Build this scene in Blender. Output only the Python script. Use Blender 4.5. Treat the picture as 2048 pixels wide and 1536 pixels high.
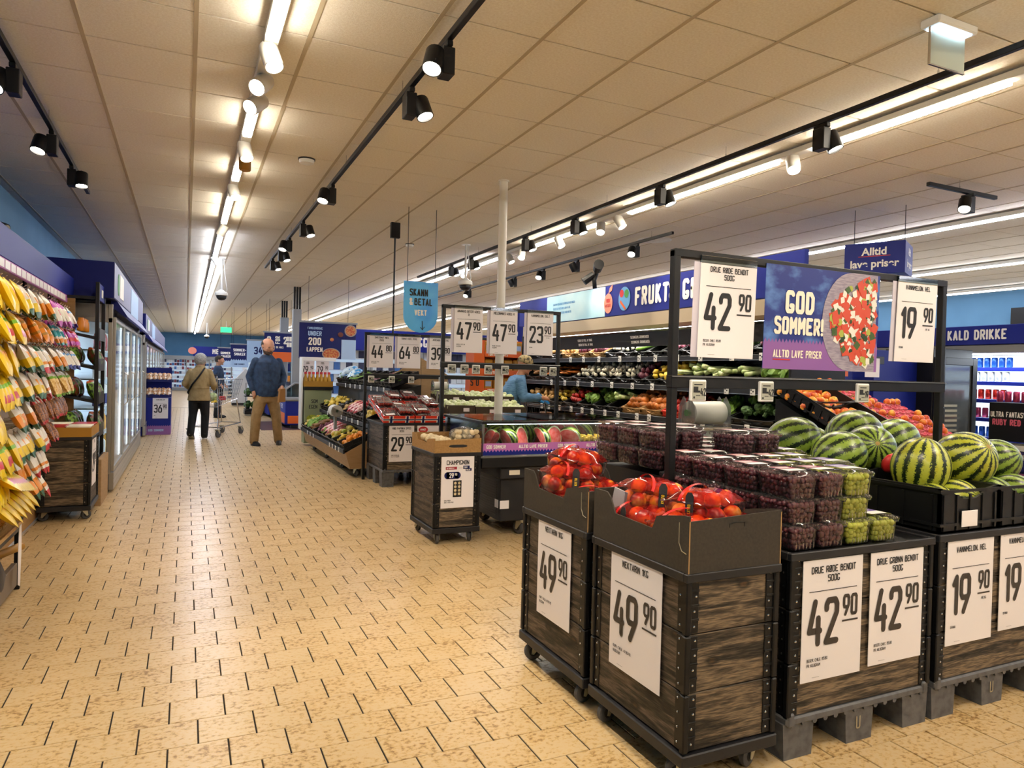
import bpy, bmesh, math, random
from math import sin, cos, pi, radians as rad, hypot, sqrt
from mathutils import Vector, Matrix, Euler
for o in list(bpy.data.objects): bpy.data.objects.remove(o)
SC = bpy.context.scene
COL = SC.collection
rng = random.Random(7)

# ---------------------------------------------------------------- camera
F_PX, YAW, PITCH, ROLL, CAMH = 1404.54, .4346, .0143, .0247, 1.40
cam = bpy.data.cameras.new('camera'); co = bpy.data.objects.new('camera', cam); COL.objects.link(co)
cam.sensor_fit = 'HORIZONTAL'; cam.sensor_width = 36; cam.lens = F_PX/2048*36; cam.clip_start = .05; cam.clip_end = 200
fw = Vector((sin(YAW)*cos(PITCH), cos(YAW)*cos(PITCH), -sin(PITCH)))
rt = Vector((cos(YAW), -sin(YAW), 0)); up = rt.cross(fw)
r2 = rt*cos(ROLL)+up*sin(ROLL); u2 = -rt*sin(ROLL)+up*cos(ROLL)
co.matrix_world = Matrix(((r2.x, u2.x, -fw.x, 0), (r2.y, u2.y, -fw.y, 0), (r2.z, u2.z, -fw.z, CAMH), (0, 0, 0, 1)))
SC.camera = co
# ---------------------------------------------------------------- light of the place, exposure
SC.view_settings.view_transform = 'Standard'; SC.view_settings.look = 'None'
SC.view_settings.gamma = 1; SC.view_settings.use_curve_mapping = False
SC.view_settings.exposure = 0.62
SC.cycles.use_denoising = True
SC.cycles.max_bounces = 6; SC.cycles.diffuse_bounces = 3; SC.cycles.glossy_bounces = 3
SC.cycles.transparent_max_bounces = 10; SC.cycles.transmission_bounces = 4
SC.cycles.caustics_reflective = False; SC.cycles.caustics_refractive = False
SC.cycles.sample_clamp_indirect = 4
SC.cycles.time_limit = 1150
SC.cycles.use_adaptive_sampling = True; SC.cycles.adaptive_threshold = .05; SC.cycles.adaptive_min_samples = 12
W = bpy.data.worlds.new('world'); SC.world = W; W.use_nodes = True
W.node_tree.nodes['Background'].inputs[0].default_value = (.75, .82, 1, 1)
W.node_tree.nodes['Background'].inputs[1].default_value = .25
TUBE_E = 42.0      # emission of the strip lights
SPOT_W = 34.0      # watts of each track spot
def area(name, loc, rot, sx, sy, watts, col):
    l = bpy.data.lights.new(name, 'AREA'); l.shape = 'RECTANGLE'; l.size = sx; l.size_y = sy; l.energy = watts; l.color = col
    o = bpy.data.objects.new(name, l); COL.objects.link(o); o.location = loc; o.rotation_euler = rot; return o

# ---------------------------------------------------------------- colour + material helpers
def hx(s):
    s = s.lstrip('#'); c = [int(s[i:i+2], 16)/255 for i in (0, 2, 4)]
    return tuple((x/12.92 if x <= .04045 else ((x+.055)/1.055)**2.4) for x in c)+(1,)
MATS = {}
def nd(nt, t, **k):
    n = nt.nodes.new(t)
    for a, b in k.items():
        if a.startswith('_'): n.inputs[a[1:].replace('_', ' ')].default_value = b
        else: setattr(n, a, b)
    return n
def ramp(nt, stops, interp='LINEAR'):
    r = nt.nodes.new('ShaderNodeValToRGB'); e = r.color_ramp; e.interpolation = interp
    while len(e.elements) < len(stops): e.elements.new(.5)
    for i, (p, c) in enumerate(stops): e.elements[i].position = p; e.elements[i].color = hx(c) if isinstance(c, str) else c
    return r
def M(name, col, rough=.5, metal=0., noise=None, bump=None, spec=.5, emit=0., rnd=0., coat=0., scale=(1, 1, 1)):
    """noise=(scale,col2,lo,hi[,detail]) mixes col2 in; bump=(scale,strength); rnd = brightness spread between objects"""
    if name in MATS: return MATS[name]
    m = bpy.data.materials.new(name); m.use_nodes = True; MATS[name] = m
    nt = m.node_tree; b = nt.nodes['Principled BSDF']; L = nt.links.new
    b.inputs['Base Color'].default_value = hx(col); b.inputs['Roughness'].default_value = rough
    b.inputs['Metallic'].default_value = metal; b.inputs['Specular IOR Level'].default_value = spec
    b.inputs['Coat Weight'].default_value = coat
    if emit: b.inputs['Emission Color'].default_value = hx(col); b.inputs['Emission Strength'].default_value = emit
    if noise or bump:
        tc = nd(nt, 'ShaderNodeTexCoord'); mp = nd(nt, 'ShaderNodeMapping'); mp.inputs['Scale'].default_value = scale
        L(tc.outputs['Object'], mp.inputs[0])
    out = None
    if noise:
        n = nd(nt, 'ShaderNodeTexNoise'); n.inputs['Scale'].default_value = noise[0]; n.inputs['Detail'].default_value = noise[4] if len(noise) > 4 else 3
        L(mp.outputs[0], n.inputs['Vector'])
        r = ramp(nt, [(noise[2], col), (noise[3], noise[1])]); L(n.outputs[0], r.inputs[0]); out = r.outputs[0]; L(out, b.inputs['Base Color'])
    if rnd:
        oi = nd(nt, 'ShaderNodeObjectInfo'); hs = nd(nt, 'ShaderNodeHueSaturation')
        ma = nd(nt, 'ShaderNodeMapRange'); ma.inputs['To Min'].default_value = 1-rnd; ma.inputs['To Max'].default_value = 1+rnd
        L(oi.outputs['Random'], ma.inputs[0]); L(ma.outputs[0], hs.inputs['Value'])
        if out: L(out, hs.inputs['Color'])
        else: hs.inputs['Color'].default_value = hx(col)
        L(hs.outputs[0], b.inputs['Base Color'])
    if bump:
        n2 = nd(nt, 'ShaderNodeTexNoise'); n2.inputs['Scale'].default_value = bump[0]; n2.inputs['Detail'].default_value = 4
        L(mp.outputs[0], n2.inputs['Vector']); bp = nd(nt, 'ShaderNodeBump'); bp.inputs['Strength'].default_value = bump[1]
        bp.inputs['Distance'].default_value = .01; L(n2.outputs[0], bp.inputs['Height']); L(bp.outputs[0], b.inputs['Normal'])
    return m
def clear(name, tint='#ffffff', refl=.5, base=.04, haze=0., hcol=(.9, .9, .92, 1)):
    """thin clear sheet: see-through with a glossy reflection that grows at grazing angles"""
    m = bpy.data.materials.new(name); m.use_nodes = True; MATS[name] = m; nt = m.node_tree; nt.nodes.clear(); L = nt.links.new
    o = nd(nt, 'ShaderNodeOutputMaterial'); t = nd(nt, 'ShaderNodeBsdfTransparent'); t.inputs[0].default_value = hx(tint)
    g = nd(nt, 'ShaderNodeBsdfGlossy'); g.inputs['Roughness'].default_value = .06
    fr = nd(nt, 'ShaderNodeLayerWeight'); fr.inputs[0].default_value = refl
    a = nd(nt, 'ShaderNodeMath', operation='MULTIPLY_ADD'); a.inputs[1].default_value = .8; a.inputs[2].default_value = base
    L(fr.outputs['Fresnel'], a.inputs[0]); x = nd(nt, 'ShaderNodeMixShader'); L(a.outputs[0], x.inputs[0]); L(t.outputs[0], x.inputs[1]); L(g.outputs[0], x.inputs[2])
    res = x
    if haze:
        d = nd(nt, 'ShaderNodeBsdfDiffuse'); d.inputs[0].default_value = hcol; y = nd(nt, 'ShaderNodeMixShader'); y.inputs[0].default_value = haze
        L(x.outputs[0], y.inputs[1]); L(d.outputs[0], y.inputs[2]); res = y
    L(res.outputs[0], o.inputs[0]); return m
def wood(name, ax, c1, c2, c3, rough=.6, knots=True):
    """planks whose grain runs along axis ax (0=x,1=y,2=z)"""
    m = bpy.data.materials.new(name); m.use_nodes = True; MATS[name] = m; nt = m.node_tree; b = nt.nodes['Principled BSDF']; L = nt.links.new
    tc = nd(nt, 'ShaderNodeTexCoord'); mp = nd(nt, 'ShaderNodeMapping'); s = [24, 24, 24]; s[ax] = 2.2; mp.inputs['Scale'].default_value = s
    oi = nd(nt, 'ShaderNodeObjectInfo'); vm = nd(nt, 'ShaderNodeVectorMath', operation='SCALE'); vm.inputs[0].default_value = (37, 11, 53)
    L(oi.outputs['Random'], vm.inputs['Scale']); L(vm.outputs[0], mp.inputs['Location']); L(tc.outputs['Object'], mp.inputs[0])
    n = nd(nt, 'ShaderNodeTexNoise'); n.inputs['Scale'].default_value = 1.1; n.inputs['Detail'].default_value = 2; n.inputs['Distortion'].default_value = .6; L(mp.outputs[0], n.inputs['Vector'])
    mu = nd(nt, 'ShaderNodeMath', operation='MULTIPLY'); mu.inputs[1].default_value = 14; L(n.outputs[0], mu.inputs[0])
    sn = nd(nt, 'ShaderNodeMath', operation='SINE'); L(mu.outputs[0], sn.inputs[0])
    fi = nd(nt, 'ShaderNodeTexNoise'); fi.inputs['Scale'].default_value = 9; fi.inputs['Detail'].default_value = 3; L(mp.outputs[0], fi.inputs['Vector'])
    ad = nd(nt, 'ShaderNodeMath', operation='MULTIPLY_ADD'); ad.inputs[1].default_value = .22; L(sn.outputs[0], ad.inputs[0]); L(fi.outputs[0], ad.inputs[2])
    r = ramp(nt, [(.25, c1), (.55, c2), (.85, c3)]); L(ad.outputs[0], r.inputs[0])
    last = r.outputs[0]
    if knots:
        mk = nd(nt, 'ShaderNodeMapping'); s2 = [9, 9, 9]; s2[ax] = 5; mk.inputs['Scale'].default_value = s2; L(vm.outputs[0], mk.inputs['Location']); L(tc.outputs['Object'], mk.inputs[0])
        vo = nd(nt, 'ShaderNodeTexVoronoi'); vo.inputs['Scale'].default_value = 1; L(mk.outputs[0], vo.inputs['Vector'])
        kr = ramp(nt, [(.07, '#c09a60'), (.12, '#181208'), (.22, '#ffffff')]); L(vo.outputs['Distance'], kr.inputs[0])
        mx = nd(nt, 'ShaderNodeMixRGB', blend_type='MULTIPLY'); mx.inputs[0].default_value = .85; L(last, mx.inputs[1]); L(kr.outputs[0], mx.inputs[2]); last = mx.outputs[0]
    L(last, b.inputs['Base Color']); b.inputs['Roughness'].default_value = rough
    bp = nd(nt, 'ShaderNodeBump'); bp.inputs['Strength'].default_value = .25; bp.inputs['Distance'].default_value = .004; L(ad.outputs[0], bp.inputs['Height']); L(bp.outputs[0], b.inputs['Normal'])
    return m

# ---------------------------------------------------------------- mesh builder
class MB:
    def __init__(s): s.v = []; s.f = []; s.m = []
    def add(s, vs, fs, m=0):
        b = len(s.v); s.v += [tuple(p) for p in vs]; s.f += [tuple(b+i for i in f) for f in fs]; s.m += [m]*len(fs); return s
    def box(s, x0, y0, z0, x1, y1, z1, m=0):
        v = [(x, y, z) for z in (z0, z1) for y in (y0, y1) for x in (x0, x1)]
        return s.add(v, [(0, 2, 3, 1), (4, 5, 7, 6), (0, 1, 5, 4), (2, 6, 7, 3), (0, 4, 6, 2), (1, 3, 7, 5)], m)
    def cbox(s, x0, y0, z0, x1, y1, z1, c=.004, m=0):
        lo, hi = (x0, y0, z0), (x1, y1, z1); c = min(c, (x1-x0)*.45, (y1-y0)*.45, (z1-z0)*.45); vs = {}; L = []
        for a in range(3):
            for k in range(8):
                p = [hi[i] if k >> i & 1 else lo[i] for i in range(3)]
                for i in range(3):
                    if i != a: p[i] += -c if k >> i & 1 else c
                vs[a, k] = len(L); L.append(p)
        F = []
        for a in range(3):
            u, w = [(1, 2), (2, 0), (0, 1)][a]
            for sd in (0, 1):
                q = [(0, 0), (1, 0), (1, 1), (0, 1)]
                if not sd: q = q[::-1]
                F.append(tuple(vs[a, sd << a | i << u | j << w] for i, j in q))
        for a in range(3):
            u, w = [(1, 2), (2, 0), (0, 1)][a]
            for i in (0, 1):
                for j in (0, 1):
                    k0 = i << u | j << w; k1 = k0 | 1 << a
                    q = (vs[u, k0], vs[u, k1], vs[w, k1], vs[w, k0]); F.append(q if i == j else q[::-1])
        for k in range(8):
            t = (vs[0, k], vs[1, k], vs[2, k]); F.append(t if bin(k).count('1') % 2 else t[::-1])
        return s.add(L, F, m)
    def cyl(s, p0, p1, r0, r1=None, n=10, caps=True, m=0):
        if r1 is None: r1 = r0
        p0 = Vector(p0); p1 = Vector(p1); d = (p1-p0).normalized(); a = d.orthogonal().normalized(); b = d.cross(a)
        vs = [p0+(a*cos(2*pi*i/n)+b*sin(2*pi*i/n))*r0 for i in range(n)]+[p1+(a*cos(2*pi*i/n)+b*sin(2*pi*i/n))*r1 for i in range(n)]
        fs = [(i, (i+1) % n, n+(i+1) % n, n+i) for i in range(n)]
        if caps: fs += [tuple(range(n))[::-1], tuple(range(n, 2*n))]
        return s.add(vs, fs, m)
    def tube(s, pts, r, n=6, m=0, close=False):
        pts = [Vector(p) for p in pts]; N = len(pts); vs = []; fs = []; pa = None
        for i, p in enumerate(pts):
            q0 = pts[i-1] if i or close else p; q1 = pts[(i+1) % N] if i < N-1 or close else p
            d = (q1-q0).normalized()
            a = d.orthogonal().normalized() if pa is None else (pa-d*pa.dot(d)).normalized()
            pa = a; b = d.cross(a); rr = r[i] if isinstance(r, (list, tuple)) else r
            vs += [p+(a*cos(2*pi*k/n)+b*sin(2*pi*k/n))*rr for k in range(n)]
        for i in range(N if close else N-1):
            j = (i+1) % N
            fs += [(i*n+k, i*n+(k+1) % n, j*n+(k+1) % n, j*n+k) for k in range(n)]
        if not close: fs += [tuple(range(n))[::-1], tuple(range((N-1)*n, N*n))]
        return s.add(vs, fs, m)
    def lathe(s, prof, c=(0, 0, 0), n=16, m=0, ax='z', wob=None):
        """prof [(r,h)] about an axis through c"""
        vs = []; fs = []
        for j, (r, h) in enumerate(prof):
            for i in range(n):
                t = 2*pi*i/n; k = r*(1+(wob(t, j/(len(prof)-1)) if wob else 0)); x, y = k*cos(t), k*sin(t)
                q = (x, y, h) if ax == 'z' else ((h, x, y) if ax == 'x' else (y, h, x))
                vs.append((q[0]+c[0], q[1]+c[1], q[2]+c[2]))
        for j in range(len(prof)-1):
            fs += [(j*n+i, j*n+(i+1) % n, (j+1)*n+(i+1) % n, (j+1)*n+i) for i in range(n)]
        if prof[0][0] > 1e-4: fs.append(tuple(range(n))[::-1])
        if prof[-1][0] > 1e-4: fs.append(tuple(range((len(prof)-1)*n, len(prof)*n)))
        return s.add(vs, fs, m)
    def prism(s, poly, O, U, V, D, m=0):
        """polygon (u,v) in the plane O,U,V (counter-clockwise seen against U x V), extruded by vector D"""
        O, U, V, D = map(Vector, (O, U, V, D)); n = len(poly)
        a = [O+U*u+V*v for u, v in poly]; vs = a+[p+D for p in a]
        fs = [tuple(range(n)), tuple(range(n, 2*n))[::-1]]+[(i, n+i, n+(i+1) % n, (i+1) % n) for i in range(n)]
        if U.cross(V).dot(D) > 0: fs = [f[::-1] for f in fs]
        return s.add(vs, fs, m)
    def quad(s, a, b, c, d, m=0): return s.add([a, b, c, d], [(0, 1, 2, 3)], m)
    def ball(s, c, r, n=8, k=6, m=0, sq=(1, 1, 1), wob=0, seed=0):
        rn = random.Random(seed); R = r if isinstance(r, (tuple, list)) else (r, r, r)
        vs = [(c[0], c[1], c[2]-R[2]*sq[2])]; 
        for j in range(1, k):
            ph = -pi/2+pi*j/k
            for i in range(n):
                t = 2*pi*i/n; w = 1+wob*(rn.random()*2-1)
                vs.append((c[0]+R[0]*cos(ph)*cos(t)*w, c[1]+R[1]*cos(ph)*sin(t)*w, c[2]+R[2]*sin(ph)*w*sq[2]))
        vs.append((c[0], c[1], c[2]+R[2]*sq[2])); N = len(vs)-1; fs = []
        for i in range(n):
            fs.append((0, 1+(i+1) % n, 1+i)); fs.append((N, 1+(k-2)*n+i, 1+(k-2)*n+(i+1) % n))
        for j in range(k-2):
            for i in range(n):
                a = 1+j*n+i; b = 1+j*n+(i+1) % n; fs.append((a, b, b+n, a+n))
        return s.add(vs, fs, m)
    def xf(s, M_, i0=0):
        s.v[i0:] = [tuple(M_ @ Vector(p)) for p in s.v[i0:]]; return s

def tag(o, label=None, cat=None, group=None, kind=None):
    if label: o['label'] = label
    if cat: o['category'] = cat
    if group: o['group'] = group
    if kind: o['kind'] = kind
    return o
def mesh(name, mb, mats, smooth=False):
    me = bpy.data.meshes.new(name); me.from_pydata(mb.v, [], mb.f); 
    for m in (mats if isinstance(mats, (list, tuple)) else [mats]): me.materials.append(MATS[m] if isinstance(m, str) else m)
    if len(me.materials) > 1: me.polygons.foreach_set('material_index', mb.m)
    if smooth:
        me.polygons.foreach_set('use_smooth', [True]*len(me.polygons))
        if smooth != True: me.set_sharp_from_angle(angle=rad(smooth))
    me.update(); return me
def obj(name, mb, mats, parent=None, label=None, cat=None, group=None, kind=None, loc=None, rot=None, scale=None, smooth=False):
    me = mb if isinstance(mb, bpy.types.Mesh) else mesh(name, mb, mats, smooth)
    o = bpy.data.objects.new(name, me); COL.objects.link(o)
    if parent: o.parent = parent
    if loc is not None: o.location = loc
    if rot is not None: o.rotation_euler = rot
    if scale is not None: o.scale = scale if isinstance(scale, (tuple, list)) else (scale,)*3
    return tag(o, label, cat, group, kind)
def thing(name, label, cat, loc=(0, 0, 0), rot=(0, 0, 0), group=None, scale=None):
    o = bpy.data.objects.new(name, None); COL.objects.link(o); o.location = loc; o.rotation_euler = rot; o.empty_display_size = .05
    if scale: o.scale = (scale,)*3
    return tag(o, label, cat, group)
def dup(src, loc, rot=None, label=None, group=None, scale=None, parent=None):
    kids = list(src.children); r = src.copy(); COL.objects.link(r); r.location = loc
    if parent: r.parent = parent
    if rot is not None: r.rotation_euler = rot
    if scale is not None: r.scale = scale if isinstance(scale, (tuple, list)) else (scale,)*3
    tag(r, label, None, group)
    for ch in kids:
        c = ch.copy(); COL.objects.link(c); c.parent = r
        for g in ch.children:
            d = g.copy(); COL.objects.link(d); d.parent = c
    return r

# ---------------------------------------------------------------- lettering drawn with round strokes
GL = {'0': "105061695a1a090110", '1': "183a30", '2': "08091a5a69670060", '3': "091a5a69665525 556461501001", '4': "3a0363 5650", '5': "6a0a06566561501001",
 '6': "4a050110506165561605", '7': "0a6a20", '8': "160501105061655616 1607091a5a696756", '9': "2065695a1a0905145465", 'A': "003a60 1353", 'B': "000a4a59574606 466561500",
 'C': "695a1a0901105061", 'D': "000a4a68624000", 'E': "60000a6a 0545", 'F': "000a6a 0545", 'G': "695a1a090110506163 6343", 'H': "000a 606a 0565", 'I': "000a", 'J': "011030414a",
 'K': "000a 5a04 1560", 'L': "0a0050", 'M': "000a347a70", 'N': "000a606a", 'O': "105061695a1a090110", 'P': "000a5a69665505", 'R': "000a5a69665505 3560",
 'S': "695a1a0907165564615010 1001", 'T': "0a6a 3a30", 'U': "0a011050616a", 'V': "0a306a", 'W': "0a1037506a", 'X': "006a 0a60", 'Y': "0a356a 3530", 'Z': "0a6a0060",
 '\u00d8': "105061695a1a090110 006a", '\u00c5': "003a60 1353 2b2c4c4b2b", ',': "1100", '.': "0000", '-': "0545", '!': "0a03 0000", '&': "60070919 5a4a 0702105 ", '%': "006a 1919 5151", '=': "0363 0767", '+': "0565 3832"}
GL['B'] = "000a4a59574606 4665615000"; GL['&'] = "600809 1a3a4947 0302104063"
GL['&'] = "6008091a3a494703021 04063".replace(' ', ''); GL['S'] = "695a1a09071655646150 5010 1001"
GL['Q'] = GL['O']+" 4260"
def glyph_w(c): 
    if c == ' ': return 3
    return max([int(p[i], 16) for p in GL[c].split() for i in range(0, len(p)-1, 2)]+[0])
def text_w(s, h, cx, t, sp): return sum(glyph_w(c)*.1*h*cx+t*h+sp*h for c in s)-sp*h
LC = [0]
ORD = 'first second third fourth fifth sixth seventh eighth ninth tenth eleventh twelfth thirteenth fourteenth fifteenth sixteenth seventeenth eighteenth nineteenth twentieth'.split()
def letters(mb, s, O, U, V, h, cx=.62, t=.13, sp=.07, align='l', m=0, n=6, fit=None):
    """stroke text: O baseline start, U right, V up; h cap height; cx width squeeze; t stroke/height; fit = max width"""
    O, U, V = Vector(O), Vector(U), Vector(V)
    w = text_w(s, h, cx, t, sp); NN = U.cross(V).normalized(); LC[0] += 1
    if fit and w > fit: k = fit/w; cx *= k; sp *= k; w = text_w(s, h, cx, t, sp)
    x = {'l': 0, 'c': -w/2, 'r': -w}[align]; r = t*h/2
    for c in s:
        if c != ' ':
            for pl in GL[c].split():
                P = [(x+r+int(pl[i], 16)*.1*h*cx, r+(int(pl[i+1], 16))*.1*(h-2*r)) for i in range(0, len(pl)-1, 2)]
                Q = [P[0]]
                for p in P[1:]:
                    if hypot(p[0]-Q[-1][0], p[1]-Q[-1][1]) > 1e-6: Q.append(p)
                for i, p in enumerate(Q):
                    LC[0] += 1; e = NN*((LC[0] % 9)*6e-5); mb.add([O+e+U*(p[0]+r*cos(2*pi*k/n))+V*(p[1]+r*sin(2*pi*k/n)) for k in range(n)], [tuple(range(n))], m)
                    if i:
                        q = Q[i-1]; dx, dy = p[0]-q[0], p[1]-q[1]; l = hypot(dx, dy); LC[0] += 1; e = NN*((LC[0] % 9)*6e-5); nx, ny = -dy/l*r, dx/l*r
                        mb.add([O+e+U*a+V*b for a, b in ((q[0]-nx, q[1]-ny), (p[0]-nx, p[1]-ny), (p[0]+nx, p[1]+ny), (q[0]+nx, q[1]+ny))], [(0, 1, 2, 3)], m)
        x += glyph_w(c)*.1*h*cx+t*h+sp*h
    return mb
def rect(mb, O, U, V, x0, y0, x1, y1, m=0):
    O, U, V = Vector(O), Vector(U), Vector(V)
    return mb.quad(O+U*x0+V*y0, O+U*x1+V*y0, O+U*x1+V*y1, O+U*x0+V*y1, m)
def disc(mb, O, U, V, x, y, rx, ry=None, n=20, m=0):
    O, U, V = Vector(O), Vector(U), Vector(V); ry = ry or rx
    return mb.add([O+U*(x+rx*cos(2*pi*k/n))+V*(y+ry*sin(2*pi*k/n)) for k in range(n)], [tuple(range(n))], m)
FRONT = (Vector((1, 0, 0)), Vector((0, 0, 1)), Vector((0, -1, 0)))      # faces -y
WEST = (Vector((0, -1, 0)), Vector((0, 0, 1)), Vector((-1, 0, 0)))      # faces -x
EAST = (Vector((0, 1, 0)), Vector((0, 0, 1)), Vector((1, 0, 0)))        # faces +x
# ---------------------------------------------------------------- materials
M('black_metal', '#0d0d0f', .45, .2); M('black_plastic', '#0b0b0d', .42); M('dark_plastic', '#1b1b1f', .5); M('grey_plastic', '#5f5f61', .55, noise=(30, '#4b4b4d', .4, .7))
M('chrome', '#c9c9c9', .22, 1.); M('steel', '#8f9193', .35, .9); M('zinc', '#b9b39a', .4, .7); M('white_paint', '#e3e0d8', .4); M('white_plastic', '#e9e9e6', .35)
M('grey_paint', '#8e9296', .5); M('rubber', '#4a4a4c', .7); M('dark_rubber', '#1c1c1e', .7)
M('paper', '#efe9eb', .55); M('paper_sleeve', '#cfc9d6', .35); M('ink', '#1d1d20', .6); M('ink_brown', '#3b342e', .6); M('grey_ink', '#77777c', .6)
M('blue', '#0f2080', .5, spec=.3); M('blue_deep', '#0b1868', .5, spec=.3); M('blue_light', '#5f9fd8', .45); M('sky_blue', '#2e8fe0', .35); M('blue_grey', '#7d7f9c', .5); M('pale_blue', '#a9c6e6', .5)
M('purple', '#8a5aa0', .45); M('lilac', '#b96fb8', .45); M('cream', '#f2e9d6', .5); M('white_ink', '#f6f3ee', .5); M('orange', '#d9601a', .5); M('red', '#c22426', .45); M('pink', '#d9637c', .5)
M('yellow', '#e8c51c', .45); M('mustard', '#a8781e', .55); M('green', '#3f8f3a', .5); M('dark_green', '#1f4a28', .5); M('magenta', '#b43aa8', .4); M('teal', '#2d9aa8', .4); M('navy', '#141d5a', .5, spec=.3)
M('cardboard', '#a8824f', .75, noise=(60, '#96713f', .35, .7)); M('cardboard_dark', '#3a332a', .7, noise=(90, '#302a22', .35, .7)); M('cardboard_in', '#a98556', .8); M('beech', '#b28a58', .5, noise=(6, '#a27a48', .3, .7), scale=(1, 1, 14))
M('tan_panel', '#ab8a63', .6, noise=(8, '#9d7d56', .3, .7), scale=(1, 1, 8))
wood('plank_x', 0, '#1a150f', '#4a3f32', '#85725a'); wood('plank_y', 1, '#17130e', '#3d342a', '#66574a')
wood('table_wood', 1, '#a0773f', '#c29a5c', '#d2ad72', knots=False)
clear('glass', '#f4f8f8', .35, .03); clear('glass_dark', '#c9d6d6', .4, .06); clear('clamshell', '#fbfbfb', .22, .03, .012); clear('film_red', '#ffb0a4', .3, .06, .11, (.75, .03, .03, 1)); clear('film', '#fbfbfb', .35, .05, .06)
M('lamp_glow', '#fff3de', .5, emit=TUBE_E); M('lamp_far', '#eef2ff', .5, emit=TUBE_E*.95); M('lamp_side', '#f2f4ff', .5, emit=TUBE_E*.5); M('cooler_glow', '#e6f2ff', .5, emit=2.2); M('spot_glow', '#fff4e0', .5, emit=30); M('led_white', '#eef6ff', .5, emit=9); M('fridge_glow', '#e6f2ff', .5, emit=.9); M('exit_glow', '#bfe4ff', .5, emit=6); M('exit_green', '#2fbf7a', .5, emit=1.5)  # cooler_glow, fridge_glow: back panels emit in place of cabinet lighting
for n in ('cooler_glow', 'spot_glow', 'led_white', 'fridge_glow', 'exit_glow', 'exit_green'): MATS[n].cycles.emission_sampling = 'NONE'
# ---------------------------------------------------------------- the building
ZC = 3.324
X0, X1, Y0, Y1 = -1.87, 15.0, -8.0, 45.5
def blotch(name, base, spot, joint=None, rough=.34):
    m = M(name, base, rough); nt = m.node_tree; b = nt.nodes['Principled BSDF']; L = nt.links.new
    tc = nd(nt, 'ShaderNodeTexCoord'); mp = nd(nt, 'ShaderNodeMapping'); mp.inputs['Scale'].default_value = (1, 1.25, 1); L(tc.outputs['Object'], mp.inputs[0])
    oi = nd(nt, 'ShaderNodeObjectInfo'); vm = nd(nt, 'ShaderNodeVectorMath', operation='SCALE'); vm.inputs[0].default_value = (91, 47, 0); L(oi.outputs['Random'], vm.inputs['Scale']); L(vm.outputs[0], mp.inputs['Location'])
    n = nd(nt, 'ShaderNodeTexNoise'); n.inputs['Scale'].default_value = 42; n.inputs['Detail'].default_value = 4; n.inputs['Roughness'].default_value = .62; L(mp.outputs[0], n.inputs['Vector'])
    n2 = nd(nt, 'ShaderNodeTexNoise'); n2.inputs['Scale'].default_value = 5; n2.inputs['Detail'].default_value = 2; L(mp.outputs[0], n2.inputs['Vector'])
    ad = nd(nt, 'ShaderNodeMath', operation='MULTIPLY_ADD'); ad.inputs[1].default_value = .35; L(n2.outputs[0], ad.inputs[0]); L(n.outputs[0], ad.inputs[2])
    r = ramp(nt, [(.62, base), (.72, '#cfae78'), (.86, spot)]); L(ad.outputs[0], r.inputs[0]); L(r.outputs[0], b.inputs['Base Color'])
    rr = nd(nt, 'ShaderNodeMapRange'); rr.inputs['To Min'].default_value = rough; rr.inputs['To Max'].default_value = rough+.12; L(n2.outputs[0], rr.inputs[0]); L(rr.outputs[0], b.inputs['Roughness'])
blotch('floor_tile', '#d2b88e', '#8f6a3a', rough=.26); M('grout', '#241e17', .9)
M('ceiling_tile', '#f1ecdf', .9, noise=(70, '#e4dccb', .3, .7), bump=(160, .25)); M('ceiling_bar', '#b5a78c', .7); M('ceiling_void', '#2c2620', .95); M('wall_blue', '#5c8bb0', .75, noise=(2, '#5482a6', .3, .7))
floor = obj('floor', MB().box(X0-.2, Y0, -.2, X1+.2, Y1, -.004), 'floor_tile', kind='structure')
TW, TD, TX, TY = .2051, .1966, -.0391, 4.003
tx0, tx1, ty0, ty1 = -1.9, 5.2, .6, 26.0
obj('grout', MB().quad((tx0, ty0, -.0035), (tx1, ty0, -.0035), (tx1, ty1, -.0035), (tx0, ty1, -.0035)), 'grout', floor)
def px(p):
    d = Vector(p)-Vector((0, 0, CAMH)); z = d.dot(fw); return (1024+F_PX*d.dot(r2)/z, 768-F_PX*d.dot(u2)/z, z) if z > .1 else (-1, -1, -1)
cells = []
r0 = int((ty0-TY)/TD); 
for r in range(r0, int((ty1-TY)/TD)):
    off = TX+(TW/2 if r % 2 == 0 else 0)
    for c in range(int((tx0-off)/TW), int((tx1-off)/TW)):
        x, y = off+TW*c, TY+TD*r; cx, cy = x+TW/2, y+TD/2; u, v, z = px((cx, cy, 0))
        seen = 0 < u < 2048 and v < 1560 and z > 0 and not (cx > 1.6 and cy < 3.2) and cx < 2.6 and cx > -1.1
        cells.append((z if seen else 99, x, y))
cells.sort()
tile = MB().cbox(.003, .0015, -.02, TW-.003, TD-.0015, 0, .0012); tm = mesh('tile', tile, 'floor_tile')
for z, x, y in cells[:300]: obj('tile', tm, None, floor, loc=(x, y, 0))
mb = MB()
for z, x, y in cells[300:]:
    a, b, c, d = x+.003, y+.0015, x+TW-.003, y+TD-.0015
    mb.add([(a, b, -.0035), (c, b, -.0035), (c, d, -.0035), (a, d, -.0035), (a+.001, b+.001, 0), (c-.001, b+.001, 0), (c-.001, d-.001, 0), (a+.001, d-.001, 0)], [(4, 5, 6, 7), (0, 1, 5, 4), (1, 2, 6, 5), (2, 3, 7, 6), (3, 0, 4, 7)])
obj('tile_field', mb, 'floor_tile', floor, kind='stuff')

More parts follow.
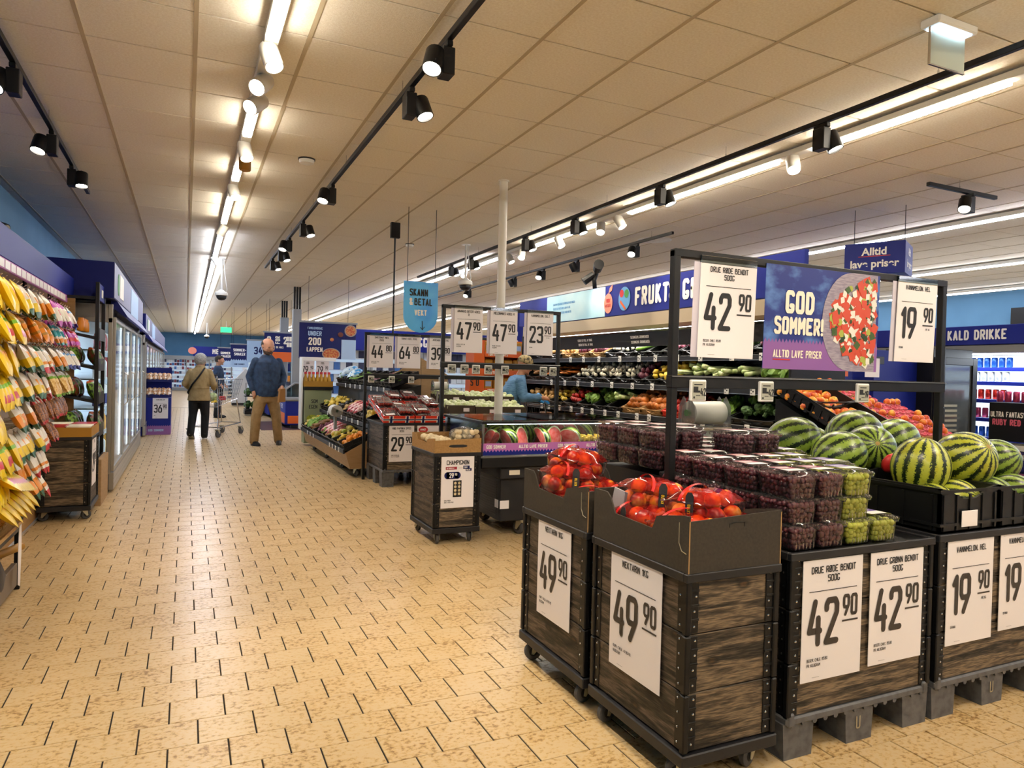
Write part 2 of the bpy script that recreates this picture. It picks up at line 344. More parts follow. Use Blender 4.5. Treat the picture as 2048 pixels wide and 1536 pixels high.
ceil = obj('ceiling', MB().box(X0-.2, Y0, ZC+.03, X1+.2, Y1, ZC+.2), 'ceiling_void', kind='structure')
CX, CY = 1.8184, 3.6355
ctm = mesh('ceiling_tile', MB().cbox(.004, .0055, 0, .596, .5945, .02, .003), 'ceiling_tile'); cc = []
for i in range(int((X0-CX)/.6)-1, int((X1-CX)/.6)+1):
    for j in range(int((Y0-CY)/.6)-1, int((Y1-CY)/.6)+1):
        x, y = CX+.6*i, CY+.6*j; u, v, z = px((x+.3, y+.3, ZC)); s = -100 < u < 2148 and -120 < v < 900 and z > 0
        cc.append((z if s else 99, x, y))
cc.sort(); mb = MB()
for k, (z, x, y) in enumerate(cc):
    if k < 300: obj('ceiling_tile', ctm, None, ceil, loc=(x, y, ZC))
    else: mb.box(x+.004, y+.0055, ZC, x+.596, y+.5945, ZC+.02)
obj('ceiling_tile_field', mb, 'ceiling_tile', ceil, kind='stuff')
for i in range(int((X0-CX)/.6), int((X1-CX)/.6)+1):
    x = CX+.6*i; obj('grid_bar', MB().box(x-.012, Y0, ZC-.003, x+.012, Y1, ZC+.012), 'ceiling_bar', ceil)
for n, q in (('wall_left', (X0-.2, Y0, 0, X0, Y1, ZC)), ('wall_right', (X1, Y0, 0, X1+.2, Y1, ZC)), ('wall_back', (X0, Y1, 0, X1, Y1+.2, ZC)), ('wall_front', (X0, Y0-.2, 0, X1, Y0, ZC))):
    obj(n, MB().box(*q), 'wall_blue' if n != 'wall_front' else 'white_paint', kind='structure')
# round steel column through the produce hall, and two boxed columns far down
p = obj('column', MB().cyl((2.84, 6.43, 0), (2.84, 6.43, ZC), .042, n=20), 'white_paint', kind='structure', smooth=40)
obj('column_collar', MB().cyl((2.84, 6.43, ZC-.012), (2.84, 6.43, ZC), .055, n=20), 'white_paint', p)
for n, (x, y, w, zt) in enumerate([(2.345, 17.2, .19, 2.80), (2.52, 21.0, .22, 2.85)]):
    c = obj('column', MB().cbox(x-w/2, y-w/2, 0, x+w/2, y+w/2, zt, .01), 'grey_paint', kind='structure')
    for dx in (-.06, 0, .06): obj('steel_core', MB().box(x+dx-.02, y-.05, zt, x+dx+.02, y+.05, ZC), 'black_metal', c)

# ---------------------------------------------------------------- strip lights, tracks and spots
def strip(name, label, x, ya, yb, lit, z=ZC-.065, e='lamp_glow', group=None, w=.055):
    t = thing(name, label, 'strip light', (x, ya, z), group=group)
    obj('trunking', MB().cbox(-w*.75, 0, 0, w*.75, yb-ya, .045, .004), 'white_paint', t)
    for a, b in lit: obj('tube', MB().box(-w*.55, a-ya, -.021, w*.55, b-ya, .001), e if a < 10 or e != 'lamp_glow' else 'lamp_far', t)
    k = ya+.6; h = mesh('hanger', MB().cyl((0, 0, .04), (0, 0, ZC-z+.01), .006, n=6), 'zinc')
    while k < yb: obj('hanger', h, None, t, loc=(0, k-ya, 0)); k += 1.8
    return t
S = strip('strip_light', 'white strip light over the main aisle with short lit sections between white spots', .41, -7.5, 44.5, [(-7, 1.2), (1.6, 4.2), (5.5, 6.02), (7.0, 7.5), (8.45, 9.8), (10.7, 13), (13.3, 44)])
S2 = strip('strip_light', 'white strip light beside the black track over the fruit displays', 4.52, -7.5, 42, [(-7, 2.2), (2.65, 4.12), (4.5, 6.68), (7.4, 9.35), (10.4, 26), (26.3, 41)])
strip('strip_light', 'continuous white strip light above the blue cube sign', 8.15, -7.5, 42, [(-7, 3.5), (3.6, 20), (20.3, 41)], e='lamp_side')
strip('strip_light', 'continuous white strip light seen right of the melon price poster', 11.3, -7.5, 42, [(-7, 20), (20.3, 41)], e='lamp_side')
strip('strip_light', 'farthest white strip light near the right blue wall', 14.2, -7.5, 42, [(-7, 20), (20.3, 41)], e='lamp_side')
def spot_lamp(loc, aim, w, col=(1, .86, .68), size=62, blend=.6):
    l = bpy.data.lights.new('lamp', 'SPOT'); l.energy = w; l.color = col; l.spot_size = rad(size); l.spot_blend = blend; l.shadow_soft_size = .04
    o = bpy.data.objects.new('lamp', l); COL.objects.link(o); o.location = loc
    o.rotation_euler = (Vector(aim)-Vector(loc)).to_track_quat('-Z', 'Y').to_euler(); return o
def cyl_head(name, mat, r, ln):
    b = MB(); b.lathe([(r*.92, 0), (r, .01), (r, ln), (r*.9, ln), (r*.8, ln-.03)], n=18); me1 = mesh('lamp_head', b, mat, 35)
    me2 = mesh('lens', MB().lathe([(r*.86, ln-.012), (.0, ln-.010)], n=18), 'spot_glow'); return me1, me2
WH = cyl_head('white', 'white_paint', .055, .15); BH = cyl_head('black', 'black_metal', .055, .13)
bxm = mesh('driver_box', MB().cbox(-.035, -.05, -.15, .035, .05, 0, .004), 'black_metal'); stm = mesh('stem', MB().cyl((0, 0, 0), (0, 0, .07), .014, n=8), 'white_paint')
adm = mesh('adapter', MB().cbox(-.018, -.06, -.03, .018, .06, 0, .004), 'black_metal')
def head(p, me, loc, d):
    q = Vector(d).normalized().to_track_quat('Z', 'Y').to_euler()
    h = obj('lamp_head', me[0], None, p, loc=loc, rot=q); obj('lens', me[1], None, h)
def white_spot(x, y, z, d, label, w=SPOT_W, lit=True):
    t = thing('ceiling_spot', label, 'spotlight', (x, y, z), group='white spots on the strip lights'); obj('stem', stm, None, t, loc=(0, 0, -.05))
    dd = Vector(d).normalized(); head(t, WH, tuple(Vector((0, 0, -.06))-dd*.06), d)
    if lit: L = Vector((x, y, z-.06))+dd*.12; spot_lamp(L, L+dd, w)
WD = [(.25, -.45, -1), (-.5, -.7, -.7), (-.55, -.5, -.6), (.2, -.4, -1), (.2, -.45, -.9), (-.4, .3, -.8), (.5, .3, -.8)]
for i, y in enumerate((4.3, 4.75, 5.12, 6.25, 7.75, 10.0, 12.9)):
    white_spot(.41, y, ZC-.06, WD[i], ['nearest white cylinder spot on the main-aisle strip light', 'white spot turned away, second on the main-aisle strip', 'white spot turned away, third on the main-aisle strip', 'white spot above the yellow tag on the main-aisle strip', 'fifth white spot along the main-aisle strip light', 'sixth small white spot along the main-aisle strip', 'white spot by the hanging dome camera'][i])
for i, y in enumerate((2.4, 4.33, 6.9, 7.3, 8.35, 9.5, 9.95, 11.9)):
    white_spot(4.52, y, ZC-.06, (-.35, -.5, -1) if i % 2 else (.3, -.5, -1), ['white spot at the right picture edge', 'white spot below the nearest black track spot', 'white spot of the pair left of the ceiling grille', 'second white spot of the pair left of the ceiling grille', 'white spot alone between two lit tubes', 'white spot just right of the white column', 'white spot nearest the white column', 'white spot above the blue hanging sign'][i])
tagm = obj('yellow_tag', MB().lathe([(.045, -.06), (.05, -.05), (.05, .05), (.03, .06)], n=14), 'mustard', label='yellow round tag hanging under the main-aisle strip light', cat='tag', loc=(.43, 6.5, ZC-.17), smooth=40)
def track(label, x, ya, yb, spots, z=ZC-.10, lat=False):
    t = thing('light_track', label, 'light track', (x, ya, z), (0, 0, -pi/2 if lat else 0))
    obj('rail', MB().cbox(-.018, 0, -.018, .018, yb-ya, .018, .003), 'black_metal', t); k = .45; h = mesh('hanger', MB().lathe([(.006, .015), (.006, .04), (.0025, .042), (.0025, ZC-z)], n=6), 'chrome')
    while k < yb-ya: obj('hanger', h, None, t, loc=(0, k, 0)); k += 1.81
    return t
TL = track('black light track over the candy wall', -.98, .5, 8.75, 0); TM = track('black light track over the main aisle', 1.27, .5, 13.5, 0)
TR = track('long black light track over the fruit islands', 4.02, .5, 13.1, 0); TS = track('shorter black light track in front of the fruit wall', 5.52, 7.2, 16.9, 0)
TT = track('small crosswise black light track', 6.1, 4.25, 5.25, 0, lat=True)
def track_spot(x, y, d, label, side=1, w=SPOT_W, z=ZC-.12):
    t = thing('track_spot', label, 'spotlight', (x, y, z), group='black spots on the tracks'); obj('adapter', adm, None, t)
    obj('driver_box', bxm, None, t, loc=(.0, .0, -.03)); dd = Vector(d).normalized()
    head(t, BH, tuple(Vector((.075*side, -.02, -.10))-dd*.05), d); L = Vector((x+.075*side, y-.02, z-.10))+dd*.1
    if w: spot_lamp(L, L+dd, w)
for i, (y, d) in enumerate([(5.2, (-.25, -.5, -1)), (6.55, (-.2, -.35, -1)), (7.6, (.05, -.2, -1))]): track_spot(-.98, y, d, ['nearest black spot over the candy wall', 'second black spot over the candy wall', 'black spot at the end of the candy wall track'][i], -1 if i < 2 else 1)
for i, (y, s) in enumerate([(3.7, -1), (4.4, 1), (7.05, -1), (8.95, 1), (10.2, -1), (11.2, 1), (12.3, 1)]): track_spot(1.27, y, ((-.3 if s < 0 else .25), -.35, -1), f"{['nearest', 'second', 'third', 'fourth', 'fifth', 'sixth', 'seventh'][i]} black spot along the main-aisle track", s)
for i, y in enumerate((3.6, 5.45, 7.05, 8.35, 10.3, 11.2)): track_spot(4.02, y, (.2, -.35, -1), f"{['nearest', 'second', 'third', 'fourth', 'fifth', 'sixth'][i]} black spot along the fruit island track", 1)
for i, y in enumerate((8.0, 9.6, 10.75, 11.9, 14.2)): track_spot(5.52, y, (-.5, -.5, -.8) if i % 2 == 0 else (.5, 0, -.8), f"{['nearest', 'second', 'third', 'fourth', 'fifth'][i]} black spot on the shorter fruit wall track", -1)
track_spot(6.68, 4.25, (-.5, -.25, -.8), 'black spot on the small crosswise track', -1)
track_spot(1.27, .75, (.35, .8, -.9), 'added unseen black spot at the near end of the main-aisle track', 1, 55)  # this and the next two: out-of-view spots added to brighten the posters
track_spot(4.02, .75, (-.3, .8, -.9), 'added unseen black spot at the near end of the fruit island track', -1, 55)
track_spot(1.27, 1.6, (.15, .6, -1), 'added unseen black spot on the main-aisle track above the camera', -1, 45)
# small things on the ceiling
for (x, y, r, l) in ((.97, 6.68, .07, 'white smoke detector beside the main-aisle strip light'), (3.03, 10.32, .06, 'small white smoke detector far behind the white column')):
    t = thing('smoke_detector', l, 'smoke detector', (x, y, ZC)); obj('base', MB().lathe([(r*1.1, -.012), (r*1.1, 0)], n=18), 'dark_plastic', t); obj('cover', MB().lathe([(r*.5, -.05), (r*.9, -.04), (r, -.012)], n=18), 'white_plastic', t, smooth=40)
def dome(x, y, zc, drop, label):
    t = thing('dome_camera', label, 'camera', (x, y, zc)); obj('mount', MB().cyl((0, 0, -.01), (0, 0, 0), .07, n=14).cyl((0, 0, -drop), (0, 0, 0), .018, n=8), 'white_plastic', t)
    obj('cable', MB().tube([(.03, 0, 0), (.05, 0, -drop*.5), (.09, 0, -drop), (.05, 0, -drop-.08)], .006), 'white_plastic', t)
    obj('housing', MB().lathe([(.03, -drop), (.06, -drop-.03), (.105, -drop-.05), (.11, -drop-.1), (.09, -drop-.11)], n=18), 'white_plastic', t, smooth=45)
    obj('dome', MB().lathe([(.09, -drop-.11), (.08, -drop-.15), (.05, -drop-.18), (0, -drop-.19)], n=18), 'dark_plastic', t, smooth=True)
dome(.55, 13.6, ZC, .55, 'white dome camera hanging from a rod over the aisle'); dome(.80, 34, ZC, .5, 'tiny white dome camera at the far end of the aisle')
dome(3.78, 9.9, ZC, .50, 'white dome camera above the melon price frame')
t = thing('exit_sign', 'clear exit sign panel under a glowing white ceiling box', 'exit sign', (3.66, 2.46, ZC), (0, 0, rad(0)))
obj('housing', MB().cbox(-.16, -.055, -.045, .16, .055, .0, .008), 'white_plastic', t); obj('glow_panel', MB().cbox(-.13, -.04, -.052, .13, .04, -.045, .002), 'exit_glow', t)
obj('sign_panel', MB().cbox(-.15, -.004, -.24, .13, .004, -.05, .002), M('exit_panel', '#b9c2b4', .3), t); obj('edge_strip', MB().cbox(-.158, -.006, -.24, -.15, .006, -.05, .001).cbox(-.158, -.006, -.247, .13, .006, -.24, .001), 'chrome', t)
g = thing('ceiling_grille', 'round white ceiling air grille behind the shorter black track', 'air grille', (5.9, 8.1, ZC))
for k, r in enumerate((.24, .18, .12, .06)): obj('ring', MB().lathe([(r, -.006-.004*k), (r-.03, -.012-.004*k), (r-.045, -.004)], n=24), 'white_plastic', g)
t = thing('exit_sign', 'small green exit sign hanging at the far end of the aisle', 'exit sign', (1.5, 32, 2.95)); obj('sign_panel', MB().cbox(-.22, -.02, -.1, .22, .02, .12, .005), 'exit_green', t); obj('hanger', MB().cyl((0, 0, .1), (0, 0, ZC-2.95), .01), 'white_paint', t)
# ---------------------------------------------------------------- posters and shelf labels
def poster(label, O, face, title, big, cents, w=.30, h=.43, foot=('BEGER, CHILE, 85.80', 'PR. KILOGRAM'), sub=None, group=None, sleeve=False, tilt=0., ink='ink'):
    """O = top left corner in the world"""
    U, V, N = face; o = thing('price_poster', label, 'price sign', O, group=group)
    rz = {'FRONT': 0, 'WEST': -pi/2, 'EAST': pi/2}[{id(FRONT): 'FRONT', id(WEST): 'WEST', id(EAST): 'EAST'}[id(face)]]
    o.rotation_euler = (tilt, 0, rz)
    b = MB().cbox(0, -.002, -h, w, .001, 0, .0008)
    obj('paper', b, 'paper', o)
    if sleeve: obj('paper_sleeve', MB().cbox(-.03, .006, -h, w-.03, .009, -.008, .001), 'paper_sleeve', o); obj('clip_strip', MB().cbox(.0, -.004, -.012, w, .008, .022, .002), 'glass_dark', o)
    A = ((0, -.0035, 0), FRONT[0], FRONT[1]); fs = .058*h if len(title) > 1 or len(title[0]) > 9 else .068*h
    for i, s in enumerate(title): t = MB(); letters(t, s, (w/2, -.0035, -.135*h-(i-.3)*fs*1.3), *A[1:], fs, .66, .15, .06, 'c', fit=w*.80); obj('title_lettering', t, 'ink', o)
    obj('rule_line', rect(MB(), *A, .10*w, -.262*h, .90*w, -.256*h), 'ink', o)
    obj('price_lettering', letters(MB(), big, (.08*w, -.0035, -.715*h), *A[1:], .395*h, .5, .135, .05, 'l', n=10, fit=.56*w), ink, o)
    t = MB(); letters(t, cents, (.92*w, -.0035, -.50*h), *A[1:], .185*h, .5, .15, .05, 'r', n=8, fit=.26*w); rect(t, *A, .66*w, -.545*h, .93*w, -.53*h); obj('cents_lettering', t, ink, o)
    if sub: obj('unit_lettering', letters(MB(), sub, (.80*w, -.0035, -.60*h), *A[1:], .026*h, .6, .16, .06, 'c'), 'ink', o)
    if foot:
        t = MB()
        for i, s in enumerate(foot): letters(t, s, (.09*w, -.0035, -.835*h-i*.042*h), *A[1:], .026*h, .62, .14, .06, 'l', n=4)
        rect(t, *A, .18*w, -.967*h, .30*w, -.965*h); obj('small_print', t, 'ink', o, kind='stuff')
    return o
esl_f = mesh('label_frame', MB().cbox(-.03, -.006, -.033, .03, .006, .033, .003), 'white_plastic'); esl_s = mesh('screen', MB().cbox(-.025, -.0075, -.027, .025, -.005, .027, .001), M('eink', '#a9a99a', .5))
def esl(loc, num, label, group, rz=0, s=1.):
    o = thing('shelf_label', label, 'price label', loc, (0, 0, rz), group=group); o.scale = (s,)*3
    obj('label_frame', esl_f, None, o); obj('screen', esl_s, None, o); t = MB(); A = ((0, -.008, 0), FRONT[0], FRONT[1])
    rect(t, *A, -.022, .012, -.004, .0); rect(t, *A, -.022, .0, .004, -.006); rect(t, *A, -.02, .02, .012, .017); rect(t, *A, -.022, -.018, -.016, -.024)
    rect(t, *A, -.012, -.014, .004, -.016); letters(t, num, (.004, -.008, -.016), *A[1:], .024, .45, .16, .06); obj('lettering', t, 'ink', o); return o
tag_mb = MB().cbox(-.022, -.003, -.026, .022, .003, .026, .002); tt = [((0, -.0042, 0), FRONT[0], FRONT[1])]
rect(tag_mb, *tt[0], -.016, .004, -.002, .012, 1); rect(tag_mb, *tt[0], .002, -.006, .014, .004, 1); rect(tag_mb, *tt[0], -.014, -.016, .0, -.012, 1); tagmesh = mesh('price_tag', tag_mb, ['white_plastic', 'ink'])
def price_tag(loc, rz, label, group, s=1.): return obj('price_tag', tagmesh, None, label=label, cat='price label', group=group, loc=loc, rot=(0, 0, rz), scale=s)

# ---------------------------------------------------------------- wooden collar bins
wheel_m = mesh('wheel', MB().lathe([(.012, -.013), (.034, -.014), (.042, -.009), (.042, .009), (.034, .014), (.012, .013)], n=20, ax='x'), 'rubber', 40)
hub_m = mesh('hub', MB().lathe([(.0, -.017), (.014, -.016), (.022, -.0145), (.022, .0145), (.014, .016), (0, .017)], n=12, ax='x'), 'dark_rubber', 40)
fork_b = MB().cbox(-.03, -.03, .088, .03, .03, .096, .002).cyl((0, -.01, .078), (0, -.01, .09), .018, n=10)
for sx in (-1, 1): fork_b.prism([(-.028, .085), (.022, .085), (.03, .035), (.018, .03)], (sx*.02, 0, 0), (0, 1, 0), (0, 0, 1), (sx*.003, 0, 0))
fork_m = mesh('caster', fork_b, 'zinc')
def caster(p, x, y, rz, s=1.):
    c = obj('caster', fork_m, None, p, loc=(x, y, 0), rot=(0, 0, rz), scale=s); obj('wheel', wheel_m, None, c, loc=(0, .018, .043)); obj('hub', hub_m, None, c, loc=(0, .018, .043)); return c
def bin_(name, label, x0, y0, x1, y1, z0=.10, zr=.745, n=3, base='dolly', group=None, rot=(10, 70, -30, 100)):
    w, d = x1-x0, y1-y0; t = thing(name, label, 'display bin', (x0, y0, 0), group=group); hh = (zr-z0-.045)/n; zb = z0+.035
    pl = {}; T = .018
    for k in range(n):
        a, b = zb+k*hh+.0015, zb+(k+1)*hh-.0015
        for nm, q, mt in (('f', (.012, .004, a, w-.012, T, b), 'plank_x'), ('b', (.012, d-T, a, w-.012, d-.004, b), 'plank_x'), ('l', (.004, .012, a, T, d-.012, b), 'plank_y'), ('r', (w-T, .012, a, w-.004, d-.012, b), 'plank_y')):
            obj('plank', MB().cbox(*q, .002), mt, t)
        for cx_, cy_ in ((0, 0), (1, 0), (0, 1), (1, 1)):
            X, Y = cx_*w, cy_*d; sx, sy = (1, -1)[cx_], (1, -1)[cy_]; b_ = MB()
            b_.cbox(min(X, X+sx*.05), min(Y, Y+sy*.004), a+.004, max(X, X+sx*.05), max(Y, Y+sy*.004), b-.004, .0015); b_.cbox(min(X, X+sx*.004), min(Y, Y+sy*.05), a+.004, max(X, X+sx*.004), max(Y, Y+sy*.05), b-.004, .0015)
            b_.cbox(min(X-sx*.008, X+sx*.016), min(Y-sy*.008, Y+sy*.016), a, max(X-sx*.008, X+sx*.016), max(Y-sy*.008, Y+sy*.016), b, .004)
            for q in (.25, .5, .75): zz = a+(b-a)*q; b_.cbox(min(X, X+sx*.05), min(Y-sy*.003, Y+sy*.002), zz-.004, max(X, X+sx*.05), max(Y-sy*.003, Y+sy*.002), zz+.004, .001)
            obj('hinge_plate', b_, 'black_metal', t)
    rv = MB()
    for k in range(n):
        for q in (.14, .40, .65, .90):
            z = zb+(k+q)*hh
            for X, s in ((.034, 1), (w-.034, 1)): rv.ball((X+.006*((q > .5)-.5), -.001, z), (.0045, .003, .0045), 6, 4); rv.ball((X, d+.001, z), (.0045, .003, .0045), 6, 4)
            for Y in (.034, d-.034): rv.ball((-.001, Y, z), (.003, .0045, .0045), 6, 4); rv.ball((w+.001, Y, z), (.003, .0045, .0045), 6, 4)
    obj('rivets', rv, 'chrome', t, kind='stuff')
    r = MB(); e = .012
    for q in ((-e, -e, w+e, .008), (-e, d-.008, w+e, d+e), (-e, .008, .008, d-.008), (w-.008, .008, w+e, d-.008)): r.cbox(q[0], q[1], zr-.03, q[2], q[3], zr, .003)
    obj('rim', r, 'dark_plastic', t); obj('inner_floor', MB().box(.02, .02, zr-.02, w-.02, d-.02, zr-.008), 'black_plastic', t)
    if base == 'dolly':
        obj('dolly', MB().cbox(-.012, -.012, z0-.012, w+.012, d+.012, z0+.032, .004), 'dark_plastic', t)
        for (cx_, cy_), a in zip(((.05, .06), (w-.05, .06), (.05, d-.06), (w-.05, d-.06)), rot): caster(t, cx_, cy_, rad(a))
    else:
        pb = MB().cbox(-.005, -.005, z0+.004, w+.005, d+.005, z0+.034, .006)
        for i in range(int(w/.055)): pb.cyl((.03+i*.055, -.004, z0+.006), (.03+i*.055, .012, z0+.006), .012, n=6)
        for cx_ in (0, w-.035): pb.cbox(cx_-.0, -.008, z0, cx_+.035, .02, z0+.05, .006)
        obj('pallet_deck', pb, 'grey_plastic', t); k = 0
        for fx in (.065, w/2, w-.065):
            for fy in (.07, d/2, d-.07):
                obj('pallet_foot', MB().prism([(-.07, 0), (.07, 0), (.078, z0+.01), (-.078, z0+.01)], (fx, fy-.065, 0), (1, 0, 0), (0, 0, 1), (0, .13, 0)), 'grey_plastic', t)
        u = MB(); letters(u, 'U', (w/2-.02, -.0015+.004, .05), (1, 0, 0), (0, 0, 1), .05, .6, .12); obj('arrow_mark', u, 'zinc', t)
    return t
# ---------------------------------------------------------------- near fruit island: bins, trays, posters
B0 = bin_('wooden_bin', 'dark wooden bin on wheels, the nectarine bin farther from the camera', 1.535, 2.52, 1.935, 3.115, rot=(100, 20, 80, 30))
B1 = bin_('wooden_bin', 'dark wooden bin on wheels, nearest nectarine bin', 1.535, 1.87, 1.935, 2.455, rot=(60, 110, 100, 30))
BG = bin_('wooden_bin', 'wide dark wooden bin on grey pallet under the grape boxes', 2.02, 1.885, 2.80, 3.30, z0=.125, zr=.77, base='pallet')
BM = bin_('wooden_bin', 'wide dark wooden bin on grey pallet under the watermelon crates', 2.85, 1.885, 3.65, 3.30, z0=.125, zr=.775, base='pallet')
BM2 = bin_('wooden_bin', 'dark wooden bin at the right picture edge behind the melons', 3.70, 1.885, 4.40, 3.10, z0=.125, zr=.775, base='pallet')
poster('nectarine price poster reading 49 90 on the nearest wooden bin', (1.531, 2.325, .722), WEST, ['NEKTARIN 1KG'], '49', '90', w=.325, h=.445, foot=('KURV, ITALIA, 49.90 PR.', 'KILOGRAM'), ink='ink_brown')
poster('nectarine price poster reading 49 90 on the farther nectarine bin', (1.531, 2.955, .722), WEST, ['NEKTARIN 1KG'], '49', '90', w=.31, h=.445, foot=('KURV, ITALIA, 49.90 PR.', 'KILOGRAM'), ink='ink_brown')
poster('price poster for red grapes on the wide grape bin', (2.075, 1.881, .735), FRONT, ['DRUE R\u00d8DE BENDIT', '500G'], '42', '90', w=.315, h=.455, ink='ink_brown')
poster('price poster for green grapes on the wide grape bin', (2.435, 1.881, .735), FRONT, ['DRUE GR\u00d8NN BENDIT', '500G'], '42', '90', w=.31, h=.445, ink='ink_brown')
poster('whole melon price poster reading 19 90 on the melon bin, nearer the grapes', (2.90, 1.881, .742), FRONT, ['VANNMELON, HEL'], '19', '90', w=.31, h=.44, foot=('SPANIA',), sub='PR. KG', ink='ink_brown')
poster('whole melon price poster cut off by the right picture edge', (3.26, 1.881, .75), FRONT, ['VANNMELON, HEL'], '19', '90', w=.31, h=.43, foot=('SPANIA',), sub='PR. KG', ink='ink_brown')
def tray(name, label, x0, y0, x1, y1, z, h, mat, cut, th=.006, lip=True, matin='cardboard_in'):
    w, d = x1-x0, y1-y0; t = thing(name, label, 'cardboard box', (x0, y0, z))
    obj('bottom', MB().box(.004, .004, 0, w-.004, d-.004, .006), mat, t)
    side = [(0, 0), (d, 0), (d, h), (.84*d, h), (.80*d, h-.25*cut), (.74*d, h-cut), (.34*d, h-cut*1.1), (.30*d, h-cut*.45), (.22*d, h-cut*.3), (.05*d, h-.004), (0, h-.002)] if cut else [(0, 0), (d, 0), (d, h), (0, h)]
    for X in (0, w-th): obj('side_panel', MB().prism(side, (X, 0, 0), (0, 1, 0), (0, 0, 1), (th, 0, 0)), mat, t)
    fr = [(th, 0), (w-th, 0), (w-th, h-.004), (w*.5, h-.012 if cut else h), (th, h-.02 if cut else h)]
    obj('front_panel', MB().prism(fr, (0, 0, 0), (1, 0, 0), (0, 0, 1), (0, th, 0)), mat, t); obj('back_panel', MB().prism([(th, 0), (w-th, 0), (w-th, h), (th, h)], (0, d-th, 0), (1, 0, 0), (0, 0, 1), (0, th, 0)), mat, t)
    if lip:
        obj('fold_edge', MB().box(.001, -.0012, .0, .005, .0005, h-.02).box(w-.005, -.0012, 0, w-.001, .0005, h-.01), matin, t)
        obj('hand_slot', MB().tube([(w*.42, -.001, h-.05), (w*.42, -.001, h-.036), (w*.44, -.001, h-.034), (w*.56, -.001, h-.034), (w*.58, -.001, h-.036), (w*.58, -.001, h-.05)], .0012, 4), 'ink', t)
        c = MB().tube([(-.001, .05, h-.03), (-.001, .05, h-.10), (-.001, .035, h-.125), (-.001, .01, h-.13)], .0015, 4); obj('side_slot', c, 'zinc', t)
    return t
tray('cardboard_tray', 'dark brown cardboard tray of nectarines on the nearest wooden bin', 1.528, 1.862, 1.942, 2.462, .746, .195, 'cardboard_dark', .075)
tray('cardboard_tray', 'dark brown cardboard tray of nectarines on the farther bin', 1.528, 2.512, 1.942, 3.12, .746, .19, 'cardboard_dark', .075)
# nectarines in red film baskets
def fruit_mat(name, a, b, c, lo=.38, hi=.62, sc=9, rough=.32):
    m = M(name, a, rough, coat=.15); nt = m.node_tree; bs = nt.nodes['Principled BSDF']; L = nt.links.new
    tc = nd(nt, 'ShaderNodeTexCoord'); oi = nd(nt, 'ShaderNodeObjectInfo'); vm = nd(nt, 'ShaderNodeVectorMath', operation='MULTIPLY_ADD'); vm.inputs[1].default_value = (1, 1, 1)
    vs = nd(nt, 'ShaderNodeVectorMath', operation='SCALE'); vs.inputs[0].default_value = (13, 7, 5); L(oi.outputs['Random'], vs.inputs['Scale']); L(tc.outputs['Object'], vm.inputs[0]); L(vs.outputs[0], vm.inputs[2])
    n = nd(nt, 'ShaderNodeTexNoise'); n.inputs['Scale'].default_value = sc; n.inputs['Detail'].default_value = 3; L(vm.outputs[0], n.inputs['Vector'])
    r = ramp(nt, [(lo, a), ((lo+hi)/2, b), (hi, c)]); L(n.outputs[0], r.inputs[0]); L(r.outputs[0], bs.inputs['Base Color']); return m
fruit_mat('nectarine_skin', '#8a141a', '#c8301c', '#f5a52a', .38, .60, 13); fruit_mat('apple_skin', '#b32a1c', '#dd6a26', '#edb03c', .36, .62, 14)
nect_b = MB().ball((0, 0, 0), (.034, .034, .032), 14, 9); nect_m = mesh('nectarine', nect_b, 'nectarine_skin', True)
def punnet(w, d, h, r=.02, tp=.012):
    b = MB(); n = 4; rings = []
    def ring(z, k):
        P = []
        for cx_, cy_, a0 in ((w/2-k-r, d/2-k-r, 0), (-(w/2-k-r), d/2-k-r, 90), (-(w/2-k-r), -(d/2-k-r), 180), (w/2-k-r, -(d/2-k-r), 270)):
            for i in range(n): a = rad(a0+90*i/(n-1)); P.append((cx_+r*cos(a), cy_+r*sin(a), z))
        return P
    for z, k in ((0, tp+.004), (.006, tp), (h-.008, .003), (h-.006, -.004), (h, -.004)): rings += ring(z, k)
    N = 4*n; fs = [(j*N+i, j*N+(i+1) % N, (j+1)*N+(i+1) % N, (j+1)*N+i) for j in range(4) for i in range(N)]+[tuple(range(N))[::-1]]
    return b.add(rings, fs)
bask_m = mesh('punnet', punnet(.19, .26, .085), 'clamshell')
film_b = MB(); gx, gy = 7, 9; pts = []
for j in range(gy):
    for i in range(gx):
        u, v = i/(gx-1)*2-1, j/(gy-1)*2-1; pts.append((u*.094, v*.129, .083+.04*(1-u**4)*(1-v**4)+.006*sin(7*u+3*v)))
film_b.add(pts, [(j*gx+i, j*gx+i+1, (j+1)*gx+i+1, (j+1)*gx+i) for j in range(gy-1) for i in range(gx-1)]); film_m = mesh('film', film_b, 'film_red', True)
rib_b = MB()
for s in (1,):
    P = [(.095*cos(pi*k/10), s*.035*(1-.5*sin(pi*k/10))+.01, .085+.055*sin(pi*k/10)) for k in range(11)]
    vs = []; 
    for p_ in P: vs += [(p_[0], p_[1]-.006, p_[2]), (p_[0], p_[1]+.006, p_[2]+.002)]
    rib_b.add(vs, [(2*k, 2*k+1, 2*k+3, 2*k+2) for k in range(10)])
rib_m = mesh('handle', rib_b, M('ribbon_red', '#d8201f', .35, spec=.6), True)
ktag_b = MB(); ktag_b.prism([(-.017, 0), (.017, 0), (.017, .075), (.008, .09), (-.008, .09), (-.017, .075)], (0, 0, 0), (1, 0, 0), (0, 0, 1), (0, -.002, 0), 0); letters(ktag_b, 'KITTO', (.006, -.0026, .012), (0, 0, 1), (-1, 0, 0), .013, .6, .18, .08, 'l', m=1, fit=.056); ktag_m = mesh('brand_tag', ktag_b, ['ink', 'yellow'])
